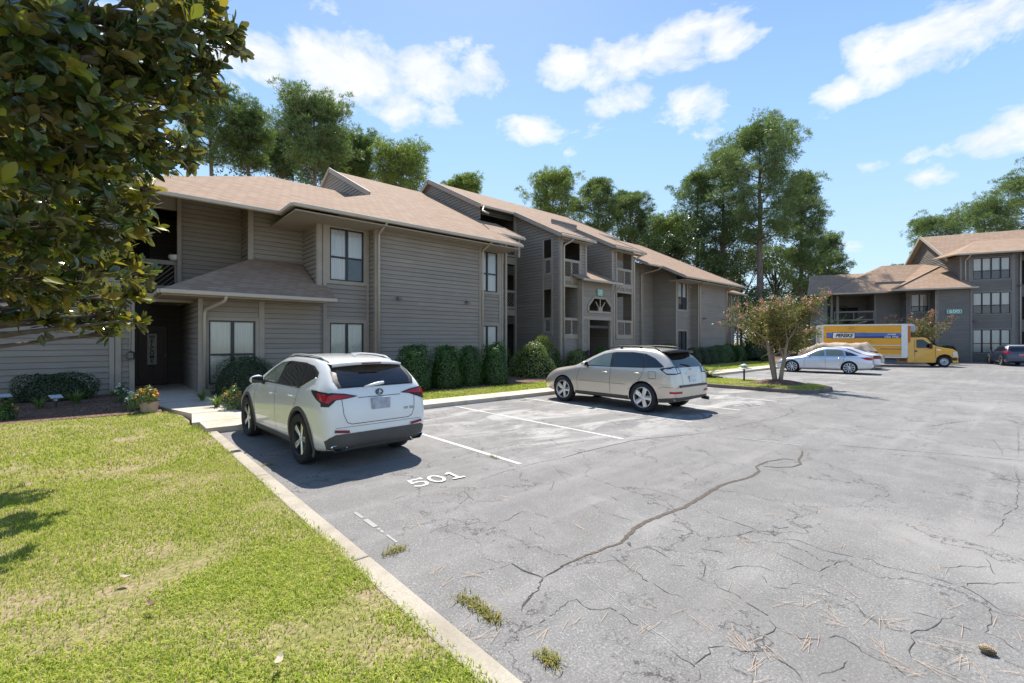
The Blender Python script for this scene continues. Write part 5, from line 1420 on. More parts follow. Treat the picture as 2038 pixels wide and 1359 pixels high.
def shrub(x, y, rx, ry, h, label, mat=None, n=4500, leaf=0.06, seed=None, group=None, name='shrub', z=0.16, power=2.6, rz=0.0, cat='shrub', rough=0.06):
    seed = seed or int(abs(x * 37 + y * 11)) + 3
    t = empty(name, (x, y, z - 0.03), rz, label, cat, group)
    link_mesh('foliage', shrub_mesh('foliage', rx, ry, h, n, seed, mat or M_SHRUB, leaf, power, rough), t)
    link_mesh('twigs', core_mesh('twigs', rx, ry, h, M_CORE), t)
    mb = MB(); r_ = random.Random(seed)
    for i in range(4):
        a = r_.uniform(0, 6.28); mb.tube([(0.05 * math.cos(a), 0.05 * math.sin(a), -0.02), (0.25 * rx * math.cos(a), 0.25 * ry * math.sin(a), 0.25 * h)], [0.02, 0.012], 5)
    mb.build('stem', M_DBARK, t)
    return t
GS = 'clipped green shrubs along the siding wall'
shrub(7.50, 13.25, 0.60, 0.55, 1.38, 'dense green clipped shrub at the left end of the row beneath the siding', n=8000, group=GS, power=3.8)
shrub(8.72, 13.25, 0.58, 0.55, 1.37, 'broad green clipped shrub second from the white car in the row', n=8000, group=GS, power=3.6)
shrub(9.84, 13.45, 0.50, 0.50, 1.34, 'lowest dark green clipped shrub in the row, third from the white car', n=7000, group=GS, power=3.4)
shrub(10.80, 13.15, 0.54, 0.54, 1.44, 'tallest green clipped shrub at the right end of the row under the small window', n=7500, group=GS, power=3.5)
shrub(13.45, 14.9, 0.34, 0.34, 0.98, 'small pale domed shrub beside the big yellow-green bush', M_SHRUBY, 2500, 0.045)
shrub(14.25, 14.35, 1.18, 0.85, 1.52, 'big sunlit yellow-green bush in front of the balcony recess', M_SHRUBY, 9000, 0.075, power=2.4, rough=0.16)
shrub(15.9, 14.9, 0.45, 0.4, 0.95, 'low dark bush between the yellow-green bush and the tower', M_SHRUBD, 2600)
shrub(17.6, 15.0, 0.70, 0.5, 1.12, 'bright lime-green bush at the foot of the balcony tower', M_SHRUBY, 4200, 0.06)
shrub(18.7, 15.3, 0.45, 0.3, 1.02, 'small purple-leaved bush beside the lime-green bush', m_leaf('purple_leaves', [(0.1, (0.045, 0.018, 0.035)), (0.9, (0.13, 0.06, 0.09))], 0.4, 0.2), 2500)
shrub(19.6, 14.9, 0.62, 0.5, 1.22, 'loose light green bush beside the arched passage doorway', M_SHRUB, 3200, 0.08)
shrub(25.8, 14.6, 0.85, 0.6, 1.38, 'low green bush past the second balcony tower', M_SHRUB, 3500)
GR = 'rounded dark shrubs before the far wall'
for (x, lab) in ((28.3, 'rounded dark clipped shrub nearest the silver-gold car, first of three domes'), (29.5, 'middle of the three rounded dark clipped shrubs'), (30.6, 'smallest rounded dark clipped shrub beside the green hedge')):
    shrub(x, 14.3, 0.62, 0.6, 1.12, lab, M_SHRUBD, 3500, 0.05, group=GR, power=2.8, rough=0.03)
shrub(33.6, 14.6, 1.75, 0.6, 1.22, 'long green hedge before the far siding wall', M_SHRUB, 6500, 0.08, name='hedge', cat='hedge', power=4)
shrub(36.6, 14.9, 1.1, 0.7, 1.18, 'shaggy green bush at the far corner of the long building', M_SHRUB, 4000, 0.09)
shrub(38.8, 14.4, 1.3, 1.0, 1.9, 'dark spiky bush beyond the far corner of the long building', M_SHRUBD, 4000, 0.12)
shrub(3.05, 15.25, 0.92, 0.62, 1.10, 'dark domed clipped bush under the ground-floor wing window', M_SHRUBD, 9000, 0.042, power=2.4, rough=0.03, z=0.2)
shrub(-0.98, 16.55, 0.80, 0.34, 0.62, 'low dark box hedge against the left siding wall', M_SHRUBD, 5000, 0.05, name='hedge', cat='hedge', power=5, z=0.27)
shrub(50.9, 4.3, 1.35, 0.6, 1.25, 'near-black bush in front of the grey building beside the truck nose', M_SHRUBD, 3500, 0.10, name='shrub', z=0.05)
shrub(53.0, 1.3, 1.3, 0.5, 1.2, 'dark bush behind the dark blue car under the lowest windows', M_SHRUBD, 3000, 0.10, z=0.05)

# ---- low plants in the beds
def strap_plant(x, y, h, n, seed, label, mat=None, z=0.2, w=0.014, name='grass_plant', cat='plant', group=None, spread=0.9):
    r = np.random.default_rng(seed); V = []; F = []
    for i in range(n):
        a = r.uniform(0, 6.283); L = h * r.uniform(0.7, 1.25); out = spread * r.uniform(0.35, 1.0); d = np.array([math.cos(a), math.sin(a), 0]); s_ = np.array([-math.sin(a), math.cos(a), 0])
        b0 = d * r.uniform(0, 0.05); k = len(V); m = 5
        for j in range(m + 1):
            t = j / m; p = b0 + d * L * out * t ** 1.4 + np.array([0, 0, L * (t * 1.1 - 0.75 * out * t * t)]); ww = w * (1 - t ** 2 * 0.92)
            V += [p - s_ * ww * 0.5, p + s_ * ww * 0.5]
        for j in range(m): F.append((k + 2 * j, k + 2 * j + 1, k + 2 * j + 3, k + 2 * j + 2))
    o = link_mesh(name, raw_mesh(name, np.array(V), np.array(F), mat or M_LIRI)); o.location = (x, y, z)
    return tag(o, label, cat, group)
bp = lambda px, py, z=0.2: at(px, py, Z=z)
for i, (px_, py_, h, n, lab) in enumerate([(78, 815, 0.34, 80, 'pale striped strap-leaf clump in the sunlit mulch by the lawn'), (150, 806, 0.42, 110, 'large green strap-leaf clump right of the little ground spotlight'), (175, 797, 0.36, 80, 'green strap-leaf clump at the right end of the box hedge'), (228, 792, 0.30, 60, 'short strap-leaf clump left of the corner boards'), (12, 812, 0.32, 60, 'leafy green clump at the left frame edge beside the lamp'), (35, 800, 0.30, 60, 'dark grassy clump in the bed under the box hedge'),
        (402, 796, 0.34, 90, 'grassy clump at the foot of the wing downspout'), (432, 805, 0.38, 110, 'wide arching strap-leaf clump beside the entry walk'), (545, 798, 0.3, 60, 'grassy clump behind the white car mirror'), (110, 798, 0.28, 50, 'small strap-leaf clump under the middle of the box hedge')]):
    p = bp(px_, py_); strap_plant(p.x, p.y, h, n, 40 + i, lab, z=lawn_h(p.x, p.y) - 0.01, group='strap-leaf clumps in the flower beds')

def flower_plant(x, y, z, rx, h, mat_l, mat_f, nf, label, seed, nl=900, leaf=0.045, fl=0.04, name='flowering_plant', group=None):
    t = empty(name, (x, y, z), 0, label, 'plant', group)
    link_mesh('foliage', shrub_mesh('foliage', rx, rx, h, nl, seed, mat_l, leaf, 2.2, 0.15, 0.0), t)
    r = np.random.default_rng(seed); a = r.uniform(0, 6.283, nf); rr = rx * np.sqrt(r.uniform(0, 1, nf)); P = np.stack([rr * np.cos(a), rr * np.sin(a), h * (0.95 - 0.45 * (rr / rx) ** 2) + r.uniform(-0.05, 0.05, nf)], 1)
    Q = np.repeat(P, 6, 0) + r.normal(size=(nf * 6, 3)) * fl * 0.3
    link_mesh('blossoms', leaf_mesh('blossoms', Q, np.tile([0, -0.3, 1.0], (nf * 6, 1)), fl, 0.7, seed, mat_f, 0.6), t)
    return t
M_ORNG = m_leaf('orange_petals', [(0.1, (0.75, 0.24, 0.02)), (0.9, (0.85, 0.50, 0.05))], 0.6, 0.2); M_WHITEF = m_leaf('white_petals', [(0.1, (0.75, 0.75, 0.68)), (0.9, (0.85, 0.85, 0.80))], 0.6, 0.2); M_PEACH = m_leaf('peach_leaves', [(0.1, (0.40, 0.24, 0.08)), (0.9, (0.60, 0.45, 0.18))], 0.5, 0.3)
p = bp(297, 814); pot = empty('planter', (p.x, p.y, lawn_h(p.x, p.y)), 0, 'pale wooden half-barrel planter with a dark rim at the walk edge', 'planter')
mb = MB(); mb.lathe([(0, 0.001), (0, 0.15), (0.25, 0.19), (0.25, 0.17), (0.2, 0.165), (0.2, 0.001)], 20, 'z'); mb.build('barrel', simple('barrel_wood', (0.40, 0.30, 0.22), 0.8, vary=0.2), pot, smooth=False)
mb = MB(); mb.lathe([(0.235, 0.192), (0.265, 0.197), (0.265, 0.172), (0.235, 0.17)], 20, 'z'); mb.build('rim', simple('dark_rim', (0.06, 0.055, 0.055), 0.6), pot)
flower_plant(p.x - 0.05, p.y, lawn_h(p.x, p.y) + 0.2, 0.22, 0.36, M_SHRUBY, M_ORNG, 34, 'orange marigolds growing in the half-barrel planter', 61)
q = bp(272, 812); flower_plant(q.x, q.y, lawn_h(q.x, q.y), 0.24, 0.42, M_LIRI, M_WHITEF, 50, 'white flowered variegated plant left of the half-barrel planter', 62)
q = bp(243, 802); flower_plant(q.x, q.y, lawn_h(q.x, q.y), 0.16, 0.45, M_SHRUB, M_WHITEF, 22, 'tall plant with white round flower heads by the corner boards', 63, nl=400)
q = bp(462, 808); flower_plant(q.x, q.y, lawn_h(q.x, q.y), 0.22, 0.55, M_SHRUBY, M_PEACH, 50, 'peach-tipped rose bush beside the white car fender', 64)
q = bp(8, 832); flower_plant(q.x, q.y, lawn_h(q.x, q.y), 0.20, 0.35, M_SHRUB, M_PEACH, 22, 'leafy green plant with yellowed tips at the bed edge', 65)
q = bp(76, 800); tp = empty('flower_pot', (q.x, q.y + 0.2, lawn_h(q.x, q.y)), 0, 'terracotta bowl half hidden in front of the box hedge', 'flower pot')
mb = MB(); mb.lathe([(0, 0.001), (0, 0.16), (0.18, 0.26), (0.22, 0.27), (0.22, 0.24), (0.17, 0.23), (0.16, 0.001)], 20, 'z'); mb.build('bowl', simple('terracotta', (0.40, 0.17, 0.09), 0.8, vary=0.15), tp, smooth=True)
strap_plant(q.x, q.y + 0.2, 0.2, 40, 90, 'tuft of grass growing in the terracotta bowl', z=lawn_h(q.x, q.y) + 0.17)
M_BLKP = simple('black_plastic', (0.025, 0.026, 0.028), 0.4); M_SOLAR = simple('pale_lens', (0.45, 0.50, 0.55), 0.15)
for (px_, py_, lab) in ((10, 812, 'black solar spotlight at the left frame edge in the bed'), (112, 812, 'small silver ground spotlight standing in the mulch')):
    q = bp(px_, py_); t = empty('garden_spotlight', (q.x, q.y, lawn_h(q.x, q.y)), 0.4, lab, 'garden light', 'ground spotlights in the flower bed')
    mb = MB(); mb.tube([(0, 0, -0.05), (0, 0, 0.14)], 0.012, 6); mb.build('stake', M_BLKP, t)
    mb = MB(); mb.lathe([(-0.07, 0.03), (-0.05, 0.045), (0.05, 0.055), (0.06, 0.05), (0.05, 0.001)], 12, 'y', off=(0, 0, 0.17)); mb.build('lamp_head', M_BLKP if px_ < 50 else simple('silver_head', (0.5, 0.5, 0.5), 0.3, 0.8), t, smooth=True)
    mb = MB(); mb.bar((-0.11, 0.02, 0.25), (0.11, 0.02, 0.25), 0.16, 0.015, (0, -0.4, 1)); mb.build('solar_panel', M_SOLAR, t)
q0 = at(258.5, 640, Y=17.35); t = empty('hanging_lantern', (q0.x + 0.02, 17.3, 0), 0, 'little dark lantern hanging on a chain by the porch post', 'lantern')
za, zb = at(258.5, 715, Y=17.3).z, at(258.5, 702, Y=17.3).z
mb = MB(); mb.tube([(0, 0, zb + 0.05), (0.01, 0, (zb + 2.95) / 2), (0, 0, 2.96)], 0.009, 5); mb.build('chain', M_BLKP, t)
mb = MB(); mb.lathe([(za, 0.001), (za, 0.09), (za + 0.03, 0.10), (zb, 0.09), (zb + 0.06, 0.02), (zb + 0.07, 0.001)], 12, 'z'); mb.build('lantern_body', simple('lantern_metal', (0.12, 0.11, 0.10), 0.35, 0.6), t)

# ---- sago palm, path light
def sago(x, y, z, L, n, label, seed, mat=None, name='sago_palm', tilt=1.0, th=0.12, group=None):
    t = empty(name, (x, y, z), 0, label, 'palm', group); r = random.Random(seed)
    V = []; F = []
    for i in range(n):
        a = 6.283 * i / n * 2.6 + r.uniform(-0.2, 0.2); el = r.uniform(0.25, 1.15) * tilt; l = L * r.uniform(0.8, 1.1); d = Vector((math.cos(a), math.sin(a), 0)); s_ = Vector((-d.y, d.x, 0)); m = 16
        for j in range(1, m + 1):
            tt = j / m; p = d * l * tt * math.cos(el * (1 - 0.35 * tt)) + Vector((0, 0, th + l * (math.sin(el) * tt - 0.55 * tt * tt * math.cos(el))))
            w = 0.17 * L * math.sin(math.pi * min(1, tt * 0.9 + 0.12)) + 0.01
            for sg in (-1, 1):
                q = p + s_ * sg * w + d * w * 0.5 + Vector((0, 0, -0.02)); k = len(V); e = d * 0.018 * L / 0.6
                V += [p - e, p + e, q + e * 0.3, q - e * 0.3]; F.append((k, k + 1, k + 2, k + 3))
    link_mesh('fronds', raw_mesh('fronds', np.array([tuple(v) for v in V]), np.array(F), mat or M_SAGO), t)
    bw_ = min(0.16, 0.1 * L / 0.6); mb = MB(); mb.lathe([(-0.05, bw_), (th, bw_ * 0.8), (th + 0.05, 0.001)], 10, 'z'); mb.build('trunk', M_DBARK, t); return t
p = at(1411, 751, Z=0.14); sago(p.x, p.y, 0.12, 0.74, 34, 'small bright green sago palm on the island beyond the gold car', 5)
sago(37.4, 13.6, 0.15, 1.0, 26, 'dark sago palm at the far corner of the long building', 6, M_SHRUBD)
p = at(1672, 700, D=34); sago(p.x, p.y, 0, 2.3, 40, 'tall grey-green palm before the grey building balcony', 8, m_leaf('grey_fronds', [(0.1, (0.10, 0.15, 0.10)), (0.9, (0.22, 0.28, 0.19))], 0.5, 0.2), tilt=1.15, th=2.2)
mb = MB(); mb.lathe([(0, 0.85), (0.10, 0.75), (0.12, 0.001)], 18, 'z'); o = mb.build('mulch_ring', M_MULCH); p = at(1411, 751, Z=0.14); o.location = (p.x, p.y, 0.08); o.scale = (0.75, 0.75, 1); o['kind'] = 'structure'
p = at(1481, 758, Z=0.14); t = empty('path_light', (p.x, p.y, 0.12), 0, 'short black post light with a pale tiered cap on the grass island', 'post light')
hh = 25 / 910 * (p.x * FW[0] + p.y * FW[1])
mb = MB(); mb.lathe([(-0.1, 0.05), (0.02, 0.05), (0.03, 0.035), (hh, 0.035)], 12, 'z'); mb.build('post', M_BLKP, t, smooth=True)
M_CAP = simple('pale_green_cap', (0.50, 0.55, 0.50), 0.5)
mb = MB(); mb.lathe([(hh - 0.03, 0.05), (hh + 0.01, 0.29), (hh + 0.03, 0.28), (hh + 0.07, 0.06)], 16, 'z'); mb.build('lower_shade', M_CAP, t, smooth=True)
mb = MB(); mb.lathe([(hh + 0.06, 0.10), (hh + 0.13, 0.10)], 16, 'z'); mb.build('lens', M_SOLAR, t)
mb = MB(); mb.lathe([(hh + 0.13, 0.001), (hh + 0.125, 0.17), (hh + 0.145, 0.165), (hh + 0.20, 0.03), (hh + 0.21, 0.001)], 16, 'z'); mb.build('cap', M_CAP, t, smooth=True)

# ------------------------------------------------------------------ trees
def branch_path(p, d, L, n, r_, curl=0.25, up=0.0):
    pts = [Vector(p)]; d = Vector(d).normalized()
    for i in range(n):
        d = (d + Vector((r_.uniform(-1, 1), r_.uniform(-1, 1), r_.uniform(-1, 1))) * curl + Vector((0, 0, up))).normalized()
        pts.append(pts[-1] + d * (L / n))
    return pts

def needle_tufts(name, P, D, length, width, per, seed, mats):
    """spiky tuft of needles at each point, fanned round the direction of its twig"""
    r = np.random.default_rng(seed); n = len(P); m = n * per
    C = np.repeat(P, per, 0); A = np.repeat(D, per, 0)
    v = r.normal(size=(m, 3)); v /= np.linalg.norm(v, axis=1)[:, None]
    v = v * 1.0 + A * 0.55 + np.array([0, 0, 0.18]); v /= np.linalg.norm(v, axis=1)[:, None]
    s = np.cross(v, r.normal(size=(m, 3))); s /= np.linalg.norm(s, axis=1)[:, None] + 1e-9
    L = (length * r.uniform(0.6, 1.2, m))[:, None]; W = width * r.uniform(0.7, 1.3, m)[:, None]
    b = C + v * L * 0.05
    V = np.stack([b - s * W * 0.3, b + v * L * 0.55 + s * W * 0.5, b + v * L, b + v * L * 0.55 - s * W * 0.5], 1).reshape(-1, 3)
    k = np.arange(m) * 4; F = np.stack([k, k + 1, k + 2, k + 3], 1)
    return raw_mesh(name, V, F, mats)

def pine_parts(seed, H, cb, cr, ntuft, mat, shape='tall', tuft=0.42, lean=0.0, tr=None):
    r = random.Random(seed)
    tr = tr or H * 0.0115 + 0.06
    trunk = MB(); tp = [Vector((0, 0, -0.1))]; x = y = 0.0
    for i in range(1, 11):
        x += r.uniform(-0.10, 0.10) + lean * H / 10; y += r.uniform(-0.10, 0.10); tp.append(Vector((x, y, H * 0.97 * i / 10)))
    trunk.tube(tp, [tr * (1.15 if i == 0 else 1) * (1 - 0.88 * (i / 10) ** 1.3) + 0.02 for i in range(11)], 9)
    def trunk_at(z):
        t = min(max(z / (H * 0.97) * 10, 0), 9.999); i = int(t); return tp[i].lerp(tp[i + 1], t - i)
    P = []; D = []
    nl = int(20 + H * 1.25); 
    for i in range(nl):
        f = (i + r.uniform(0, 0.9)) / nl; z = cb + (H - cb) * f
        if shape == 'tall': prof = (0.42 + 0.75 * math.sin(math.pi * min(1, 0.16 + f * 0.80))) * (1 - 0.45 * f ** 3)
        elif shape == 'round': prof = math.sin(math.pi * (0.12 + 0.80 * f)) ** 0.7
        else: prof = 1.05 - 0.75 * f
        L = cr * prof * r.uniform(0.55, 1.12); a = i * 2.4 + r.uniform(-0.5, 0.5)
        d = Vector((math.cos(a), math.sin(a), r.uniform(0.05, 0.45) + 0.5 * f))
        bp_ = branch_path(trunk_at(z), d, L, 6, r, 0.16, 0.05)
        trunk.tube(bp_, [max(0.015, tr * 0.22 * (1 - f * 0.6) * (1 - j / 7)) for j in range(7)], 5)
        nsub = max(4, int(ntuft / nl / 4.0))
        for q in range(nsub):
            u = 0.28 + 0.72 * (q + r.random()) / nsub; j = min(int(u * 6), 5); bpnt = bp_[j].lerp(bp_[j + 1], u * 6 - j)
            sd = Vector((r.uniform(-1, 1), r.uniform(-1, 1), r.uniform(-0.2, 0.75))).normalized()
            sl_ = L * r.uniform(0.14, 0.36) * (1.15 - 0.5 * u) + 0.25
            sp_ = branch_path(bpnt, (sd + d * 0.7), sl_, 3, r, 0.25, 0.08)
            trunk.tube(sp_, [0.022, 0.017, 0.012, 0.008], 4, cap=False)
            pr = r.uniform(0.42, 0.85) * (tuft / 0.45) * min(1.25, max(0.75, cr / 3.4)); cc = sp_[3]
            for w_ in range(26):
                v = Vector((r.gauss(0, 1), r.gauss(0, 1), r.gauss(0.25, 0.9))).normalized(); q_ = r.uniform(0.45, 1.05)
                P.append((cc.x + v.x * pr * q_, cc.y + v.y * pr * q_, cc.z + v.z * pr * 0.68 * q_)); D.append((v.x * 1.2, v.y * 1.2, v.z + 0.7))
    P = np.array(P); D = np.array(D)
    return trunk.mesh('trunk', M_PBARK, True), needle_tufts('crown', P, D, tuft * 0.85, 0.042, 8, seed, mat)

def pine(px_, topy, hw, D, boty, label, seed, mat=None, n=700, shape='tall', group='tall pines behind the buildings', tuft=0.45, lean=0.0, tr=None):
    b = at(px_, 676.5, D=D); top = at(px_, topy, D=D).z; cb = at(px_, boty, D=D).z; cr = hw / FOC * D
    t = empty('pine_tree', (b.x, b.y, 0), 0, label, 'pine tree', group)
    top = top - 0.34 * cr - 0.5
    a, c = pine_parts(seed, top, max(cb, 1.5), cr, n, mat or M_PINE, shape, tuft, lean, tr)
    link_mesh('trunk', a, t); link_mesh('crown', c, t); return t

pine(425, 150, 75, 44, 330, 'tall hazy pine half behind the magnolia, left of the roofs', 101, n=900, shape='round')
pine(497, 205, 58, 47, 345, 'slim pine standing just right of the magnolia over the near roof', 102, n=700, shape='round')
pine(622, 186, 92, 45, 360, 'big bushy pine over the near roof with long bare low limbs', 103, n=1300, shape='round')
pine(562, 262, 52, 54, 352, 'wispy pine filling the gap between the slim pine and the big bushy one', 120, n=560, shape='round')
pine(668, 250, 46, 50, 368, 'narrow pine close against the right side of the big bushy one', 121, n=520, shape='round')
pine(712, 258, 52, 52, 372, 'small pine just right of the big bushy one above the dormer', 104, n=600, shape='round')
pine(800, 284, 68, 50, 392, 'sunny green pine above the roof ridge left of the centre gable', 105, M_PINEY, 900, 'round')
pine(925, 352, 40, 60, 400, 'tip of a distant pine peeping over the centre gable roof', 106, M_PINEY, 320, 'round')
pine(1100, 335, 68, 54, 470, 'open-crowned pine above the centre roof, left of its dark neighbour', 107, M_PINEY, 800, 'round')
pine(1192, 350, 50, 56, 480, 'dark tufted pine above the second balcony tower', 108, n=800)
pine(1256, 372, 45, 58, 490, 'thin pine leaning over the roof right of the dark tufted pine', 109, n=650)
pine(1318, 425, 62, 60, 540, 'yellowish young pine between the tower roof and the tall pines', 110, M_PINEY, 750, 'round')
pine(1385, 325, 66, 60, 570, 'pine with stepped side tufts left of the tallest pine', 111, n=1000)
pine(1440, 275, 68, 58, 580, 'tall pine just left of the tallest pine', 112, n=1100)
pine(1512, 228, 112, 52, 500, 'tallest pine with a long bare trunk above the far roof', 113, n=1750, shape='round', tuft=0.5, tr=0.42)
pine(1590, 330, 70, 57, 590, 'broad pine low on the right side of the tallest pine', 114, n=1300, shape='cone')
pine(1648, 455, 46, 60, 600, 'low spreading pine at the right edge of the pine group', 115, n=650, shape='cone')
pine(1800, 520, 36, 66, 600, 'small pine behind the left slope of the grey gable', 116, n=420, shape='round')
pine(1862, 424, 62, 66, 520, 'hazy pine above the grey gable with a bare leaning limb', 117, n=800, shape='round')
pine(1955, 392, 58, 68, 520, 'hazy pine rising over the grey ridge left of the tallest at the frame edge', 118, n=850, shape='round')
pine(2040, 335, 78, 68, 480, 'tallest hazy pine at the right frame edge above the grey roof', 119, n=1200, shape='round')

def leafy_tree(px_, topy, hw, D, boty, label, seed, mat=None, n=9000, leaf=0.28, name='leafy_tree', group='dark leafy trees behind the far roof', clumps=34):
    b = at(px_, 676.5, D=D); top = at(px_, topy, D=D).z; cb = max(at(px_, boty, D=D).z, 0.6); cr = hw / FOC * D
    t = empty(name, (b.x, b.y, 0), 0, label, 'tree', group); r = random.Random(seed); g_ = np.random.default_rng(seed)
    mb = MB(); mb.tube([(0, 0, -0.1), (0.1, 0.05, cb), (0.0, 0.1, (cb + top) / 2), (0.1, 0, top * 0.95)], [0.22, 0.18, 0.12, 0.03], 8)
    PP = []; NN = []
    for i in range(clumps):
        f = r.random(); a = r.uniform(0, 6.283); rr = cr * math.sqrt(r.random()) * (0.55 + 0.6 * math.sin(math.pi * (0.15 + 0.75 * f)))
        c = np.array([rr * math.cos(a), rr * math.sin(a), cb + (top - cb) * f]); rad = cr * r.uniform(0.22, 0.42)
        mb.tube([(0.05, 0.05, max(cb * 0.6, c[2] * 0.6)), tuple(c * 0.6 + np.array([0, 0, c[2] * 0.35])), tuple(c)], [0.07, 0.05, 0.02], 5, cap=False)
        m = n // clumps; v = g_.normal(size=(m, 3)); v /= np.linalg.norm(v, axis=1)[:, None]
        q = v * (rad * g_.uniform(0.35, 1.08, m) ** 0.7)[:, None] * np.array([1, 1, 0.8]); PP.append(c + q); NN.append(v)
    link_mesh('trunk', mb.mesh('trunk', M_DBARK, True), t)
    link_mesh('crown', leaf_mesh('crown', np.concatenate(PP), np.concatenate(NN), leaf, 0.6, seed, mat or M_OAK, 0.8), t); return t
leafy_tree(1345, 455, 70, 56, 640, 'glossy dark broadleaf tree behind the far end of the centre roof', 201, n=11000)
leafy_tree(1425, 440, 70, 62, 640, 'dense dark broadleaf tree left of the tall bare trunk', 202, n=10000)
leafy_tree(1475, 500, 60, 64, 650, 'dark undergrowth tree just behind the far roof end', 203, n=8000)
leafy_tree(1545, 470, 75, 64, 650, 'dark broadleaf tree right of the tall bare trunk', 204, n=9000)
leafy_tree(1610, 520, 60, 66, 650, 'dark low tree behind the left wing of the grey building', 205, n=7000)
leafy_tree(1500, 590, 70, 50, 690, 'low leafy tree in the gap beyond the far corner of the long building', 206, n=7000, leaf=0.22)
leafy_tree(1590, 600, 70, 48, 690, 'low leafy tree behind the silver sedan', 207, n=7000, leaf=0.22)
leafy_tree(1240, 430, 60, 62, 560, 'leafy tree behind the roof between the two thin pines', 208, n=6000)
leafy_tree(735, 335, 60, 56, 420, 'low leafy tree showing over the near roof behind the dormer', 209, M_PINEY, 4500)
leafy_tree(570, 340, 90, 56, 420, 'low leafy tree behind the near roof under the pine limbs', 210, n=5000)

# ---- crape myrtles
def crape(x, y, z, H, rad, label, seed, n_leaf=9000, n_fl=150, fl=None, leaf=0.075, stems=4, cb=0.33):
    t = empty('crape_myrtle', (x, y, z), 0, label, 'tree', 'crape myrtles by the lot'); r = random.Random(seed); g_ = np.random.default_rng(seed)
    mb = MB(); tips = []
    for i in range(stems):
        a = 6.283 * i / stems + r.uniform(-0.3, 0.3) + 2.6; d = Vector((math.cos(a) * 0.22, math.sin(a) * 0.22, 1))
        p = branch_path((0.10 * math.cos(a), 0.10 * math.sin(a), -0.1), d, H * 0.36, 5, r, 0.07); mb.tube(p, [0.085, 0.075, 0.07, 0.062, 0.055, 0.05], 8)
        for j in range(7):
            aa = r.uniform(0, 6.283); d2 = Vector((math.cos(aa) * r.uniform(0.35, 1.15), math.sin(aa) * r.uniform(0.35, 1.15), r.uniform(0.35, 1.1)))
            p2 = branch_path(p[r.randint(3, 5)], d2, rad * r.uniform(0.55, 0.95), 5, r, 0.16, 0.04); mb.tube(p2, [0.036, 0.03, 0.024, 0.018, 0.013, 0.008], 5, cap=False)
            for k in range(7):
                d3 = (p2[-1] - p2[-2]).normalized() + Vector((r.uniform(-1, 1), r.uniform(-1, 1), r.uniform(-0.5, 0.9))) * 0.9
                p3 = branch_path(p2[r.randint(2, 5)], d3, rad * r.uniform(0.25, 0.55), 4, r, 0.18, 0.05); mb.tube(p3, [0.012, 0.01, 0.008, 0.006, 0.003], 4, cap=False); tips.append(p3)
    link_mesh('trunk', mb.mesh('trunk', M_CBARK, True), t)
    P = []; Dn = []; per = max(1, n_leaf // len(tips))
    for p3 in tips:
        for k in range(per):
            u = r.random() ** 0.6 * 4; j = min(int(u), 3); c = p3[j].lerp(p3[j + 1], u - j) + Vector((r.gauss(0, 1), r.gauss(0, 1), r.gauss(0, 1))) * 0.125 * (rad / 1.9)
            if c.z < H * cb * 0.8: continue
            P.append(tuple(c)); Dn.append((0, 0, 1.0))
    link_mesh('crown', leaf_mesh('crown', np.array(P), np.array(Dn), leaf, 0.5, seed, M_CRAPE, 1.0), t)
    ends = sorted(tips, key=lambda q: -(q[-1].z + 0.35 * r.random() * H + 0.4 * q[-1].xy.length))[:n_fl]
    Q = []
    for p3 in ends:
        for k in range(26): Q.append(tuple(p3[-1] + Vector((r.gauss(0, 1), r.gauss(0, 1), r.gauss(0, 1.2))) * 0.048 * (rad / 1.9)))
    link_mesh('blossoms', leaf_mesh('blossoms', np.array(Q), np.tile([0, 0, 1.0], (len(Q), 1)), leaf * 0.62, 0.8, seed + 1, fl or M_PINK, 1.2), t); return t
crape(CR[0], CR[1], 0.2, 4.85, 1.55, 'multi-stemmed crape myrtle with pink blossoms on the mulch mound', 301, n_leaf=21000, n_fl=85, leaf=0.078, cb=0.28)
p = at(1815, 676.5, D=35.5); crape(p.x, p.y, 0, 4.6, 2.2, 'crape myrtle with reddish sprays behind the yellow truck', 302, 6500, 40, M_RED, 0.11)
# ------------------------------------------------------------------ vehicles
def m_paint(name, col, metal=0.0, rough=0.28, flake=0.0):
    m, nt, b = mat_new(name)
    n = noise(nt, coords(nt), 3, 4); f = noise(nt, coords(nt), 900, 1)
    c = ramp(nt, n, [(0.3, tuple(x * 0.96 for x in col)), (0.7, col)])
    if flake: c = mix(nt, mth(nt, 'MULTIPLY', f, flake), c, tuple(min(1, x * 1.35) for x in col))
    nt.links.new(c, b.inputs['Base Color']); b.inputs['Metallic'].default_value = metal; b.inputs['Roughness'].default_value = rough
    b.inputs['Coat Weight'].default_value = 1.0; b.inputs['Coat Roughness'].default_value = 0.02; b.inputs['Specular IOR Level'].default_value = 0.5
    return m
P_WHITE = m_paint('white_paint', (0.80, 0.80, 0.785), 0.0, 0.3); P_GOLD = m_paint('gold_silver_paint', (0.60, 0.54, 0.46), 0.5, 0.32, 0.4); P_SILVER = m_paint('silver_blue_paint', (0.56, 0.60, 0.68), 0.6, 0.3, 0.5)
P_SWHITE = m_paint('pearl_silver_paint', (0.68, 0.70, 0.74), 0.3, 0.3, 0.3); P_YEL = m_paint('truck_yellow', (0.80, 0.40, 0.025), 0.0, 0.35); P_NAVY = m_paint('dark_blue_paint', (0.035, 0.045, 0.085), 0.4, 0.3, 0.4)
def m_carglass(name, tint, tr):
    m, nt, b = mat_new(name); out = nt.nodes['Material Output']
    b.inputs['Base Color'].default_value = (*tint, 1); b.inputs['Roughness'].default_value = 0.02; b.inputs['Specular IOR Level'].default_value = 0.9
    n = noise(nt, coords(nt), 4, 2); nt.links.new(ramp(nt, n, [(0.3, tuple(t * 0.8 for t in tint)), (0.7, tint)]), b.inputs['Base Color'])
    return m
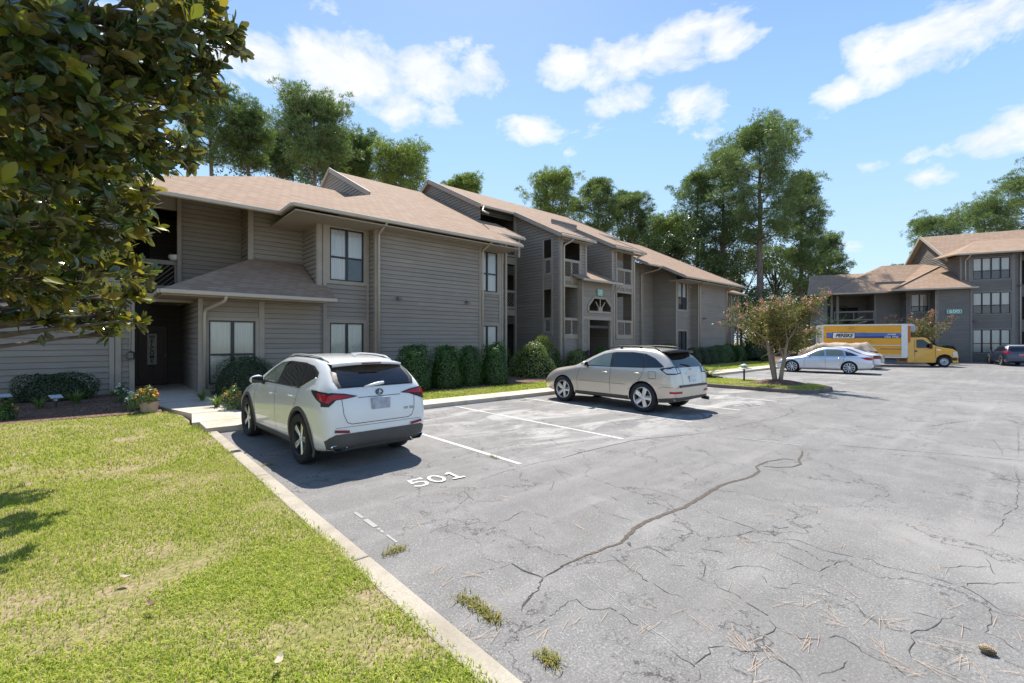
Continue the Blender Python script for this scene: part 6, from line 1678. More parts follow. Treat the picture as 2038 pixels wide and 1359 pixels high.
G_DARK = m_carglass('tinted_glass', (0.006, 0.007, 0.009), 0); G_CLEAR = m_carglass('clear_green_glass', (0.13, 0.17, 0.14), 0)
M_BLK = simple('black_trim', (0.018, 0.018, 0.019), 0.45, vary=0.15); M_GREYP = simple('grey_cladding', (0.075, 0.07, 0.066), 0.6, vary=0.12); M_TYRE = simple('tyre_rubber', (0.022, 0.022, 0.023), 0.85, vary=0.2, scale=30)
M_CHROME = simple('chrome', (0.75, 0.76, 0.78), 0.12, 1.0, vary=0.02); M_ALLOY = simple('silver_alloy', (0.68, 0.69, 0.70), 0.28, 0.85, vary=0.04); M_BALLOY = simple('dark_alloy', (0.05, 0.05, 0.055), 0.35, 0.5)
M_REDL = simple('red_lens', (0.42, 0.012, 0.018), 0.12, vary=0.25, scale=25); M_DREDL = simple('dark_red_lens', (0.22, 0.012, 0.015), 0.15, vary=0.25, scale=25); M_CLRL = simple('clear_lens', (0.62, 0.63, 0.64), 0.12, vary=0.3, scale=30); M_BAD = simple('badge_metal', (0.10, 0.10, 0.105), 0.25, 0.8)
M_PLATE = simple('blurred_plate', (0.36, 0.39, 0.45), 0.5, vary=0.25, scale=14); M_PLATEW = simple('pale_plate', (0.62, 0.66, 0.74), 0.5, vary=0.2, scale=18); M_WELL = simple('wheel_well', (0.010, 0.010, 0.010), 0.95)

def catmull(xs, ys, x):
    n = len(xs)
    if x <= xs[0]: return ys[0]
    if x >= xs[-1]: return ys[-1]
    i = max(j for j in range(n - 1) if xs[j] <= x); h = xs[i + 1] - xs[i]; t = (x - xs[i]) / h
    def slope(j):
        if j == 0: return (ys[1] - ys[0]) / (xs[1] - xs[0])
        if j == n - 1: return (ys[-1] - ys[-2]) / (xs[-1] - xs[-2])
        a = (ys[j] - ys[j - 1]) / (xs[j] - xs[j - 1]); b = (ys[j + 1] - ys[j]) / (xs[j + 1] - xs[j])
        return 0 if a * b <= 0 else 2 * a * b / (a + b)
    m0, m1 = slope(i) * h, slope(i + 1) * h
    return ys[i] * (2 * t**3 - 3 * t**2 + 1) + m0 * (t**3 - 2 * t**2 + t) + ys[i + 1] * (-2 * t**3 + 3 * t**2) + m1 * (t**3 - t**2)

class Car:
    """y forward, x to the car's right, origin on the ground under the rear axle centre"""
    def __init__(s, name, loc, rz, label, cat, paint, st, wb, wr, tw, track, arch=0.06, group=None, archz=0.0, zmap=None):
        s.zmap = zmap
        if zmap: st = [(q[0], q[1], q[2], q[3], s.zm(q[4], q[0]), q[5], s.zm(q[6], q[0]), q[7], s.zm(q[8], q[0]), s.zm(q[9], q[0])) for q in st]
        s.root = empty(name, loc, rz, label, cat, group); s.paint = paint
        s.wb, s.wr, s.tw, s.track = wb, wr, tw, track
        # stations: (y, zbot, wsill, wmid, zmid, wbelt, zbelt, wtop, ztop, zc)
        ks = list(zip(*st)); ys0 = list(ks[0]); ys = []
        for a, b in zip(ys0, ys0[1:]):
            k = max(1, int(round((b - a) / 0.11)))
            ys += [a + (b - a) * i / k for i in range(k)]
        ys.append(ys0[-1])
        rows = []
        for y in ys:
            zb, ws, wm, zm, wbt, zbt, wt, zt, zc = [catmull(ys0, list(ks[i]), y) for i in range(1, 10)]
            half = [(0, zb), (ws * 0.62, zb), (ws - 0.05, zb), (ws, zb + 0.06), (ws + (wm - ws) * 0.55, zb + 0.06 + (zm - zb - 0.06) * 0.5), (wm, zm), (wm - (wm - wbt) * 0.35, zm + (zbt - zm) * 0.55), (wbt, zbt - 0.015), (wbt - 0.025, zbt + 0.015),
                    (wbt - 0.025 + (wt - wbt + 0.025) * 0.5 + 0.012, zbt + (zt - zbt) * 0.52), (wt, zt), (wt - 0.07, zt + (zc - zt) * 0.55), (wt * 0.55, zt + (zc - zt) * 0.90), (0, zc)]
            rows.append([(x, y, z) for x, z in half] + [(-x, y, z) for x, z in half[-2:0:-1]])
        mb = MB(); n = len(rows[0])
        for r_ in rows: mb.v += r_
        for i in range(len(rows) - 1):
            for k in range(n): mb.idx((i * n + k, i * n + (k + 1) % n, (i + 1) * n + (k + 1) % n, (i + 1) * n + k))
        mb.idx(tuple(range(n))[::-1]); mb.idx(tuple((len(rows) - 1) * n + k for k in range(n)))
        o = mb.build('body', [paint, M_WELL], None, smooth=True, fix=True)
        md = o.modifiers.new('s', 'SUBSURF'); md.levels = 1; md.render_levels = 1
        dg = bpy.context.evaluated_depsgraph_get(); me0 = bpy.data.meshes.new_from_object(o.evaluated_get(dg))
        bm = bmesh.new(); bm.from_mesh(me0); s.bvh = BVHTree.FromBMesh(bm); bm.free()
        cut = []
        for wy in (0.0, wb):
            for sx in (-1, 1):
                c = MB(); ar = wr + arch; x1 = sx * (track / 2 + tw / 2 + 0.12); x0 = sx * (track / 2 - tw / 2 - 0.10)
                c.lathe([(min(x0, x1), 0.001), (min(x0, x1), ar), (max(x0, x1), ar), (max(x0, x1), 0.001)], 40, 'x', off=(0, wy, wr + archz))
                co = c.build('cutter', M_WELL, None, fix=True); bo = o.modifiers.new('b', 'BOOLEAN'); bo.object = co; bo.operation = 'DIFFERENCE'; bo.solver = 'EXACT'; bo.material_mode = 'TRANSFER'; cut.append(co)
        bpy.context.view_layer.update(); dg = bpy.context.evaluated_depsgraph_get()
        me = bpy.data.meshes.new_from_object(o.evaluated_get(dg)); old = o.data; bpy.data.objects.remove(o); bpy.data.meshes.remove(old)
        for c in cut: bpy.data.objects.remove(c)
        me.polygons.foreach_set('use_smooth', [True] * len(me.polygons))
        try: me.set_sharp_from_angle(angle=R(38))
        except Exception: pass
        s.body = link_mesh('body', me, s.root); s.body.name = 'body'
        bm = bmesh.new(); bm.from_mesh(me0); bpy.data.meshes.remove(me0); bm.free()
    def zm(s, z, y=0.0):
        if not s.zmap: return z
        w = 1.0 if y < 1.9 else max(0.30, 1.0 - 0.7 * (y - 1.9) / 0.9)
        return z + w * (catmull(s.zmap[0], s.zmap[1], z) - z)
    # --- projection of outlines on the body
    def ray(s, p, d):
        h = s.bvh.ray_cast(Vector(p), Vector(d)); return (h[0], h[1]) if h[0] is not None else (None, None)
    def hit(s, view, a, b):
        if view in 'LR': b = s.zm(b, a)
        elif view == 'B': b = s.zm(b)
        if view == 'L': return s.ray((-3, a, b), (1, 0, 0))
        if view == 'R': return s.ray((3, a, b), (-1, 0, 0))
        if view == 'B': return s.ray((a, -4, b), (0, 1, 0))
        if view == 'F': return s.ray((a, 8, b), (0, -1, 0))
        if view == 'T': return s.ray((a, b, 4), (0, 0, -1))
    def patch(s, name, view, poly, mat, off=0.006, parent=None, res=0.06, mirror=False):
        bm = bmesh.new(); vs = [bm.verts.new((p[0], p[1], 0)) for p in poly]
        try: bm.faces.new(vs)
        except ValueError: pass
        bmesh.ops.triangulate(bm, faces=bm.faces)
        for it in range(5):
            ed = [e for e in bm.edges if e.calc_length() > res]
            if not ed: break
            bmesh.ops.subdivide_edges(bm, edges=ed, cuts=1); bmesh.ops.triangulate(bm, faces=[f for f in bm.faces if len(f.verts) > 3])
        bad = []
        for v in bm.verts:
            h, nn = s.hit(view, v.co.x, v.co.y)
            if h is None: bad.append(v); continue
            if nn is None: nn = Vector((0, 0, 1))
            dv = {'L': Vector((-1, 0, 0)), 'R': Vector((1, 0, 0)), 'B': Vector((0, -1, 0)), 'F': Vector((0, 1, 0)), 'T': Vector((0, 0, 1))}[view]
            if nn.dot(dv) < 0: nn = -nn
            v.co = h + (nn * 0.5 + dv * 0.5).normalized() * off
        if bad: bmesh.ops.delete(bm, geom=bad, context='VERTS')
        bmesh.ops.recalc_face_normals(bm, faces=bm.faces)
        me = bpy.data.meshes.new(name); bm.to_mesh(me); bm.free(); me.materials.append(mat)
        dvx = {'L': Vector((-1, 0, 0)), 'R': Vector((1, 0, 0)), 'B': Vector((0, -1, 0)), 'F': Vector((0, 1, 0)), 'T': Vector((0, 0, 1))}[view]
        if len(me.polygons) and sum(p.normal.dot(dvx) for p in me.polygons) < 0: me.flip_normals()
        me.polygons.foreach_set('use_smooth', [True] * len(me.polygons))
        return link_mesh(name, me, parent or s.root)
    def both(s, name, poly, mat, **k):
        a = s.patch(name, 'L', poly, mat, **k); b = s.patch(name, 'R', poly, mat, **k); return a, b
    def line(s, mb, view, pts, w=0.008, off=0.005, step=0.04):
        fine = []
        for p, q in zip(pts, pts[1:]):
            L = math.hypot(q[0] - p[0], q[1] - p[1]); k = max(1, int(L / step))
            fine += [(p[0] + (q[0] - p[0]) * i / k, p[1] + (q[1] - p[1]) * i / k) for i in range(k)]
        fine.append(pts[-1]); prev = None
        for i, p in enumerate(fine):
            a = fine[max(0, i - 1)]; b = fine[min(len(fine) - 1, i + 1)]; dx, dy = b[0] - a[0], b[1] - a[1]; l = math.hypot(dx, dy) or 1; nx, ny = -dy / l * w / 2, dx / l * w / 2
            h1, n1 = s.hit(view, p[0] + nx, p[1] + ny); h2, n2 = s.hit(view, p[0] - nx, p[1] - ny)
            if h1 is None or h2 is None: prev = None; continue
            dv = {'L': Vector((-1, 0, 0)), 'R': Vector((1, 0, 0)), 'B': Vector((0, -1, 0)), 'F': Vector((0, 1, 0)), 'T': Vector((0, 0, 1))}[view]
            cur = (h1 + dv * off, h2 + dv * off)
            if prev: mb.face([prev[0], cur[0], cur[1], prev[1]])
            prev = cur
    def seams(s, side, back, w=0.008, mat=None):
        mb = MB()
        for pts in side:
            for v in 'LR': s.line(mb, v, pts, w)
        for pts in back: s.line(mb, 'B', pts, w)
        return mb.build('panel_gap', mat or M_BLK, s.root)
    def tube_on(s, name, view, pts, r_, mat, off=0.0, parent=None):
        P = []
        for p in pts:
            h, n_ = s.hit(view, *p)
            if h is not None: P.append(h + n_.normalized() * off * (1 if n_.dot(h - Vector((0, 1.3, 0.7))) > 0 else -1))
        mb = MB()
        if len(P) > 1: mb.tube(P, r_, 8)
        return mb.build(name, mat, parent or s.root, smooth=True)
    def wheels(s, rim, spokes=10, twin=False, rimmat=None, spmat=None, rr=None, sw=(0.035, 0.05), steel=False, dual=False):
        rr = rr or s.wr * 0.70; proto = None
        for wy in (0.0, s.wb):
            for sx in (-1, 1):
                pos = (sx * s.track / 2, wy, s.wr)
                t = empty('wheel', pos, 0 if sx > 0 else math.pi); t.parent = s.root
                if proto is None:
                    w, R_ = s.tw / 2, s.wr; tb = MB()
                    tb.lathe([(-w * 0.7, rr), (-w, rr + 0.03), (-w, R_ * 0.93), (-w * 0.82, R_ * 0.985), (-w * 0.4, R_), (w * 0.4, R_), (w * 0.82, R_ * 0.985), (w, R_ * 0.93), (w, rr + 0.03), (w * 0.86, rr)], 48, 'x')
                    for k in range(3): tb.lathe([(w * (-0.4 + 0.4 * k) - 0.006, R_ + 0.001), (w * (-0.4 + 0.4 * k) + 0.006, R_ + 0.001)], 48, 'x')
                    tyre = tb.mesh('tyre', M_TYRE, True)
                    rb = MB()
                    rb.lathe([(w * 0.88, rr + 0.004), (w * 0.92, rr - 0.012), (w * 0.80, rr - 0.022), (w * 0.1, rr - 0.035), (-w * 0.7, rr - 0.03)], 48, 'x', mi=0)
                    xo = w * 0.62; hub = rr * 0.2
                    rb.lathe([(xo - 0.05, hub * 1.25), (xo, hub * 1.1), (xo + 0.012, hub * 0.6), (xo + 0.012, 0.001)], 20, 'x', mi=1)
                    n = spokes
                    for k in range(n):
                        a0 = 2 * math.pi * k / n
                        for dt in ((-0.10, 0.10) if twin else (0.0,)):
                            a = a0 + dt * (1 if twin else 0); ca, sa = math.cos(a), math.sin(a); tw_ = 0.20 if rim == 'twist' else 0.0
                            c2, s2 = math.cos(a + tw_ - dt * 0.35), math.sin(a + tw_ - dt * 0.35)
                            p = Vector((xo - 0.004, ca * hub * 0.8, sa * hub * 0.8)); q = Vector((xo + 0.012, c2 * (rr - 0.016), s2 * (rr - 0.016))); td = Vector((0, -sa, ca)); td2 = Vector((0, -s2, c2))
                            a1, a2 = td * sw[0], td2 * sw[1]; dn = Vector((-0.035, 0, 0)); up = Vector((0.012, 0, 0))
                            A = [p - a1, p + a1, q + a2, q - a2]; rb.face([A[0], A[1], A[2], A[3]][::-1], 2)
                            m_ = [(p + up), (q + up * 0.6)]
                            rb.face([A[0], m_[0], m_[1], A[3]][::-1], 2); rb.face([m_[0], A[1], A[2], m_[1]][::-1], 2)
                            for (u, v) in ((0, 3), (1, 2)): rb.face([A[u], A[v], A[v] + dn, A[u] + dn], 2)
                    rimm = rb.mesh('rim', [rimmat or M_ALLOY, M_ALLOY, spmat or M_ALLOY])
                    db = MB(); db.lathe([(-0.02, 0.001), (-0.02, rr * 0.68), (0.0, rr * 0.68), (0.0, 0.001)], 28, 'x'); disc = db.mesh('brake_disc', simple('brake_steel', (0.12, 0.12, 0.125), 0.45, 0.7))
                    bb = MB(); bb.lathe([(-w * 0.55, 0.001), (-w * 0.55, rr - 0.03)], 28, 'x'); back = bb.mesh('inner_face', M_WELL)
                    proto = (tyre, rimm, disc, back)
                for nm, me in zip(('tyre', 'rim', 'brake_disc', 'inner_face'), proto): link_mesh(nm, me, t)
    def underside(s, y0, y1, w, z):
        mb = MB(); mb.box(-w, w, y0, y1, z - 0.03, z + 0.1); mb.build('underbody', M_WELL, s.root)
    def plate(s, z, w, h, mat, y_extra=0.0, x=0.0):
        hh, nn = s.hit('B', x, z); z = hh.z; mb = MB(); y = hh.y - 0.012 + y_extra; mb.box(x - w / 2, x + w / 2, y - 0.006, y + 0.02, z - h / 2, z + h / 2); return mb.build('number_plate', mat, s.root)

def mirror_part(car, y, z, x, w=0.20, h=0.14, mat=None):
    for sx in (-1, 1):
        mb = MB(); bm = bmesh.new(); bmesh.ops.create_uvsphere(bm, u_segments=14, v_segments=9, radius=1)
        for v in bm.verts:
            c = v.co; c.y = max(c.y * 0.10, -0.045) if c.y < 0 else c.y * 0.11
            v.co = Vector((sx * (x + w / 2 + c.x * w / 2), y + c.y, z + c.z * h / 2 * (1 - 0.15 * c.x)))
        me = bpy.data.meshes.new('mirror'); bm.to_mesh(me); bm.free(); me.materials.append(mat or car.paint); me.polygons.foreach_set('use_smooth', [True] * len(me.polygons)); o = link_mesh('mirror', me, car.root)
        mb.bar((sx * (x - 0.07), y + 0.02, z - h * 0.5), (sx * (x + 0.05), y, z - h * 0.25), 0.06, 0.05); mb.build('stalk', M_BLK, o)
        mb = MB(); mb.face([(sx * (x + w * 0.06), y - 0.048, z - h * 0.36), (sx * (x + w * 0.90), y - 0.048, z - h * 0.30), (sx * (x + w * 0.88), y - 0.048, z + h * 0.30), (sx * (x + w * 0.1), y - 0.048, z + h * 0.36)]); mb.build('mirror_glass', G_DARK, o)

# ================================================================== white crossover, left
ST = [ # y, zbot, wsill, wmid, zmid, wbelt, zbelt, wtop, ztop, zc
 (-0.900, 0.40, 0.60, 0.66, 0.48, 0.64, 0.56, 0.58, 0.60, 0.62),
 (-0.870, 0.33, 0.74, 0.80, 0.50, 0.77, 0.70, 0.70, 0.80, 0.84),
 (-0.810, 0.29, 0.80, 0.86, 0.55, 0.82, 0.86, 0.74, 0.98, 1.00),
 (-0.740, 0.27, 0.83, 0.89, 0.58, 0.85, 0.93, 0.72, 1.08, 1.09),
 (-0.600, 0.25, 0.85, 0.91, 0.60, 0.875, 0.97, 0.69, 1.225, 1.25),
 (-0.420, 0.22, 0.86, 0.918, 0.62, 0.885, 0.98, 0.655, 1.385, 1.42),
 (-0.200, 0.20, 0.865, 0.922, 0.63, 0.89, 0.975, 0.635, 1.465, 1.505),
 (0.300, 0.19, 0.87, 0.918, 0.62, 0.885, 0.965, 0.625, 1.51, 1.555),
 (0.900, 0.19, 0.87, 0.912, 0.60, 0.88, 0.955, 0.620, 1.515, 1.57),
 (1.350, 0.19, 0.87, 0.912, 0.60, 0.88, 0.95, 0.610, 1.48, 1.54),
 (1.700, 0.19, 0.87, 0.912, 0.60, 0.88, 0.945, 0.630, 1.36, 1.42),
 (2.100, 0.19, 0.87, 0.915, 0.60, 0.88, 0.94, 0.690, 1.16, 1.21),
 (2.420, 0.20, 0.865, 0.918, 0.60, 0.875, 0.93, 0.760, 1.00, 1.04),
 (2.900, 0.21, 0.85, 0.905, 0.58, 0.84, 0.87, 0.70, 0.92, 0.965),
 (3.300, 0.23, 0.80, 0.86, 0.54, 0.78, 0.78, 0.62, 0.83, 0.87),
 (3.560, 0.27, 0.68, 0.74, 0.50, 0.66, 0.66, 0.50, 0.71, 0.74),
 (3.680, 0.34, 0.48, 0.54, 0.46, 0.48, 0.55, 0.36, 0.58, 0.60)]
c = Car('parked_suv', (2.93, 7.09, 0), R(2.7), 'white crossover SUV with red blade tail lights parked in bay 501', 'car', P_WHITE, ST, 2.68, 0.365, 0.235, 1.60, 0.055, 'vehicles parked on the lot', zmap=((0.2, 0.3, 0.5, 0.8, 0.97, 1.1, 1.3, 1.44, 1.6), (0.2, 0.31, 0.555, 0.895, 1.085, 1.205, 1.36, 1.455, 1.6)))
c.wheels('plain', 5, True, M_BALLOY, M_ALLOY, 0.262, (0.022, 0.034)); c.underside(-0.6, 3.3, 0.62, 0.30)
gl = [(1.98, 0.985), (1.72, 1.21), (1.42, 1.37), (0.98, 1.425), (0.30, 1.415), (-0.05, 1.36), (-0.30, 1.24), (-0.335, 1.165), (-0.02, 1.03), (0.06, 1.0)]
def side_glass(c, gl, pillars, front_y):
    """dark band of glass with the front door light a little clearer"""
    a, b = c.both('window', gl, G_DARK, off=0.007)
    return a, b
c.both('window_surround', [(2.02, 0.965), (1.74, 1.235), (1.43, 1.392), (0.98, 1.447), (0.30, 1.437), (-0.06, 1.385), (-0.33, 1.26), (-0.375, 1.165), (-0.03, 1.010), (0.06, 0.978)], M_BLK, off=0.004)
c.both('window', [(1.93, 0.99), (1.70, 1.21), (1.42, 1.365), (1.13, 1.415), (1.10, 0.99)], G_CLEAR, off=0.008)
c.both('window', [(1.04, 0.99), (1.06, 1.418), (0.98, 1.422), (0.34, 1.412), (0.18, 1.395), (0.10, 0.99), (0.16, 0.99)], G_DARK, off=0.008)
c.both('window', [(0.12, 1.39), (0.0, 1.36), (-0.28, 1.235), (-0.315, 1.17), (-0.02, 1.035), (0.05, 1.0)], G_DARK, off=0.008)
for v in 'LR': c.tube_on('chrome_strip', v, [(0.06, 0.982), (-0.02, 1.012), (-0.2, 1.092), (-0.355, 1.163)], 0.008, M_CHROME, 0.006)
# tailgate: spoiler, glass, lamps
c.patch('rear_screen_surround', 'B', [(-0.64, 1.015), (0.64, 1.015), (0.68, 1.12), (0.645, 1.30), (0.60, 1.44), (-0.60, 1.44), (-0.645, 1.30), (-0.68, 1.12)], M_BLK, 0.004)
c.patch('rear_screen', 'B', [(-0.575, 1.035), (0.575, 1.035), (0.60, 1.13), (0.565, 1.30), (0.535, 1.385), (-0.535, 1.385), (-0.565, 1.30), (-0.60, 1.13)], G_DARK, 0.008)
mb = MB(); N_ = 12
for i in range(N_):
    x0, x1 = -0.60 + 1.2 * i / N_, -0.60 + 1.2 * (i + 1) / N_
    f = lambda x: -0.60 + 0.10 * (x / 0.6) ** 2; g_ = lambda x: 1.475 - 0.035 * (x / 0.6) ** 2
    A = [(x0, f(x0), g_(x0)), (x1, f(x1), g_(x1)), (x1, -0.22, g_(x1) + 0.028), (x0, -0.22, g_(x0) + 0.028)]; Bt = [(x0, f(x0) + 0.01, g_(x0) - 0.035), (x1, f(x1) + 0.01, g_(x1) - 0.035), (x1, -0.25, g_(x1) - 0.03), (x0, -0.25, g_(x0) - 0.03)]
    mb.face(A); mb.face(Bt[::-1]); mb.face([Bt[0], Bt[1], A[1], A[0]])
sp_ = mb.build('roof_spoiler', P_WHITE, c.root, smooth=True, fix=True)
mb = MB(); mb.box(-0.16, 0.16, -0.612, -0.59, 1.447, 1.465); mb.build('brake_light', M_DREDL, c.root)
for sx in (-1, 1):
    S_ = lambda pts: [(sx * p[0], p[1]) for p in pts]
    c.patch('tail_light_case', 'B', S_([(0.36, 0.905), (0.52, 0.885), (0.70, 0.875), (0.80, 0.80), (0.87, 0.80), (0.86, 0.95), (0.74, 0.965), (0.56, 0.945)]), M_BLK, 0.008)
    c.patch('tail_light', 'B', S_([(0.43, 0.905), (0.58, 0.890), (0.74, 0.880), (0.80, 0.84), (0.835, 0.85), (0.79, 0.93), (0.72, 0.945), (0.57, 0.928)]), M_REDL, 0.016)
    v = 'R' if sx > 0 else 'L'
    c.patch('tail_light_case', v, [(-0.82, 0.80), (-0.70, 0.845), (-0.60, 0.88), (-0.42, 0.965), (-0.40, 0.985), (-0.55, 0.985), (-0.75, 0.965), (-0.85, 0.92)], M_BLK, 0.008)
    c.patch('tail_light', v, [(-0.80, 0.845), (-0.72, 0.865), (-0.63, 0.90), (-0.60, 0.955), (-0.75, 0.945), (-0.83, 0.90)], M_REDL, 0.016)
    c.patch('reflector', 'B', S_([(0.52, 0.475), (0.74, 0.495), (0.735, 0.525), (0.52, 0.505)]), M_DREDL, 0.016)
    # chrome-edged exhaust
    mb = MB(); cxx, yy, zz = sx * 0.66, -0.868, 0.325
    hexo = [(-0.13, 0.0), (-0.07, 0.045), (0.11, 0.045), (0.13, 0.03), (0.07, -0.04), (-0.09, -0.04)]
    n0 = len(mb.v)
    for (k_, yo) in ((1.0, 0.0), (0.86, -0.004), (0.84, 0.05)): mb.v += [(cxx + sx * p[0] * k_, yy + yo, zz + p[1] * k_) for p in hexo]
    for lv in (0, 1):
        for i in range(6): mb.f.append((n0 + lv * 6 + i, n0 + lv * 6 + (i + 1) % 6, n0 + lv * 6 + 6 + (i + 1) % 6, n0 + lv * 6 + 6 + i)); mb.m.append(lv)
    mb.f.append(tuple(n0 + 12 + i for i in range(6))); mb.m.append(1)
    mb.build('exhaust_tip', [M_CHROME, M_WELL], c.root)
c.patch('bumper_cladding', 'B', [(-0.80, 0.30), (0.80, 0.30), (0.84, 0.40), (0.80, 0.44), (0.72, 0.47), (0.50, 0.47), (-0.50, 0.47), (-0.72, 0.47), (-0.80, 0.44), (-0.84, 0.40)], M_GREYP, 0.010, res=0.05)
mb = MB(); mb.box(-0.62, 0.62, -0.855, -0.60, 0.265, 0.35); o = mb.build('diffuser', M_BLK, c.root); bevel(o, 0.02)
c.plate(0.80, 0.31, 0.16, M_PLATE, -0.008)
hh, nn = c.hit('B', 0, 0.935); bgm = MB(); bgm.lathe([(0.0, 0.058), (-0.012, 0.055), (-0.012, 0.043), (0.0, 0.040)], 28, 'y'); o = bgm.build('emblem', M_BAD, c.root, smooth=True); o.location = (0, hh.y - 0.004, hh.z); o.scale = (1.15, 1, 0.85)
mb = MB(); mb.bar((-0.018, -0.012, 0.036), (-0.03, -0.012, -0.02), 0.012, 0.01, (0, 1, 0)); mb.bar((-0.03, -0.012, -0.02), (0.045, -0.012, -0.02), 0.012, 0.01, (0, 1, 0)); e2_ = mb.build('emblem_mark', M_BAD, o)
hh, nn = c.hit('B', 0.48, 0.70); place_text('badge', 'NX 300', 0.055, (0.49, hh.y - 0.012, hh.z), (1, 0, 0), (0, 0, 1), M_BAD, c.root)
# wiper
mb = MB(); pts = []
for (x, z) in ((0.10, 1.055), (0.0, 1.045), (-0.12, 1.030), (-0.24, 1.012)):
    hh, nn = c.hit('B', x, z); pts.append(hh + Vector((0, -0.02, 0.01)))
mb.tube(pts, [0.024, 0.026, 0.018, 0.008], 8); mb.build('rear_wiper', P_WHITE, c.root, smooth=True)
# cladding round the wheels and along the sill
def arch_trim(c, wy, w=0.05, mat=None, a0=-28, a1=208, dx=0.012):
    for sx in (-1, 1):
        mb = MB(); prev = None; n = 30; ar = c.wr + 0.055
        for i in range(n + 1):
            a = R(a0 + (a1 - a0) * i / n); row = []
            for rr in (ar - 0.01, ar + w * 0.5, ar + w):
                y, z = wy + rr * math.cos(a), c.wr + rr * math.sin(a); h, _ = c.hit('R' if sx > 0 else 'L', y, max(z, 0.26))
                x = abs(h.x) if h is not None else (prev[0][0] * sx if prev else 0.9); row.append((sx * (x + dx), y, z))
            row.append((sx * (abs(row[0][0]) - 0.05), row[0][1], row[0][2]))
            if prev:
                for j, k in ((0, 1), (1, 2), (0, 3)): mb.face([prev[j], row[j], row[k], prev[k]])
            prev = row
        mb.build('wheel_arch', mat or M_BLK, c.root, smooth=True)
arch_trim(c, 0.0, 0.05, M_GREYP); arch_trim(c, 2.68, 0.05, M_GREYP)
c.both('sill_cladding', [(0.46, 0.215), (2.22, 0.215), (2.24, 0.31), (0.44, 0.31)], M_GREYP, off=0.010)
c.seams([[(1.07, 0.32), (1.09, 0.97)], [(0.47, 0.47), (0.30, 0.60), (0.14, 0.80), (0.05, 0.98)], [(2.14, 0.34), (2.20, 0.70), (2.08, 0.93)]],
        [[(-0.62, 0.93), (-0.60, 0.70), (-0.55, 0.60), (-0.48, 0.575), (0.48, 0.575), (0.55, 0.60), (0.60, 0.70), (0.62, 0.93)], [(-0.36, 0.885), (0.36, 0.885)]], 0.007)
c.seams([], [[(-0.72, 0.545), (0.72, 0.545)]], 0.004, M_GREYP)
for (y, z) in ((1.22, 0.83), (0.30, 0.86)):
    for sx in (-1, 1):
        h, _ = c.hit('R' if sx > 0 else 'L', y, z); mb = MB(); mb.tube([(h.x, y - 0.09, h.z), (h.x + sx * 0.03, y - 0.07, h.z), (h.x + sx * 0.035, y + 0.06, h.z), (h.x, y + 0.09, h.z)], 0.013, 8); mb.build('door_handle', P_WHITE, c.root, smooth=True)
for v in 'LR': c.tube_on('beltline_trim', v, [(1.99, 0.968), (1.5, 0.972), (0.8, 0.975), (0.06, 0.978)], 0.007, M_BLK, 0.004)
mirror_part(c, 1.74, 1.12, 0.88, 0.24, 0.16)
for sx in (-1, 1):
    mb = MB(); pts = []
    for y in (-0.25, -0.05, 0.3, 0.8, 1.15, 1.35):
        h, _ = c.hit('T', sx * 0.56, y); pts.append(h + Vector((0, 0, 0.03 if -0.2 < y < 1.3 else 0.0)))
    mb.tube(pts, 0.014, 8); mb.build('roof_rail', P_WHITE, c.root, smooth=True)
    mb = MB(); pts = []
    for y in (-0.30, 0.0, 0.5, 1.0, 1.42):
        h, _ = c.hit('T', sx * 0.56, y); pts.append(h + Vector((0, 0, 0.004)))
    mb.tube(pts, 0.010, 6); mb.build('roof_gutter_strip', M_BLK, c.root)
h, _ = c.hit('T', 0.0, 0.0); mb = MB(); mb.bar(h + Vector((0, -0.07, 0.0)), h + Vector((0, 0.06, 0.0)), 0.06, 0.02); mb.prism([(-0.012, -0.06), (0.012, -0.06), (0.004, 0.05), (-0.004, 0.05)], h.z, h.z + 0.05); o = mb.build('roof_antenna', P_WHITE, c.root); 
c.patch('windscreen', 'T', [(-0.56, 1.48), (0.56, 1.48), (0.66, 2.28), (-0.66, 2.28)], G_DARK, 0.006)

c.root.scale = (0.92, 1.0, 1.0)

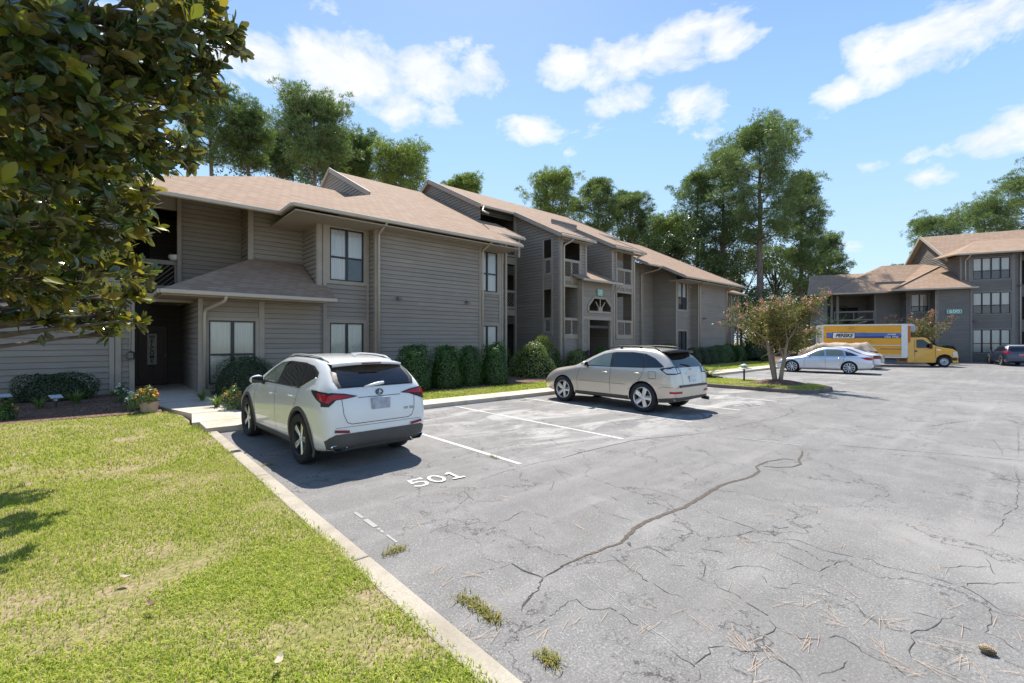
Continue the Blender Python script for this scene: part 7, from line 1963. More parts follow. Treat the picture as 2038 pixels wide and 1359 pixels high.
# ================================================================== gold-silver SUV
ST = [
 (-0.960, 0.44, 0.62, 0.68, 0.54, 0.66, 0.62, 0.60, 0.66, 0.67),
 (-0.930, 0.36, 0.76, 0.82, 0.56, 0.79, 0.70, 0.72, 0.74, 0.76),
 (-0.885, 0.32, 0.82, 0.87, 0.58, 0.83, 0.82, 0.74, 0.96, 0.97),
 (-0.800, 0.30, 0.845, 0.895, 0.60, 0.85, 0.94, 0.72, 1.08, 1.09),
 (-0.640, 0.28, 0.86, 0.91, 0.62, 0.868, 0.99, 0.69, 1.24, 1.27),
 (-0.440, 0.26, 0.865, 0.915, 0.64, 0.872, 1.0, 0.665, 1.43, 1.47),
 (-0.200, 0.25, 0.868, 0.918, 0.64, 0.875, 1.0, 0.65, 1.515, 1.56),
 (0.400, 0.25, 0.87, 0.915, 0.63, 0.872, 0.99, 0.64, 1.555, 1.605),
 (0.950, 0.25, 0.87, 0.912, 0.62, 0.868, 0.975, 0.63, 1.545, 1.605),
 (1.350, 0.25, 0.87, 0.912, 0.61, 0.865, 0.965, 0.625, 1.47, 1.535),
 (1.750, 0.25, 0.87, 0.912, 0.61, 0.865, 0.955, 0.65, 1.30, 1.35),
 (2.150, 0.25, 0.87, 0.915, 0.61, 0.862, 0.945, 0.71, 1.09, 1.12),
 (2.350, 0.26, 0.868, 0.915, 0.60, 0.855, 0.93, 0.76, 1.00, 1.03),
 (2.800, 0.27, 0.86, 0.905, 0.59, 0.84, 0.89, 0.71, 0.96, 0.995),
 (3.200, 0.28, 0.83, 0.88, 0.56, 0.80, 0.83, 0.65, 0.90, 0.93),
 (3.480, 0.30, 0.745, 0.80, 0.53, 0.72, 0.72, 0.57, 0.79, 0.82),
 (3.600, 0.33, 0.67, 0.73, 0.52, 0.65, 0.66, 0.52, 0.72, 0.75),
 (3.670, 0.40, 0.56, 0.62, 0.50, 0.56, 0.58, 0.46, 0.63, 0.65)]
ST = [((q[0] * 0.93 if q[0] < -0.7 else q[0]),) + tuple(q[1:]) for q in ST]
c = Car('parked_suv', (10.86, 6.36, 0), R(-1.2), 'gold-silver SUV with five-spoke wheels parked facing the shrubs', 'car', P_GOLD, ST, 2.70, 0.365, 0.235, 1.60, 0.05, 'vehicles parked on the lot', zmap=((0.2, 0.35, 0.5, 0.66, 0.88, 0.99, 1.15, 1.3, 1.46, 1.65), (0.2, 0.36, 0.545, 0.68, 0.965, 1.09, 1.225, 1.345, 1.475, 1.65)))
c.wheels('plain', 5, False, M_ALLOY, M_ALLOY, 0.258, (0.045, 0.058)); c.underside(-0.6, 3.3, 0.62, 0.34)
c.both('window_surround', [(2.02, 0.985), (1.68, 1.23), (1.36, 1.39), (0.95, 1.465), (0.40, 1.475), (0.0, 1.43), (-0.28, 1.30), (-0.56, 1.07), (-0.50, 1.035), (0.0, 1.005), (0.9, 0.985)], M_BLK, off=0.004)
c.both('window', [(1.92, 1.005), (1.66, 1.21), (1.36, 1.365), (1.06, 1.425), (1.02, 1.0)], G_CLEAR, off=0.009)
c.both('window', [(0.94, 1.005), (0.97, 1.44), (0.40, 1.452), (0.10, 1.425), (-0.04, 1.02)], G_DARK, off=0.009)
c.both('window', [(0.04, 1.41), (-0.02, 1.40), (-0.27, 1.28), (-0.52, 1.075), (-0.48, 1.05), (-0.10, 1.025)], G_DARK, off=0.009)
c.patch('rear_screen', 'B', [(-0.62, 1.035), (0.62, 1.035), (0.66, 1.12), (0.62, 1.30), (0.585, 1.45), (-0.585, 1.45), (-0.62, 1.30), (-0.66, 1.12)], G_DARK, 0.007)
mb = MB()
for i in range(12):
    x0, x1 = -0.60 + 1.2 * i / 12, -0.60 + 1.2 * (i + 1) / 12
    f = lambda x: -0.72 + 0.14 * (x / 0.6) ** 2; g_ = lambda x: 1.545 - 0.04 * (x / 0.6) ** 2
    A = [(x0, f(x0), g_(x0)), (x1, f(x1), g_(x1)), (x1, -0.30, g_(x1) + 0.012), (x0, -0.30, g_(x0) + 0.012)]; Bt = [(a, b + 0.02, z - 0.045) for a, b, z in A]
    mb.face(A); mb.face(Bt[::-1]); mb.face([Bt[0], Bt[1], A[1], A[0]])
mb.build('roof_spoiler', M_BLK, c.root, smooth=True, fix=True)
for sx in (-1, 1):
    S_ = lambda pts: [(sx * p[0], p[1]) for p in pts]; v = 'R' if sx > 0 else 'L'
    c.patch('tail_light_case', 'B', S_([(0.52, 0.90), (0.86, 0.88), (0.86, 1.03), (0.70, 1.075), (0.55, 1.02)]), M_BLK, 0.006)
    c.patch('tail_light', 'B', S_([(0.56, 0.915), (0.66, 0.912), (0.66, 1.03), (0.58, 1.01)]), M_CLRL, 0.012); c.patch('tail_light', 'B', S_([(0.68, 0.91), (0.80, 0.905), (0.78, 1.02), (0.70, 1.04)]), M_CLRL, 0.012)
    c.patch('tail_light_case', v, [(-0.90, 0.88), (-0.66, 0.885), (-0.46, 0.99), (-0.55, 1.03), (-0.78, 1.04), (-0.86, 1.0)], M_BLK, 0.006)
    c.patch('tail_light', v, [(-0.84, 0.905), (-0.66, 0.91), (-0.56, 0.96), (-0.60, 0.995), (-0.80, 1.0)], M_CLRL, 0.012)
    c.patch('reflector', 'B', S_([(0.55, 0.47), (0.80, 0.475), (0.80, 0.525), (0.55, 0.52)]), M_REDL, 0.008)
    c.patch('reflector', v, [(-0.88, 0.475), (-0.74, 0.475), (-0.74, 0.525), (-0.88, 0.52)], M_REDL, 0.010)
mb = MB(); mb.box(-0.66, 0.66, -0.925, -0.80, 0.66, 0.715); o = mb.build('bumper_step', M_GREYP, c.root); bevel(o, 0.02)
c.patch('lower_valance', 'B', [(-0.74, 0.34), (0.74, 0.34), (0.78, 0.40), (-0.78, 0.40)], M_GREYP, 0.008)
c.both('sill_cladding', [(0.44, 0.27), (2.24, 0.27), (2.24, 0.36), (0.44, 0.36)], M_GREYP, off=0.008); c.both('lower_valance', [(-0.90, 0.33), (-0.44, 0.29), (-0.42, 0.36), (-0.90, 0.41)], M_GREYP, off=0.007)
c.plate(0.79, 0.31, 0.155, M_PLATEW, -0.006)
mb = MB(); hh, nn = c.hit('B', 0, 0.90); mb.bar((-0.28, hh.y - 0.012, hh.z), (0.28, hh.y - 0.012, hh.z), 0.03, 0.03); mb.build('plate_garnish', M_CHROME, c.root)
hh, nn = c.hit('B', 0, 0.97); bgm = MB(); bgm.lathe([(0.0, 0.05), (-0.012, 0.047), (-0.012, 0.037), (0.0, 0.034)], 24, 'y'); o = bgm.build('emblem', M_CHROME, c.root); o.location = (0, hh.y - 0.004, hh.z); o.scale = (1.15, 1, 0.85)
c.seams([[(1.0, 0.38), (1.0, 0.7), (0.985, 0.99)], [(0.44, 0.50), (0.22, 0.62), (0.02, 0.84), (-0.04, 1.01)], [(2.14, 0.38), (2.16, 0.70), (2.06, 0.98)], [(-0.16, 0.93), (-0.36, 0.93), (-0.38, 0.80), (-0.18, 0.79), (-0.16, 0.93)], [(-0.935, 0.64), (-0.6, 0.65), (-0.45, 0.60)]],
        [[(-0.80, 0.64), (0.80, 0.64)], [(-0.50, 1.02), (-0.50, 0.66)], [(0.50, 1.02), (0.50, 0.66)]], 0.007)
c.seams([[(0.5, 0.655), (1.0, 0.655), (2.1, 0.66)]], [], 0.018, P_GOLD)
c.seams([[(0.5, 0.64), (1.0, 0.64), (2.1, 0.645)]], [], 0.007, M_GREYP)
for (y, z) in ((1.16, 0.86), (0.16, 0.88)):
    for sx in (-1, 1):
        h, _ = c.hit('R' if sx > 0 else 'L', y, z); mb = MB(); mb.tube([(h.x, y - 0.10, h.z), (h.x + sx * 0.035, y - 0.07, h.z), (h.x + sx * 0.04, y + 0.06, h.z), (h.x, y + 0.10, h.z)], 0.015, 8); mb.build('door_handle', P_GOLD, c.root, smooth=True)
mirror_part(c, 1.80, 1.14, 0.87, 0.20, 0.15)
for sx in (-1, 1):
    mb = MB(); pts = []
    for y in (-0.30, -0.15, 0.0, 0.4, 0.9, 1.15, 1.32):
        h, _ = c.hit('T', sx * 0.56, y); pts.append(h + Vector((0, 0, 0.055 if -0.2 < y < 1.2 else 0.005)))
    mb.tube(pts, 0.016, 8)
    for y in (0.25, 0.85):
        h, _ = c.hit('T', sx * 0.56, y); mb.bar(h, h + Vector((0, 0, 0.05)), 0.04, 0.06, (0, 1, 0))
    mb.build('roof_rail', M_BLK, c.root, smooth=True)
mb = MB()
c.patch('sunroof', 'T', [(-0.36, 0.45), (0.36, 0.45), (0.36, 1.05), (-0.36, 1.05)], G_DARK, 0.006)
mb = MB(); pts = []
for (x, z) in ((0.0, 1.06), (-0.12, 1.10), (-0.26, 1.12), (-0.36, 1.13)):
    hh, nn = c.hit('B', x, z); pts.append(hh + Vector((0, -0.025, 0.0)))
mb.tube(pts, [0.022, 0.016, 0.012, 0.008], 8); mb.build('rear_wiper', M_BLK, c.root, smooth=True)
mb = MB(); mb.tube([(0.62, -0.80, 0.34), (0.62, -0.98, 0.33)], 0.045, 10); mb.build('exhaust_tip', M_BLK, c.root)
c.patch('windscreen', 'T', [(-0.56, 1.42), (0.56, 1.42), (0.66, 2.18), (-0.66, 2.18)], G_DARK, 0.006)

c.root.scale = (0.96, 1.0, 1.0)

# ================================================================== silver-blue sedan beyond the island
def sedan_st(L0, L1, wb, hgt, w=0.915):
    k = w / 0.915; h = hgt / 1.46
    base = [(-1.02, 0.42, 0.55, 0.62, 0.52, 0.60, 0.62, 0.52, 0.68, 0.70), (-0.97, 0.30, 0.74, 0.80, 0.55, 0.78, 0.76, 0.68, 0.86, 0.88), (-0.86, 0.25, 0.82, 0.87, 0.57, 0.84, 0.88, 0.72, 0.975, 0.99), (-0.6, 0.22, 0.85, 0.90, 0.58, 0.865, 0.92, 0.70, 1.03, 1.05),
      (-0.25, 0.20, 0.86, 0.91, 0.60, 0.875, 0.93, 0.66, 1.16, 1.20), (0.15, 0.19, 0.865, 0.915, 0.60, 0.88, 0.925, 0.615, 1.33, 1.38), (0.6, 0.18, 0.868, 0.915, 0.60, 0.88, 0.915, 0.59, 1.40, 1.455), (1.1, 0.18, 0.868, 0.912, 0.59, 0.878, 0.90, 0.585, 1.40, 1.46),
      (1.5, 0.18, 0.868, 0.912, 0.58, 0.876, 0.885, 0.60, 1.31, 1.37), (1.95, 0.18, 0.868, 0.912, 0.57, 0.872, 0.87, 0.66, 1.09, 1.14), (2.3, 0.18, 0.866, 0.912, 0.56, 0.868, 0.86, 0.74, 0.925, 0.96), (2.8, 0.19, 0.85, 0.90, 0.55, 0.83, 0.80, 0.68, 0.85, 0.89), (3.3, 0.20, 0.80, 0.85, 0.52, 0.75, 0.71, 0.60, 0.755, 0.79), (3.58, 0.24, 0.66, 0.71, 0.46, 0.62, 0.58, 0.48, 0.63, 0.66), (3.7, 0.32, 0.46, 0.51, 0.42, 0.46, 0.48, 0.36, 0.52, 0.54)]
    out = []
    for r_ in base:
        y = r_[0] * L0 if r_[0] < 0 else (r_[0] / 2.75 * wb if r_[0] <= 2.75 else wb + (r_[0] - 2.75) * L1); out.append((y, r_[1] * h, r_[2] * k, r_[3] * k, r_[4] * h, r_[5] * k, r_[6] * h, r_[7] * k, r_[8] * h, r_[9] * h))
    return out
pr = at(1690, 744.5, Z=0); pf = at(1576, 740, Z=0)
d = pf - pr; wbS = d.length; yaw = math.atan2(-d.x, d.y)
kx = Vector((math.cos(yaw), math.sin(yaw), 0))
org = pr + kx * 0.86
c = Car('parked_sedan', (org.x, org.y, 0), yaw, 'silver-blue sedan with twisted-spoke wheels parked nose-in beyond the island', 'car', P_SILVER, sedan_st(0.98, 0.95, wbS, 1.42), wbS, 0.325, 0.22, 1.58, 0.045, 'vehicles parked on the lot')
c.wheels('twist', 10, False, M_ALLOY, M_ALLOY, 0.245, (0.016, 0.022)); c.underside(-0.6, wbS + 0.6, 0.6, 0.26)
s_ = wbS / 2.75
Y = lambda pts: [(y * s_ if y > 0 else y, z * 1.42 / 1.46) for y, z in pts]
c.both('window_surround', Y([(2.10, 0.93), (1.75, 1.12), (1.42, 1.26), (1.05, 1.325), (0.6, 1.325), (0.2, 1.26), (-0.12, 1.14), (-0.40, 1.01), (-0.30, 0.985), (0.5, 0.965), (1.4, 0.94)]), M_CHROME, off=0.004)
c.both('window', Y([(1.98, 0.955), (1.72, 1.11), (1.42, 1.245), (1.18, 1.295), (1.14, 0.965)]), G_CLEAR, off=0.008); c.both('window', Y([(1.06, 0.97), (1.10, 1.305), (0.60, 1.308), (0.30, 1.265), (0.22, 0.985)]), G_CLEAR, off=0.008); c.both('window', Y([(0.14, 0.99), (0.20, 1.24), (-0.10, 1.125), (-0.32, 1.02), (-0.25, 1.0)]), G_DARK, off=0.008)
c.patch('rear_screen', 'T', [(-0.56, 0.15 * s_), (0.56, 0.15 * s_), (0.60, -0.45), (-0.60, -0.45)], G_DARK, 0.006); c.patch('windscreen', 'T', [(-0.55, 1.45 * s_), (0.55, 1.45 * s_), (0.66, 2.2 * s_), (-0.66, 2.2 * s_)], G_DARK, 0.006)
for sx in (-1, 1):
    v = 'R' if sx > 0 else 'L'; S_ = lambda pts: [(sx * p[0], p[1]) for p in pts]
    c.patch('tail_light', 'B', S_([(0.42, 0.80), (0.84, 0.74), (0.86, 0.86), (0.60, 0.90)]), M_REDL, 0.010); c.patch('tail_light', v, [(-0.94, 0.74), (-0.72, 0.76), (-0.48, 0.86), (-0.75, 0.90), (-0.92, 0.87)], M_REDL, 0.010)
    c.patch('headlight', v, [(wbS + 0.55, 0.62), (wbS + 0.25, 0.68), (wbS + 0.15, 0.75), (wbS + 0.45, 0.73)], M_CLRL, 0.008)
c.seams([[(1.10 * s_, 0.25), (1.10 * s_, 0.92)], [(0.45, 0.42), (0.28, 0.6), (0.20 * s_, 0.95)], [(2.10 * s_, 0.28), (2.14 * s_, 0.6), (2.05 * s_, 0.88)]], [[(-0.6, 0.6), (0.6, 0.6)]], 0.009)
for (y, z) in ((1.28 * s_, 0.80), (0.40 * s_, 0.82)):
    for sx in (-1, 1):
        h, _ = c.hit('R' if sx > 0 else 'L', y, z); mb = MB(); mb.tube([(h.x, y - 0.10, h.z), (h.x + sx * 0.035, y - 0.07, h.z), (h.x + sx * 0.04, y + 0.06, h.z), (h.x, y + 0.10, h.z)], 0.014, 8); mb.build('door_handle', M_CHROME, c.root, smooth=True)
mirror_part(c, 1.86 * s_, 0.98, 0.86, 0.20, 0.13); c.plate(0.62, 0.31, 0.15, M_PLATEW, -0.006)
mb = MB(); mb.box(-0.7, 0.7, -1.0, -0.85, 0.24, 0.36); o = mb.build('lower_valance', M_GREYP, c.root); bevel(o, 0.03)

# ================================================================== older white sedan behind it
p = at(1783, 737.5, Z=0); tl = at(1783, 708, D=(p.x * FW[0] + p.y * FW[1]))
c = Car('parked_sedan', (at(1742, 736, Z=0).x + 0.6, at(1742, 736, Z=0).y + 0.9, 0), R(0), 'older pearl-white sedan with square red tail lights, half hidden behind the silver-blue sedan', 'car', P_SWHITE, sedan_st(1.15, 1.05, 2.75, 1.40, 0.94), 2.75, 0.33, 0.22, 1.58, 0.04, 'vehicles parked on the lot')
c.wheels('plain', 8, False, M_ALLOY, M_ALLOY, 0.235, (0.03, 0.03)); c.underside(-0.6, 3.3, 0.6, 0.26)
c.both('window_surround', [(2.05, 0.90), (1.72, 1.08), (1.42, 1.22), (1.05, 1.285), (0.6, 1.285), (0.25, 1.22), (0.05, 1.08), (0.0, 0.95)], M_BLK, off=0.004); c.both('window', [(1.95, 0.92), (1.70, 1.08), (1.42, 1.20), (1.15, 1.25), (1.12, 0.93)], G_CLEAR, off=0.008); c.both('window', [(1.04, 0.93), (1.07, 1.26), (0.60, 1.262), (0.27, 1.20), (0.10, 1.07), (0.06, 0.955)], G_DARK, off=0.008)
c.patch('rear_screen', 'T', [(-0.58, 0.18), (0.58, 0.18), (0.64, -0.42), (-0.64, -0.42)], G_DARK, 0.006); c.patch('windscreen', 'T', [(-0.55, 1.45), (0.55, 1.45), (0.66, 2.2), (-0.66, 2.2)], G_DARK, 0.006)
for sx in (-1, 1):
    v = 'R' if sx > 0 else 'L'; S_ = lambda pts: [(sx * p[0], p[1]) for p in pts]
    c.patch('tail_light', 'B', S_([(0.44, 0.66), (0.84, 0.66), (0.84, 0.86), (0.44, 0.86)]), M_DREDL, 0.010); c.patch('tail_light', v, [(-1.10, 0.66), (-0.86, 0.66), (-0.86, 0.86), (-1.06, 0.86)], M_DREDL, 0.010)
c.seams([[(1.08, 0.28), (1.08, 0.92)], [(0.40, 0.44), (0.2, 0.6), (0.08, 0.93)]], [[(-0.75, 0.64), (0.75, 0.64)]], 0.009); c.plate(0.56, 0.31, 0.15, M_PLATEW, -0.006); mirror_part(c, 1.86, 0.96, 0.88, 0.20, 0.13)

# ================================================================== dark blue crossover, right edge
p = at(1992, 727.5, Z=0); q = at(1953, 722.5, Z=0); d = q - p; yawk = math.atan2(-d.x, d.y)
kx = Vector((math.cos(yawk), math.sin(yawk), 0)); wbk = 2.6
sc = d.length / wbk
STK = [tuple([r_[0], r_[1] + 0.0, r_[2] * 0.96, r_[3] * 0.96, r_[4], r_[5] * 0.96, r_[6], r_[7] * 0.97, r_[8] * 0.99, r_[9] * 0.99]) for r_ in ST]
dk = (p.x * FW[0] + p.y * FW[1])
c = Car('parked_suv', (p.x + kx.x * 0.80, p.y + kx.y * 0.80, 0), yawk, 'dark blue crossover with pale roof and red rear lamps at the right frame edge', 'car', P_NAVY, STK, 2.70, 0.35, 0.22, 1.56, 0.05, 'vehicles parked on the lot', zmap=((0.2, 0.35, 0.5, 0.66, 0.88, 0.99, 1.15, 1.3, 1.46, 1.65), (0.2, 0.36, 0.54, 0.68, 0.95, 1.07, 1.21, 1.335, 1.475, 1.65)))
c.root.scale = (0.92, 0.92, 0.92)
c.wheels('plain', 5, True, M_BALLOY, M_ALLOY, 0.245, (0.022, 0.03)); c.underside(-0.6, 3.3, 0.6, 0.3); arch_trim(c, 0.0, 0.06, M_GREYP); arch_trim(c, 2.70, 0.06, M_GREYP)
c.both('window', [(1.98, 0.99), (1.66, 1.20), (1.36, 1.35), (0.95, 1.42), (0.40, 1.43), (0.0, 1.38), (-0.28, 1.26), (-0.40, 1.18), (0.0, 1.04), (0.9, 1.0)], G_DARK, off=0.006)
c.patch('rear_screen', 'B', [(-0.58, 1.05), (0.58, 1.05), (0.62, 1.12), (0.58, 1.30), (0.55, 1.42), (-0.55, 1.42), (-0.58, 1.30), (-0.62, 1.12)], G_DARK, 0.007)
c.patch('pale_roof', 'T', [(-0.56, -0.32), (0.56, -0.32), (0.54, 1.3), (-0.54, 1.3)], P_SWHITE, 0.006)
for v in 'LR': c.patch('pale_pillar', v, [(-0.05, 1.40), (-0.30, 1.30), (-0.55, 1.26), (-0.42, 1.44), (-0.1, 1.50)], P_SWHITE, 0.005)
for sx in (-1, 1):
    v = 'R' if sx > 0 else 'L'; S_ = lambda pts: [(sx * p_[0], p_[1]) for p_ in pts]
    c.patch('tail_light', 'B', S_([(0.45, 0.90), (0.84, 0.86), (0.84, 1.02), (0.62, 1.04)]), M_REDL, 0.010); c.patch('tail_light', v, [(-0.90, 0.86), (-0.70, 0.88), (-0.30, 0.98), (-0.60, 1.04), (-0.86, 1.03)], M_REDL, 0.010)
    mb = MB(); pts = []
    for y in (-0.28, -0.1, 0.5, 1.1, 1.3):
        h, _ = c.hit('T', sx * 0.55, y); pts.append(h + Vector((0, 0, 0.05 if -0.2 < y < 1.2 else 0.005)))
    mb.tube(pts, 0.018, 6); mb.build('roof_rail', M_CHROME, c.root)
c.plate(0.80, 0.31, 0.155, simple('reddish_plate', (0.5, 0.2, 0.16), 0.5), -0.006); mirror_part(c, 1.80, 1.04, 0.86, 0.20, 0.15)
c.seams([[(1.0, 0.38), (0.985, 0.99)], [(0.44, 0.50), (0.02, 0.84), (-0.04, 1.01)], [(2.14, 0.38), (2.06, 0.98)]], [], 0.008)
# ================================================================== yellow box truck and the covered car
pt = at(1880, 730.5, Z=0); dT = pt.x * FW[0] + pt.y * FW[1]
# truck axis: parallel to the far building; front to the right of the photo
ax = Vector((0.42, -0.9075, 0)); rz_t = math.atan2(-ax.x, ax.y)
T = empty('box_truck', (pt.x, pt.y, 0), rz_t, 'yellow rental box truck with PENSKE on a blue arrow stripe', 'truck', 'vehicles parked on the lot')
# local: y forward, x to its right; near side is the truck's right side (+x towards the camera): origin at the near front wheel
rx = Vector((math.cos(rz_t), math.sin(rz_t), 0)); ry = Vector((-math.sin(rz_t), math.cos(rz_t), 0)); near = 1.0 if rx.dot(Vector((-pt.x, -pt.y, 0))) > 0 else -1.0
def tl_(px_, py_, xo=0.0):
    """local (y, z) of a photo point on the truck's near side plane"""
    u = (px_ - 1019.0) / FOC; v = Vector((FW[0] + RT[0] * u, FW[1] + RT[1] * u, (676.5 - py_) / FOC))
    o = Vector((pt.x, pt.y, 0)) + rx * near * xo; t = o.dot(rx) / v.dot(rx); w_ = v * t - Vector((pt.x, pt.y, 0)); return w_.dot(ry), CAMZ + v.z * t
W = 2.1
xs_ = (lambda a, b: (min(near * a, near * b), max(near * a, near * b)))
yb0, zb1 = tl_(1637.5, 647, 0.05); yb1, _ = tl_(1804, 645, 0.05); _, zb0 = tl_(1806, 713, 0.05)
M_YB = simple('box_yellow', (0.80, 0.375, 0.020), 0.45, vary=0.05, scale=0.8); M_ALUM = simple('aluminium_trim', (0.62, 0.63, 0.65), 0.4, 0.6); M_BLUE = simple('stripe_blue', (0.07, 0.16, 0.46), 0.45, vary=0.1); M_DBLUE = simple('stripe_dark_blue', (0.022, 0.045, 0.17), 0.45); M_WHT = simple('decal_white', (0.80, 0.81, 0.83), 0.5, vary=0.04)
x0, x1 = xs_(0.05, -W)
mb = MB(); mb.box(x0, x1, yb0, yb1, zb0, zb1); o = mb.build('cargo_box', M_YB, T); bevel(o, 0.03)
mb = MB()
for z in (zb1 - 0.06, zb0 + 0.02): mb.box(x0 - 0.02, x1 + 0.02, yb0 - 0.02, yb1 + 0.02, z, z + 0.09)
for y in (yb0 - 0.03, yb1 - 0.28): mb.box(x0 - 0.025, x1 + 0.025, y, y + (0.06 if y < yb0 else 0.34), zb0 + 0.09, zb1 - 0.04)
_, zr1 = tl_(1720, 687, 0.06); _, zr2 = tl_(1720, 706, 0.06)
for z in (zr1, zr2): mb.box(x0 - 0.035, x1 + 0.035, yb0 + 0.05, yb1 - 0.3, z - 0.02, z + 0.03)
mb.build('box_rails', M_ALUM, T)
mb = MB(); mb.box(x0 + 0.1, x1 - 0.1, yb1 + 0.02, yb1 + 0.55, zb1 - 0.55, zb1 - 0.02); o = mb.build('wind_deflector', simple('grey_cap', (0.35, 0.37, 0.41), 0.5), T); bevel(o, 0.12, 4)
xn = near * 0.05; fn = lambda z_, y_, k: (near * (0.05 + 0.045 + k), y_, z_)
def decal(name, pts, mat, k):
    mb = MB(); P = [fn(z, y, k) for y, z in pts]; P2 = [(near * 0.052, y, z) for y, z in pts]; mb.face(P if near > 0 else P[::-1]); n = len(P)
    for i in range(n): mb.face([P[i], P2[i], P2[(i + 1) % n], P[(i + 1) % n]])
    return mb.build(name, mat, T, fix=True)
g = lambda a, b: tl_(a, b, 0.09)
decal('stripe', [g(1645, 671), g(1645, 662), g(1791, 662.5), g(1796, 667.8)], M_BLUE, -0.035); decal('stripe', [g(1645, 672.5), g(1645, 670), g(1796.5, 668), g(1791, 673)], M_DBLUE, -0.036)
decal('name_panel_border', [g(1656, 674), g(1657, 661), g(1702.5, 661.5), g(1702, 674)], M_DBLUE, -0.030); decal('name_panel', [g(1657.7, 673.2), g(1658.5, 662), g(1701, 662.5), g(1700.5, 673.2)], M_WHT, -0.026)
rd = ry * 1.0
def truck_text(name, s, pxc, pyc, size, mat, **k):
    y, z = g(pxc, pyc); me = text_mesh(s, size, **k); me.materials.clear(); me.materials.append(mat); me.polygons.foreach_set('material_index', [0] * len(me.polygons))
    for v in me.vertices:
        a, b = v.co.x, v.co.y; v.co = Vector((near * 0.085, y + a, z + b))
    return link_mesh(name, me, T)
ph = abs(g(1680, 664)[1] - g(1680, 672)[1])
pw_ = abs(g(1661, 668)[0] - g(1697, 668)[0])
me_t = text_mesh('PENSKE', ph * 1.2, shear=0.35, bold=0.012); bw = max(v.co.x for v in me_t.vertices) - min(v.co.x for v in me_t.vertices)
truck_text('lettering', 'PENSKE', 1679.5, 668, ph * 1.2, M_BLK, shear=0.35, bold=0.012, sx=pw_ / bw)
truck_text('lettering', 'Local', 1774, 665, 0.17, M_WHT, shear=0.3, bold=0.004, sx=1.25); truck_text('lettering', 'One Way', 1774, 670.3, 0.16, M_WHT, shear=0.3, bold=0.004, sx=1.25); 
y, z = g(1775, 694.5); mb = MB()
for i in range(14): mb.box(*sorted((near * 0.05, near * 0.062)), y - 0.62 + i * 0.09, y - 0.62 + i * 0.09 + 0.062, z - 0.025, z + 0.025)
mb.build('small_print', M_DBLUE, T)
# cab
def cab():
    # side profile points (photo) from the rear foot, round over the roof to the bumper
    prof = [(1806, 722), (1806, 672), (1812, 671), (1838, 671.5), (1846, 673), (1858, 686), (1866, 690), (1897, 695), (1906, 700), (1908, 711), (1908, 722), (1895, 722.5), (1894, 712), (1886, 706), (1876, 706), (1866, 712), (1863, 722)]
    pts = [tl_(a, b, 0.0) for a, b in prof]; mb = MB(); n = len(pts)
    def xin(z): return 0.0 if z < 1.35 else min(0.22, (z - 1.35) * 0.18)
    rowA = [(near * (-xin(z)), y, z) for y, z in pts]; rowB = [(near * (-W + 0.1 + xin(z)), y, z) for y, z in pts]
    k = len(mb.v); mb.v += rowA + rowB
    tr = tessellate_polygon([[Vector((p[0], p[1], 0)) for p in pts]])
    for a, b, c_ in tr: mb.idx((k + a, k + b, k + c_)); mb.idx((k + n + c_, k + n + b, k + n + a))
    for i in range(n): mb.idx((k + i, k + (i + 1) % n, k + n + (i + 1) % n, k + n + i))
    o = mb.build('cab', P_YEL, T, fix=True); bevel(o, 0.045, 3, 25); return o
cab_o = cab()
def cabpatch(name, prof, mat, k):
    pts = [tl_(a, b, 0.0) for a, b in prof]; mb = MB()
    def xin(z): return 0.0 if z < 1.35 else min(0.22, (z - 1.35) * 0.18)
    tr = tessellate_polygon([[Vector((p[0], p[1], 0)) for p in pts]]); n = len(pts)
    for sd in (1, -1):
        mb = MB()
        for y, z in pts: mb.v.append((near * (-xin(z) + k) if sd > 0 else near * (-W + 0.1 + xin(z) - k), y, z))
        for a, b, c_ in tr: mb.idx((a, b, c_))
        mb.build(name, mat, T)
cabpatch('window', [(1825, 692), (1825, 675.5), (1838, 675.5), (1850, 684), (1856, 691), (1856, 692)], G_DARK, 0.012)
cabpatch('door_gap', [(1820.5, 720), (1820.5, 674), (1821, 674), (1821, 720)], M_BLK, 0.010); cabpatch('door_gap', [(1861.3, 712), (1861.3, 690), (1861.9, 690), (1861.9, 712)], M_BLK, 0.010)
cabpatch('door_handle', [(1821.5, 700), (1821.5, 697), (1825, 697), (1825, 700)], M_BLK, 0.02)
cabpatch('vent_badge', [(1864, 697), (1864, 695), (1873, 695.5), (1872, 697.5)], M_CHROME, 0.012)
cabpatch('headlight', [(1897, 709), (1896.5, 699.5), (1904.5, 701), (1906, 710)], M_CLRL, 0.014)
cabpatch('fender_flare', [(1861.5, 722), (1864, 711.5), (1871, 706.5), (1880, 704.5), (1890, 707), (1895.5, 712), (1896, 722), (1894.5, 722), (1893.5, 713), (1887, 707.5), (1879, 706), (1871.5, 708), (1865.5, 713), (1863, 722)], M_BLK, 0.02)
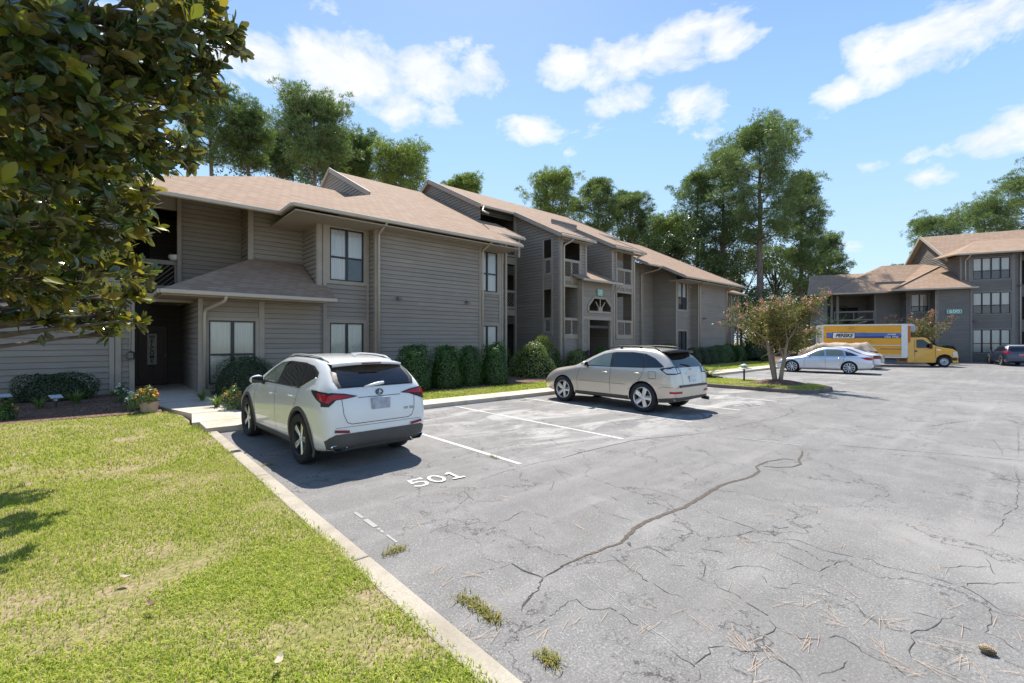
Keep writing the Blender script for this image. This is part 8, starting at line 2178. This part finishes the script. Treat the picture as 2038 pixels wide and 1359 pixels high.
# windscreen and grille
a, b = tl_(1848.5, 674.5), tl_(1867, 689.3); mb = MB(); off = Vector((0, 0.03, 0.03))
mb.face([Vector((near * -0.25, a[0], a[1])) + off, Vector((near * -0.12, b[0], b[1])) + off, Vector((near * (-W + 0.22), b[0], b[1])) + off, Vector((near * (-W + 0.35), a[0], a[1])) + off]); mb.build('windscreen', G_DARK, T)
yf, zf = tl_(1908, 705); mb = MB(); gx = sorted((near * -0.35, near * (-W + 0.45)))
mb.box(gx[0], gx[1], yf - 0.05, yf + 0.03, 0.80, 1.15); o = mb.build('grille', M_BLK, T)
ya, za_ = tl_(1893, 711); yb_, zb_ = tl_(1917, 723); mb = MB(); bxs = sorted((near * 0.03, near * (-W + 0.07)))
mb.box(bxs[0], bxs[1], yf - 0.05, yb_ - 0.05, max(zb_, 0.42), za_ + 0.02); mb.box(bxs[0], bxs[1] , ya + 0.05, yf - 0.04, max(zb_, 0.42), za_); o = mb.build('bumper', M_BLK, T); bevel(o, 0.08, 3)
# mirror
my, mz = tl_(1853, 691, 0.25); mb = MB(); ex = sorted((near * 0.12, near * 0.34)); mb.box(ex[0], ex[1], my - 0.05, my + 0.07, mz - 0.1, mz + 0.28); o = mb.build('mirror', M_BLK, T); bevel(o, 0.03)
mb = MB(); mb.bar((near * -0.05, my + 0.1, mz + 0.05), (near * 0.2, my, mz + 0.1), 0.05, 0.05); mb.build('mirror_arm', M_BLK, o)
# chassis and wheels
mb = MB(); mb.box(*sorted((near * -0.35, near * (-W + 0.45))), yb0 + 0.2, yf - 0.2, 0.48, 0.75); mb.build('chassis', M_BLK, T)
wr = 0.36
yr_ = tl_(1690, 731)[0]
for (y, dual) in ((tl_(1880, 730)[0], False), (yr_, True)):
    for sd in (0.0, -W + 0.1):
        t = empty('wheel', (near * (sd - 0.14 if sd == 0 else sd + 0.14), y, wr), 0 if (near > 0) == (sd == 0) else math.pi); t.parent = T
        tb = MB(); w_ = 0.12; rr = 0.225
        tb.lathe([(-w_ * 0.8, rr), (-w_, rr + 0.03), (-w_, wr * 0.94), (-w_ * 0.5, wr), (w_ * 0.5, wr), (w_, wr * 0.94), (w_, rr + 0.03), (w_ * 0.8, rr)], 36, 'x'); tb.build('tyre', M_TYRE, t, smooth=True)
        rb = MB(); s_r = simple('white_steel', (0.62, 0.63, 0.64), 0.4, 0.3)
        rb.lathe([(w_ * 0.85, rr), (w_ * 0.75, rr - 0.02), (0.03, rr - 0.045), (0.05, 0.14), (0.085, 0.11), (0.09, 0.06), (0.12, 0.05), (0.12, 0.001)], 32, 'x'); o_ = rb.build('rim', s_r, t, smooth=True)
        hb = MB()
        for k in range(8):
            a_ = k / 8 * 6.283; hb.lathe([(0.052, 0.026), (0.053, 0.001)], 10, 'x', off=(0, 0.155 * math.cos(a_), 0.155 * math.sin(a_)))
        hb.lathe([(0.121, 0.04), (0.122, 0.001)], 12, 'x'); hb.build('rim_holes', M_WELL, t)
mb = MB(); mb.box(*sorted((near * -0.02, near * -0.3)), yb1 + 0.02, yb1 + 0.25, zb0 + 1.1, zb1 - 0.1); o = mb.build('corner_marker', simple('amber_marker', (0.55, 0.16, 0.02), 0.5), T)

# covered car: tan tarpaulin over a boxy vehicle
p0 = at(1690, 735, Z=0); dcc = 27.5
cc = at(1665, 676.5, D=31.0)
U = empty('covered_vehicle', (cc.x, cc.y, 0), R(-8), 'boxy vehicle under a creased tan cover between the sedans and the truck', 'covered car', 'vehicles parked on the lot')
def cover():
    nx, ny = 30, 44; V = []; r_ = random.Random(3); F = []
    Wd, Ln = 0.98, 3.6
    for j in range(ny + 1):
        y = -Ln / 2 + Ln * j / ny; t = j / ny
        top = 1.30 * min(1, 0.70 + 3.0 * min(t, 1 - t)) if True else 0
        if t > 0.70: top = min(top, 1.30 - (t - 0.70) * 1.3)
        for i in range(nx + 1):
            s = -1 + 2 * i / nx; a = abs(s)
            if a < 0.55: x = s / 0.55 * Wd * 0.72; z = top * (1 - 0.05 * (a / 0.55) ** 4)
            else:
                q = (a - 0.55) / 0.45; x = math.copysign(Wd * (0.72 + 0.30 * q ** 0.6), s); z = top * 0.95 * (1 - q) + 0.12 * q
            w_ = 0.03 * math.sin(y * 5.0 + s * 4 + math.sin(s * 9)) + 0.022 * math.sin(y * 11 - s * 7) + 0.02 * math.sin((y + x) * 17); fold = 0.04 * max(0, a - 0.6) * math.sin(y * 16)
            V.append((x + math.copysign(fold, s), y, max(z + w_ * (0.6 if a < 0.5 else 1) - 0.05 * abs(math.sin(2.2 * y)) * (a < 0.5), 0.08)))
    for j in range(ny):
        for i in range(nx): k = j * (nx + 1) + i; F.append((k, k + 1, k + nx + 2, k + nx + 1))
    return raw_mesh('cover', np.array(V), np.array(F), simple('tan_canvas', (0.40, 0.315, 0.245), 0.9, vary=0.1, scale=2), smooth=True)
link_mesh('cover', cover(), U); U.scale = (1.12, 1.12, 1.25)
for wy in (-1.15, 1.15):
    for sx in (-1, 1):
        mb = MB(); mb.lathe([(-0.1, 0.1), (-0.1, 0.32), (0.1, 0.32), (0.1, 0.1)], 24, 'x', off=(sx * 0.78, wy, 0.32)); mb.build('wheel', M_TYRE, U)
# ------------------------------------------------------------------ the big magnolia at the left
def rosette_leaves(tips, dirs, seed, L=0.118, per=9):
    """leathery leaves whorled round each twig tip: 6-segment curved blades"""
    r = np.random.default_rng(seed); n = len(tips) * per
    C = np.repeat(tips, per, 0); A = np.repeat(dirs, per, 0); A = A / np.linalg.norm(A, axis=1)[:, None]
    v = r.normal(size=(n, 3)); v -= A * (v * A).sum(1)[:, None]; v /= np.linalg.norm(v, axis=1)[:, None] + 1e-9
    op = r.uniform(0.35, 1.15, n)[:, None]
    t = A * np.cos(op) + v * np.sin(op); t /= np.linalg.norm(t, axis=1)[:, None]
    nm = A * np.sin(op) - v * np.cos(op) + r.normal(size=(n, 3)) * 0.22; nm -= t * (nm * t).sum(1)[:, None]; nm /= np.linalg.norm(nm, axis=1)[:, None] + 1e-9
    s = np.cross(t, nm); ln = (L * r.uniform(0.7, 1.2, n))[:, None]; wd = ln * r.uniform(0.36, 0.50, n)[:, None]
    droop = r.uniform(-0.05, 0.30, n)[:, None]; fold = r.uniform(0.1, 0.35, n)[:, None]
    b = C - A * r.uniform(0, 0.10, n)[:, None] + t * 0.012
    prof = [(0.0, 0.06), (0.2, 0.55), (0.45, 1.0), (0.70, 0.92), (0.90, 0.50), (1.0, 0.03)]
    rows = []
    for (u, w) in prof:
        c = b + t * ln * u - nm * ln * droop * u * u
        e = s * wd * 0.5 * w; up = nm * wd * 0.5 * w * fold
        rows.append((c - e + up, c, c + e + up))
    V = np.stack([q for row in rows for q in row], 1).reshape(-1, 3); m = len(prof); k = np.arange(n) * (m * 3)
    F = []
    for j in range(m - 1):
        o = j * 3
        F.append(np.stack([k + o, k + o + 3, k + o + 4, k + o + 1], 1)); F.append(np.stack([k + o + 1, k + o + 4, k + o + 5, k + o + 2], 1))
    F = np.concatenate(F)
    return V, F[:, ::-1]
MAGT = empty('magnolia_tree', (-2.6, 5.6, 0), 0, 'big dark glossy-leaved magnolia filling the upper left of the view', 'tree')
def magnolia():
    r = random.Random(77); base = Vector((-2.6, 5.6, 0))
    B = [(40,40,2.6,120),(170,60,2.9,120),(300,45,3.2,105),(395,35,3.6,75),(450,55,3.9,48),(478,90,4.0,24),(60,180,2.8,120),(180,190,3.1,115),(295,165,3.4,100),(375,150,3.8,65),(425,180,4.0,30),(418,118,3.9,45),
         (60,320,3.0,120),(180,310,3.4,110),(270,285,3.8,85),(340,295,4.2,52),(385,318,4.4,24),(365,225,4.0,38),(60,450,3.3,110),(160,440,3.8,95),(235,410,4.2,65),(285,440,4.5,38),(300,375,4.3,40),
         (50,555,3.8,85),(150,545,4.3,80),(230,525,4.7,60),(290,545,5.2,28),(30,615,4.5,42),(100,632,5.0,40),(170,635,5.4,36),(232,622,5.7,36),(272,635,5.8,20),(215,662,5.7,20),(255,585,5.6,40),(190,600,6.4,55),(140,565,6.6,60),(228,640,6.3,34),(100,600,6.6,52),(60,560,6.8,60),
         (80,200,5.6,140),(200,330,5.8,110),(90,470,6.0,110),(250,190,5.8,95),(90,330,6.0,120),(-120,200,3.0,200),(-150,420,3.6,180),(-100,560,4.6,110),(60,-120,3.2,150),(250,-110,3.6,130),(390,-70,4.0,90),(-60,80,4.5,150)]
    trunk = MB(); trunk.tube([base - base + Vector((0, 0, -0.1)), Vector((0.05, 0, 1.2)), Vector((0.0, 0.1, 3.0)), Vector((0.1, 0.0, 5.5)), Vector((0, 0, 7.5))], [0.24, 0.20, 0.17, 0.10, 0.03], 10)
    T = []; D = []
    for (px_, py_, dd, rp) in B:
        c = at(px_, py_, D=dd) - base; rad = rp / FOC * dd
        st = Vector((0.02, 0.03, max(1.0, min(6.5, c.z - 0.25 * c.xy.length))))
        mid = st.lerp(c, 0.5) + Vector((r.uniform(-.1, .1), r.uniform(-.1, .1), 0.12 * c.xy.length * 0.4)); pts = [st, st.lerp(mid, 0.5) + Vector((0, 0, 0.08)), mid, mid.lerp(c, 0.55), c]
        trunk.tube(pts, [0.05, 0.04, 0.03, 0.02, 0.010], 6, cap=False)
        out = (c - st).normalized(); n = int(max(5, 50 * (rad / 0.42) ** 2.1))
        for i in range(n):
            while True:
                q = Vector((r.uniform(-1, 1), r.uniform(-1, 1), r.uniform(-1, 1)))
                if q.length < 1: break
            q = q * (0.55 + 0.45 * r.random()) * (1.35 if r.random() < 0.2 else 0.86); tip = c + q * rad
            dv = (q.normalized() * 0.8 + out * 0.4 + Vector((0, 0, 0.55)) + Vector((r.gauss(0, .25), r.gauss(0, .25), r.gauss(0, .25)))).normalized()
            if i % 2 == 0: trunk.tube([pts[3].lerp(c, r.random()), c.lerp(tip, 0.55) - Vector((0, 0, 0.03)), tip - dv * 0.02], [0.010, 0.007, 0.005], 4, cap=False)
            T.append(tuple(tip)); D.append(tuple(dv))
    link_mesh('trunk', trunk.mesh('trunk', M_DBARK, True), MAGT)
    T = np.array(T); D = np.array(D); rg = np.random.default_rng(5); young = rg.uniform(0, 1, len(T)) < 0.17
    V, F = rosette_leaves(T[~young], D[~young], 21)
    o = link_mesh('crown', raw_mesh('crown', V, F, M_MAG, smooth=True), MAGT)
    V, F = rosette_leaves(T[young], D[young], 22, 0.13, 6); link_mesh('young_leaves', raw_mesh('young_leaves', V, F, M_MAGY, smooth=True), MAGT)
magnolia()

# ------------------------------------------------------------------ litter on the ground
def m_needle(): return simple('dry_needles', (0.47, 0.34, 0.235), 0.8, vary=0.3, scale=9)
M_NEED = m_needle()
mb = MB()
NB = [(330,600),(360,606),(230,590),(430,640),(310,820),(345,825),(640,940),(700,955),(670,990),(950,930),(1000,915),(890,1040),(905,1050),(1100,1010),(1130,1045),(700,1190),(740,1170),(400,1160),(380,1180),(420,1200),(470,1160),(180,1050),(200,1100),(420,1310),(380,1330),(1090,1170),(1110,1190),(1290,1240),(1250,1270),(1330,1320),(1560,1220),(1600,1250),(1540,1200),(1800,1310),(1420,770),(1800,1010),(490,470),(1090,550),(1275,535),(910,620),(530,700),(640,460),(1190,575),(1280,620),(240,890),(300,920),(500,1110),(1690,1000),(580,1080),(1295,1150),(1460,960),(1840,1080),(1600,1170)]
def needles(mb, c, n, L, r_):
    a0 = r_.uniform(0, 6.28)
    for i in range(n):
        a = a0 + r_.gauss(0, 0.35); l = L * r_.uniform(0.6, 1.1); p = c + Vector((r_.gauss(0, .02), r_.gauss(0, .02), 0)); d = Vector((math.cos(a), math.sin(a), 0)); s = Vector((-d.y, d.x, 0)); w = 0.0010; k = r_.uniform(-.15, .15)
        P = [p + d * l * t + s * k * l * t * t + Vector((0, 0, 0.006 + 0.004 * math.sin(3.1 * t))) for t in (0, .35, .7, 1)]
        for u, v in zip(P, P[1:]): mb.face([u - s * w, v - s * w, v + s * w, u + s * w])
rr_ = random.Random(9)
for q in NB: needles(mb, at(*Z4(q), Z=0), rr_.randint(1, 4), 0.17, rr_)
for q in [(570,535),(740,500),(920,560),(400,720),(1340,655),(1370,750),(1340,745),(900,1130),(530,1075),(470,1000),(1600,990),(1420,880),(1090,300+20),(1330,1240),(1430,1250),(1130,1330),(1740,1210),(1820,1230),(1700,1340),(760,1000),(680,1290),(860,1330),(1260,1290)]: needles(mb, at(*Z3(q), Z=0), rr_.randint(1, 4), 0.16, rr_)
for i in range(40): needles(mb, Vector((rr_.uniform(2, 16), rr_.uniform(-5, 5), 0)), rr_.randint(1, 3), 0.18, rr_)
o = mb.build('pine_needles', M_NEED); o['kind'] = 'stuff'
# pine cone
M_CONE = simple('cone_scale', (0.085, 0.045, 0.028), 0.8, vary=0.3, scale=40); M_CTIP = simple('cone_tip', (0.42, 0.32, 0.20), 0.8, vary=0.2, scale=40)
pc = at(1966, 1294, Z=0.02); t = empty('pine_cone', pc, 0, 'brown open pine cone lying on the cracked asphalt', 'pine cone')
mb = MB(); tb = MB(); ax_ = Vector((-0.25, 1.0, 0.22)).normalized() ; u_ = ax_.cross(Vector((0, 0, 1))).normalized(); v_ = ax_.cross(u_); Lc = 0.07
mb.tube([-ax_ * Lc / 2, -ax_ * Lc * .2, ax_ * Lc * .2, ax_ * Lc / 2], [0.008, 0.013, 0.010, 0.003], 10)
for i in range(120):
    f = i / 120; a = i * 2.39996; rad = 0.021 * math.sin(math.pi * (0.14 + 0.80 * f)) ** 0.8 + 0.004; ctr = ax_ * (-Lc / 2 + Lc * f); d = u_ * math.cos(a) + v_ * math.sin(a); s = ax_.cross(d); o_ = (d + ax_ * 0.35).normalized()
    w = 0.0052; root = ctr + d * 0.006; tip = ctr + o_ * rad; th = ax_ * 0.003
    mb.face([root - s * w * .5, root + s * w * .5, tip + s * w, tip - s * w]); mb.face([root - s * w * .5 - th, tip - s * w - th, tip + s * w - th, root + s * w * .5 - th])
    tb.face([tip - s * w, tip + s * w, tip + s * w * .8 + o_ * 0.004 - th * 1.5, tip - s * w * .8 + o_ * 0.004 - th * 1.5]); tb.face([tip - s * w * .9 + ax_ * .0005, tip + s * w * .9 + ax_ * .0005, tip + s * w * .7 - o_ * 0.005 + ax_ * 0.002, tip - s * w * .7 - o_ * 0.005 + ax_ * 0.002])
mb.build('scales', M_CONE, t); tb.build('scale_tips', M_CTIP, t)
# weeds in the joints: flat ragged growth strung along a seam
M_WEED = m_leaf('weed_blades', [(0.1, (0.13, 0.17, 0.025)), (0.55, (0.30, 0.27, 0.06)), (0.95, (0.45, 0.30, 0.12))], 0.5, 0.3)
for i, (pa_, pb_, n, wd, lab) in enumerate([((770, 1104), (803, 1090), 150, 0.030, 'small weed growing where a crack meets the kerb line'), ((918, 1190), (958, 1212), 190, 0.030, 'yellowing weed in the pavement seam, upper end of the long patch'), ((955, 1212), (990, 1242), 190, 0.030, 'yellowing weed in the pavement seam, lower end of the long patch'), ((1078, 1300), (1110, 1330), 130, 0.025, 'dry weed tuft in the seam near the bottom frame edge'), ((975, 908), (992, 914), 60, 0.02, 'tiny green weed beside the first bay line'), ((1036, 798), (1050, 796), 60, 0.03, 'weed tuft in the joint between walk and asphalt'), ((528, 926), (545, 925), 60, 0.03, 'small weed at the kerb beside the white car')]):
    a_, b_ = at(*pa_, Z=0), at(*pb_, Z=0); c_ = (a_ + b_) / 2; r = np.random.default_rng(400 + i); t_ = r.uniform(-0.5, 0.5, n); d_ = np.array(b_ - a_)
    P = t_[:, None] * d_[None, :] + np.stack([r.normal(0, wd, n), r.normal(0, wd, n), np.zeros(n)], 1)
    o = blades('weed', P, 0.045, 0.006, 500 + i, 1.5, M_WEED); del o['kind']; o.location = c_; tag(o, lab, 'weed', 'weeds in the pavement joints')
# dry leaves on the lawn
M_DRY = simple('dry_leaf', (0.40, 0.17, 0.05), 0.6, vary=0.3, scale=20); M_DRYB = simple('brown_leaf', (0.27, 0.17, 0.10), 0.7, vary=0.3, scale=20); M_DRYP = simple('pale_leaf', (0.55, 0.47, 0.36), 0.7, vary=0.2, scale=20)
for i, (px_, py_, a, m_, lab) in enumerate([(119, 945, 0.4, M_DRY, 'bright orange dry leaf at the tip of the lawn shadow'), (221, 929, 1.2, M_DRY, 'reddish curled dry leaf alone on the sunny lawn'), (38, 857, 0.1, M_DRYP, 'pale dry leaf on the lawn near the mulch edge'), (160, 859, 0.3, M_DRYP, 'pale dry leaf on the lawn below the strap-leaf clumps'), (332, 850, 0.2, M_DRYB, 'brown dry leaf on the lawn close to the entry walk'), (10, 987, 0.7, M_DRY, 'orange-brown dry leaf in the shade at the left frame edge'), (300, 1211, 2.0, M_DRYB, 'long brown dry leaf in the middle of the near lawn'), (251, 1155, 2.6, M_DRYP, 'pale curled leaf on the bare patch of the near lawn'), (555, 1325, 1.0, M_DRYP, 'pale dry leaf on the lawn by the kerb at the bottom edge')]):
    p = at(px_, py_, Z=0.07); mb = MB(); d = Vector((math.cos(a), math.sin(a), 0)); s = Vector((-d.y, d.x, 0)); L = 0.09
    prof = [(0.0, 0.03), (0.2, 0.6), (0.5, 1.0), (0.8, 0.7), (1.0, 0.04)]; prev = None
    for u, w in prof:
        c = d * L * (u - .5) + Vector((0, 0, 0.018 + 0.03 * (u - .5) ** 2 * 4)); row = [c - s * 0.02 * w + Vector((0, 0, 0.012 * w)), c, c + s * 0.02 * w + Vector((0, 0, 0.014 * w))]
        if prev:
            mb.face([prev[0], row[0], row[1], prev[1]]); mb.face([prev[1], row[1], row[2], prev[2]])
        prev = row
    o = mb.build('fallen_leaf', m_, smooth=True); o.location = p; tag(o, lab, 'leaf', 'dry leaves on the lawn')
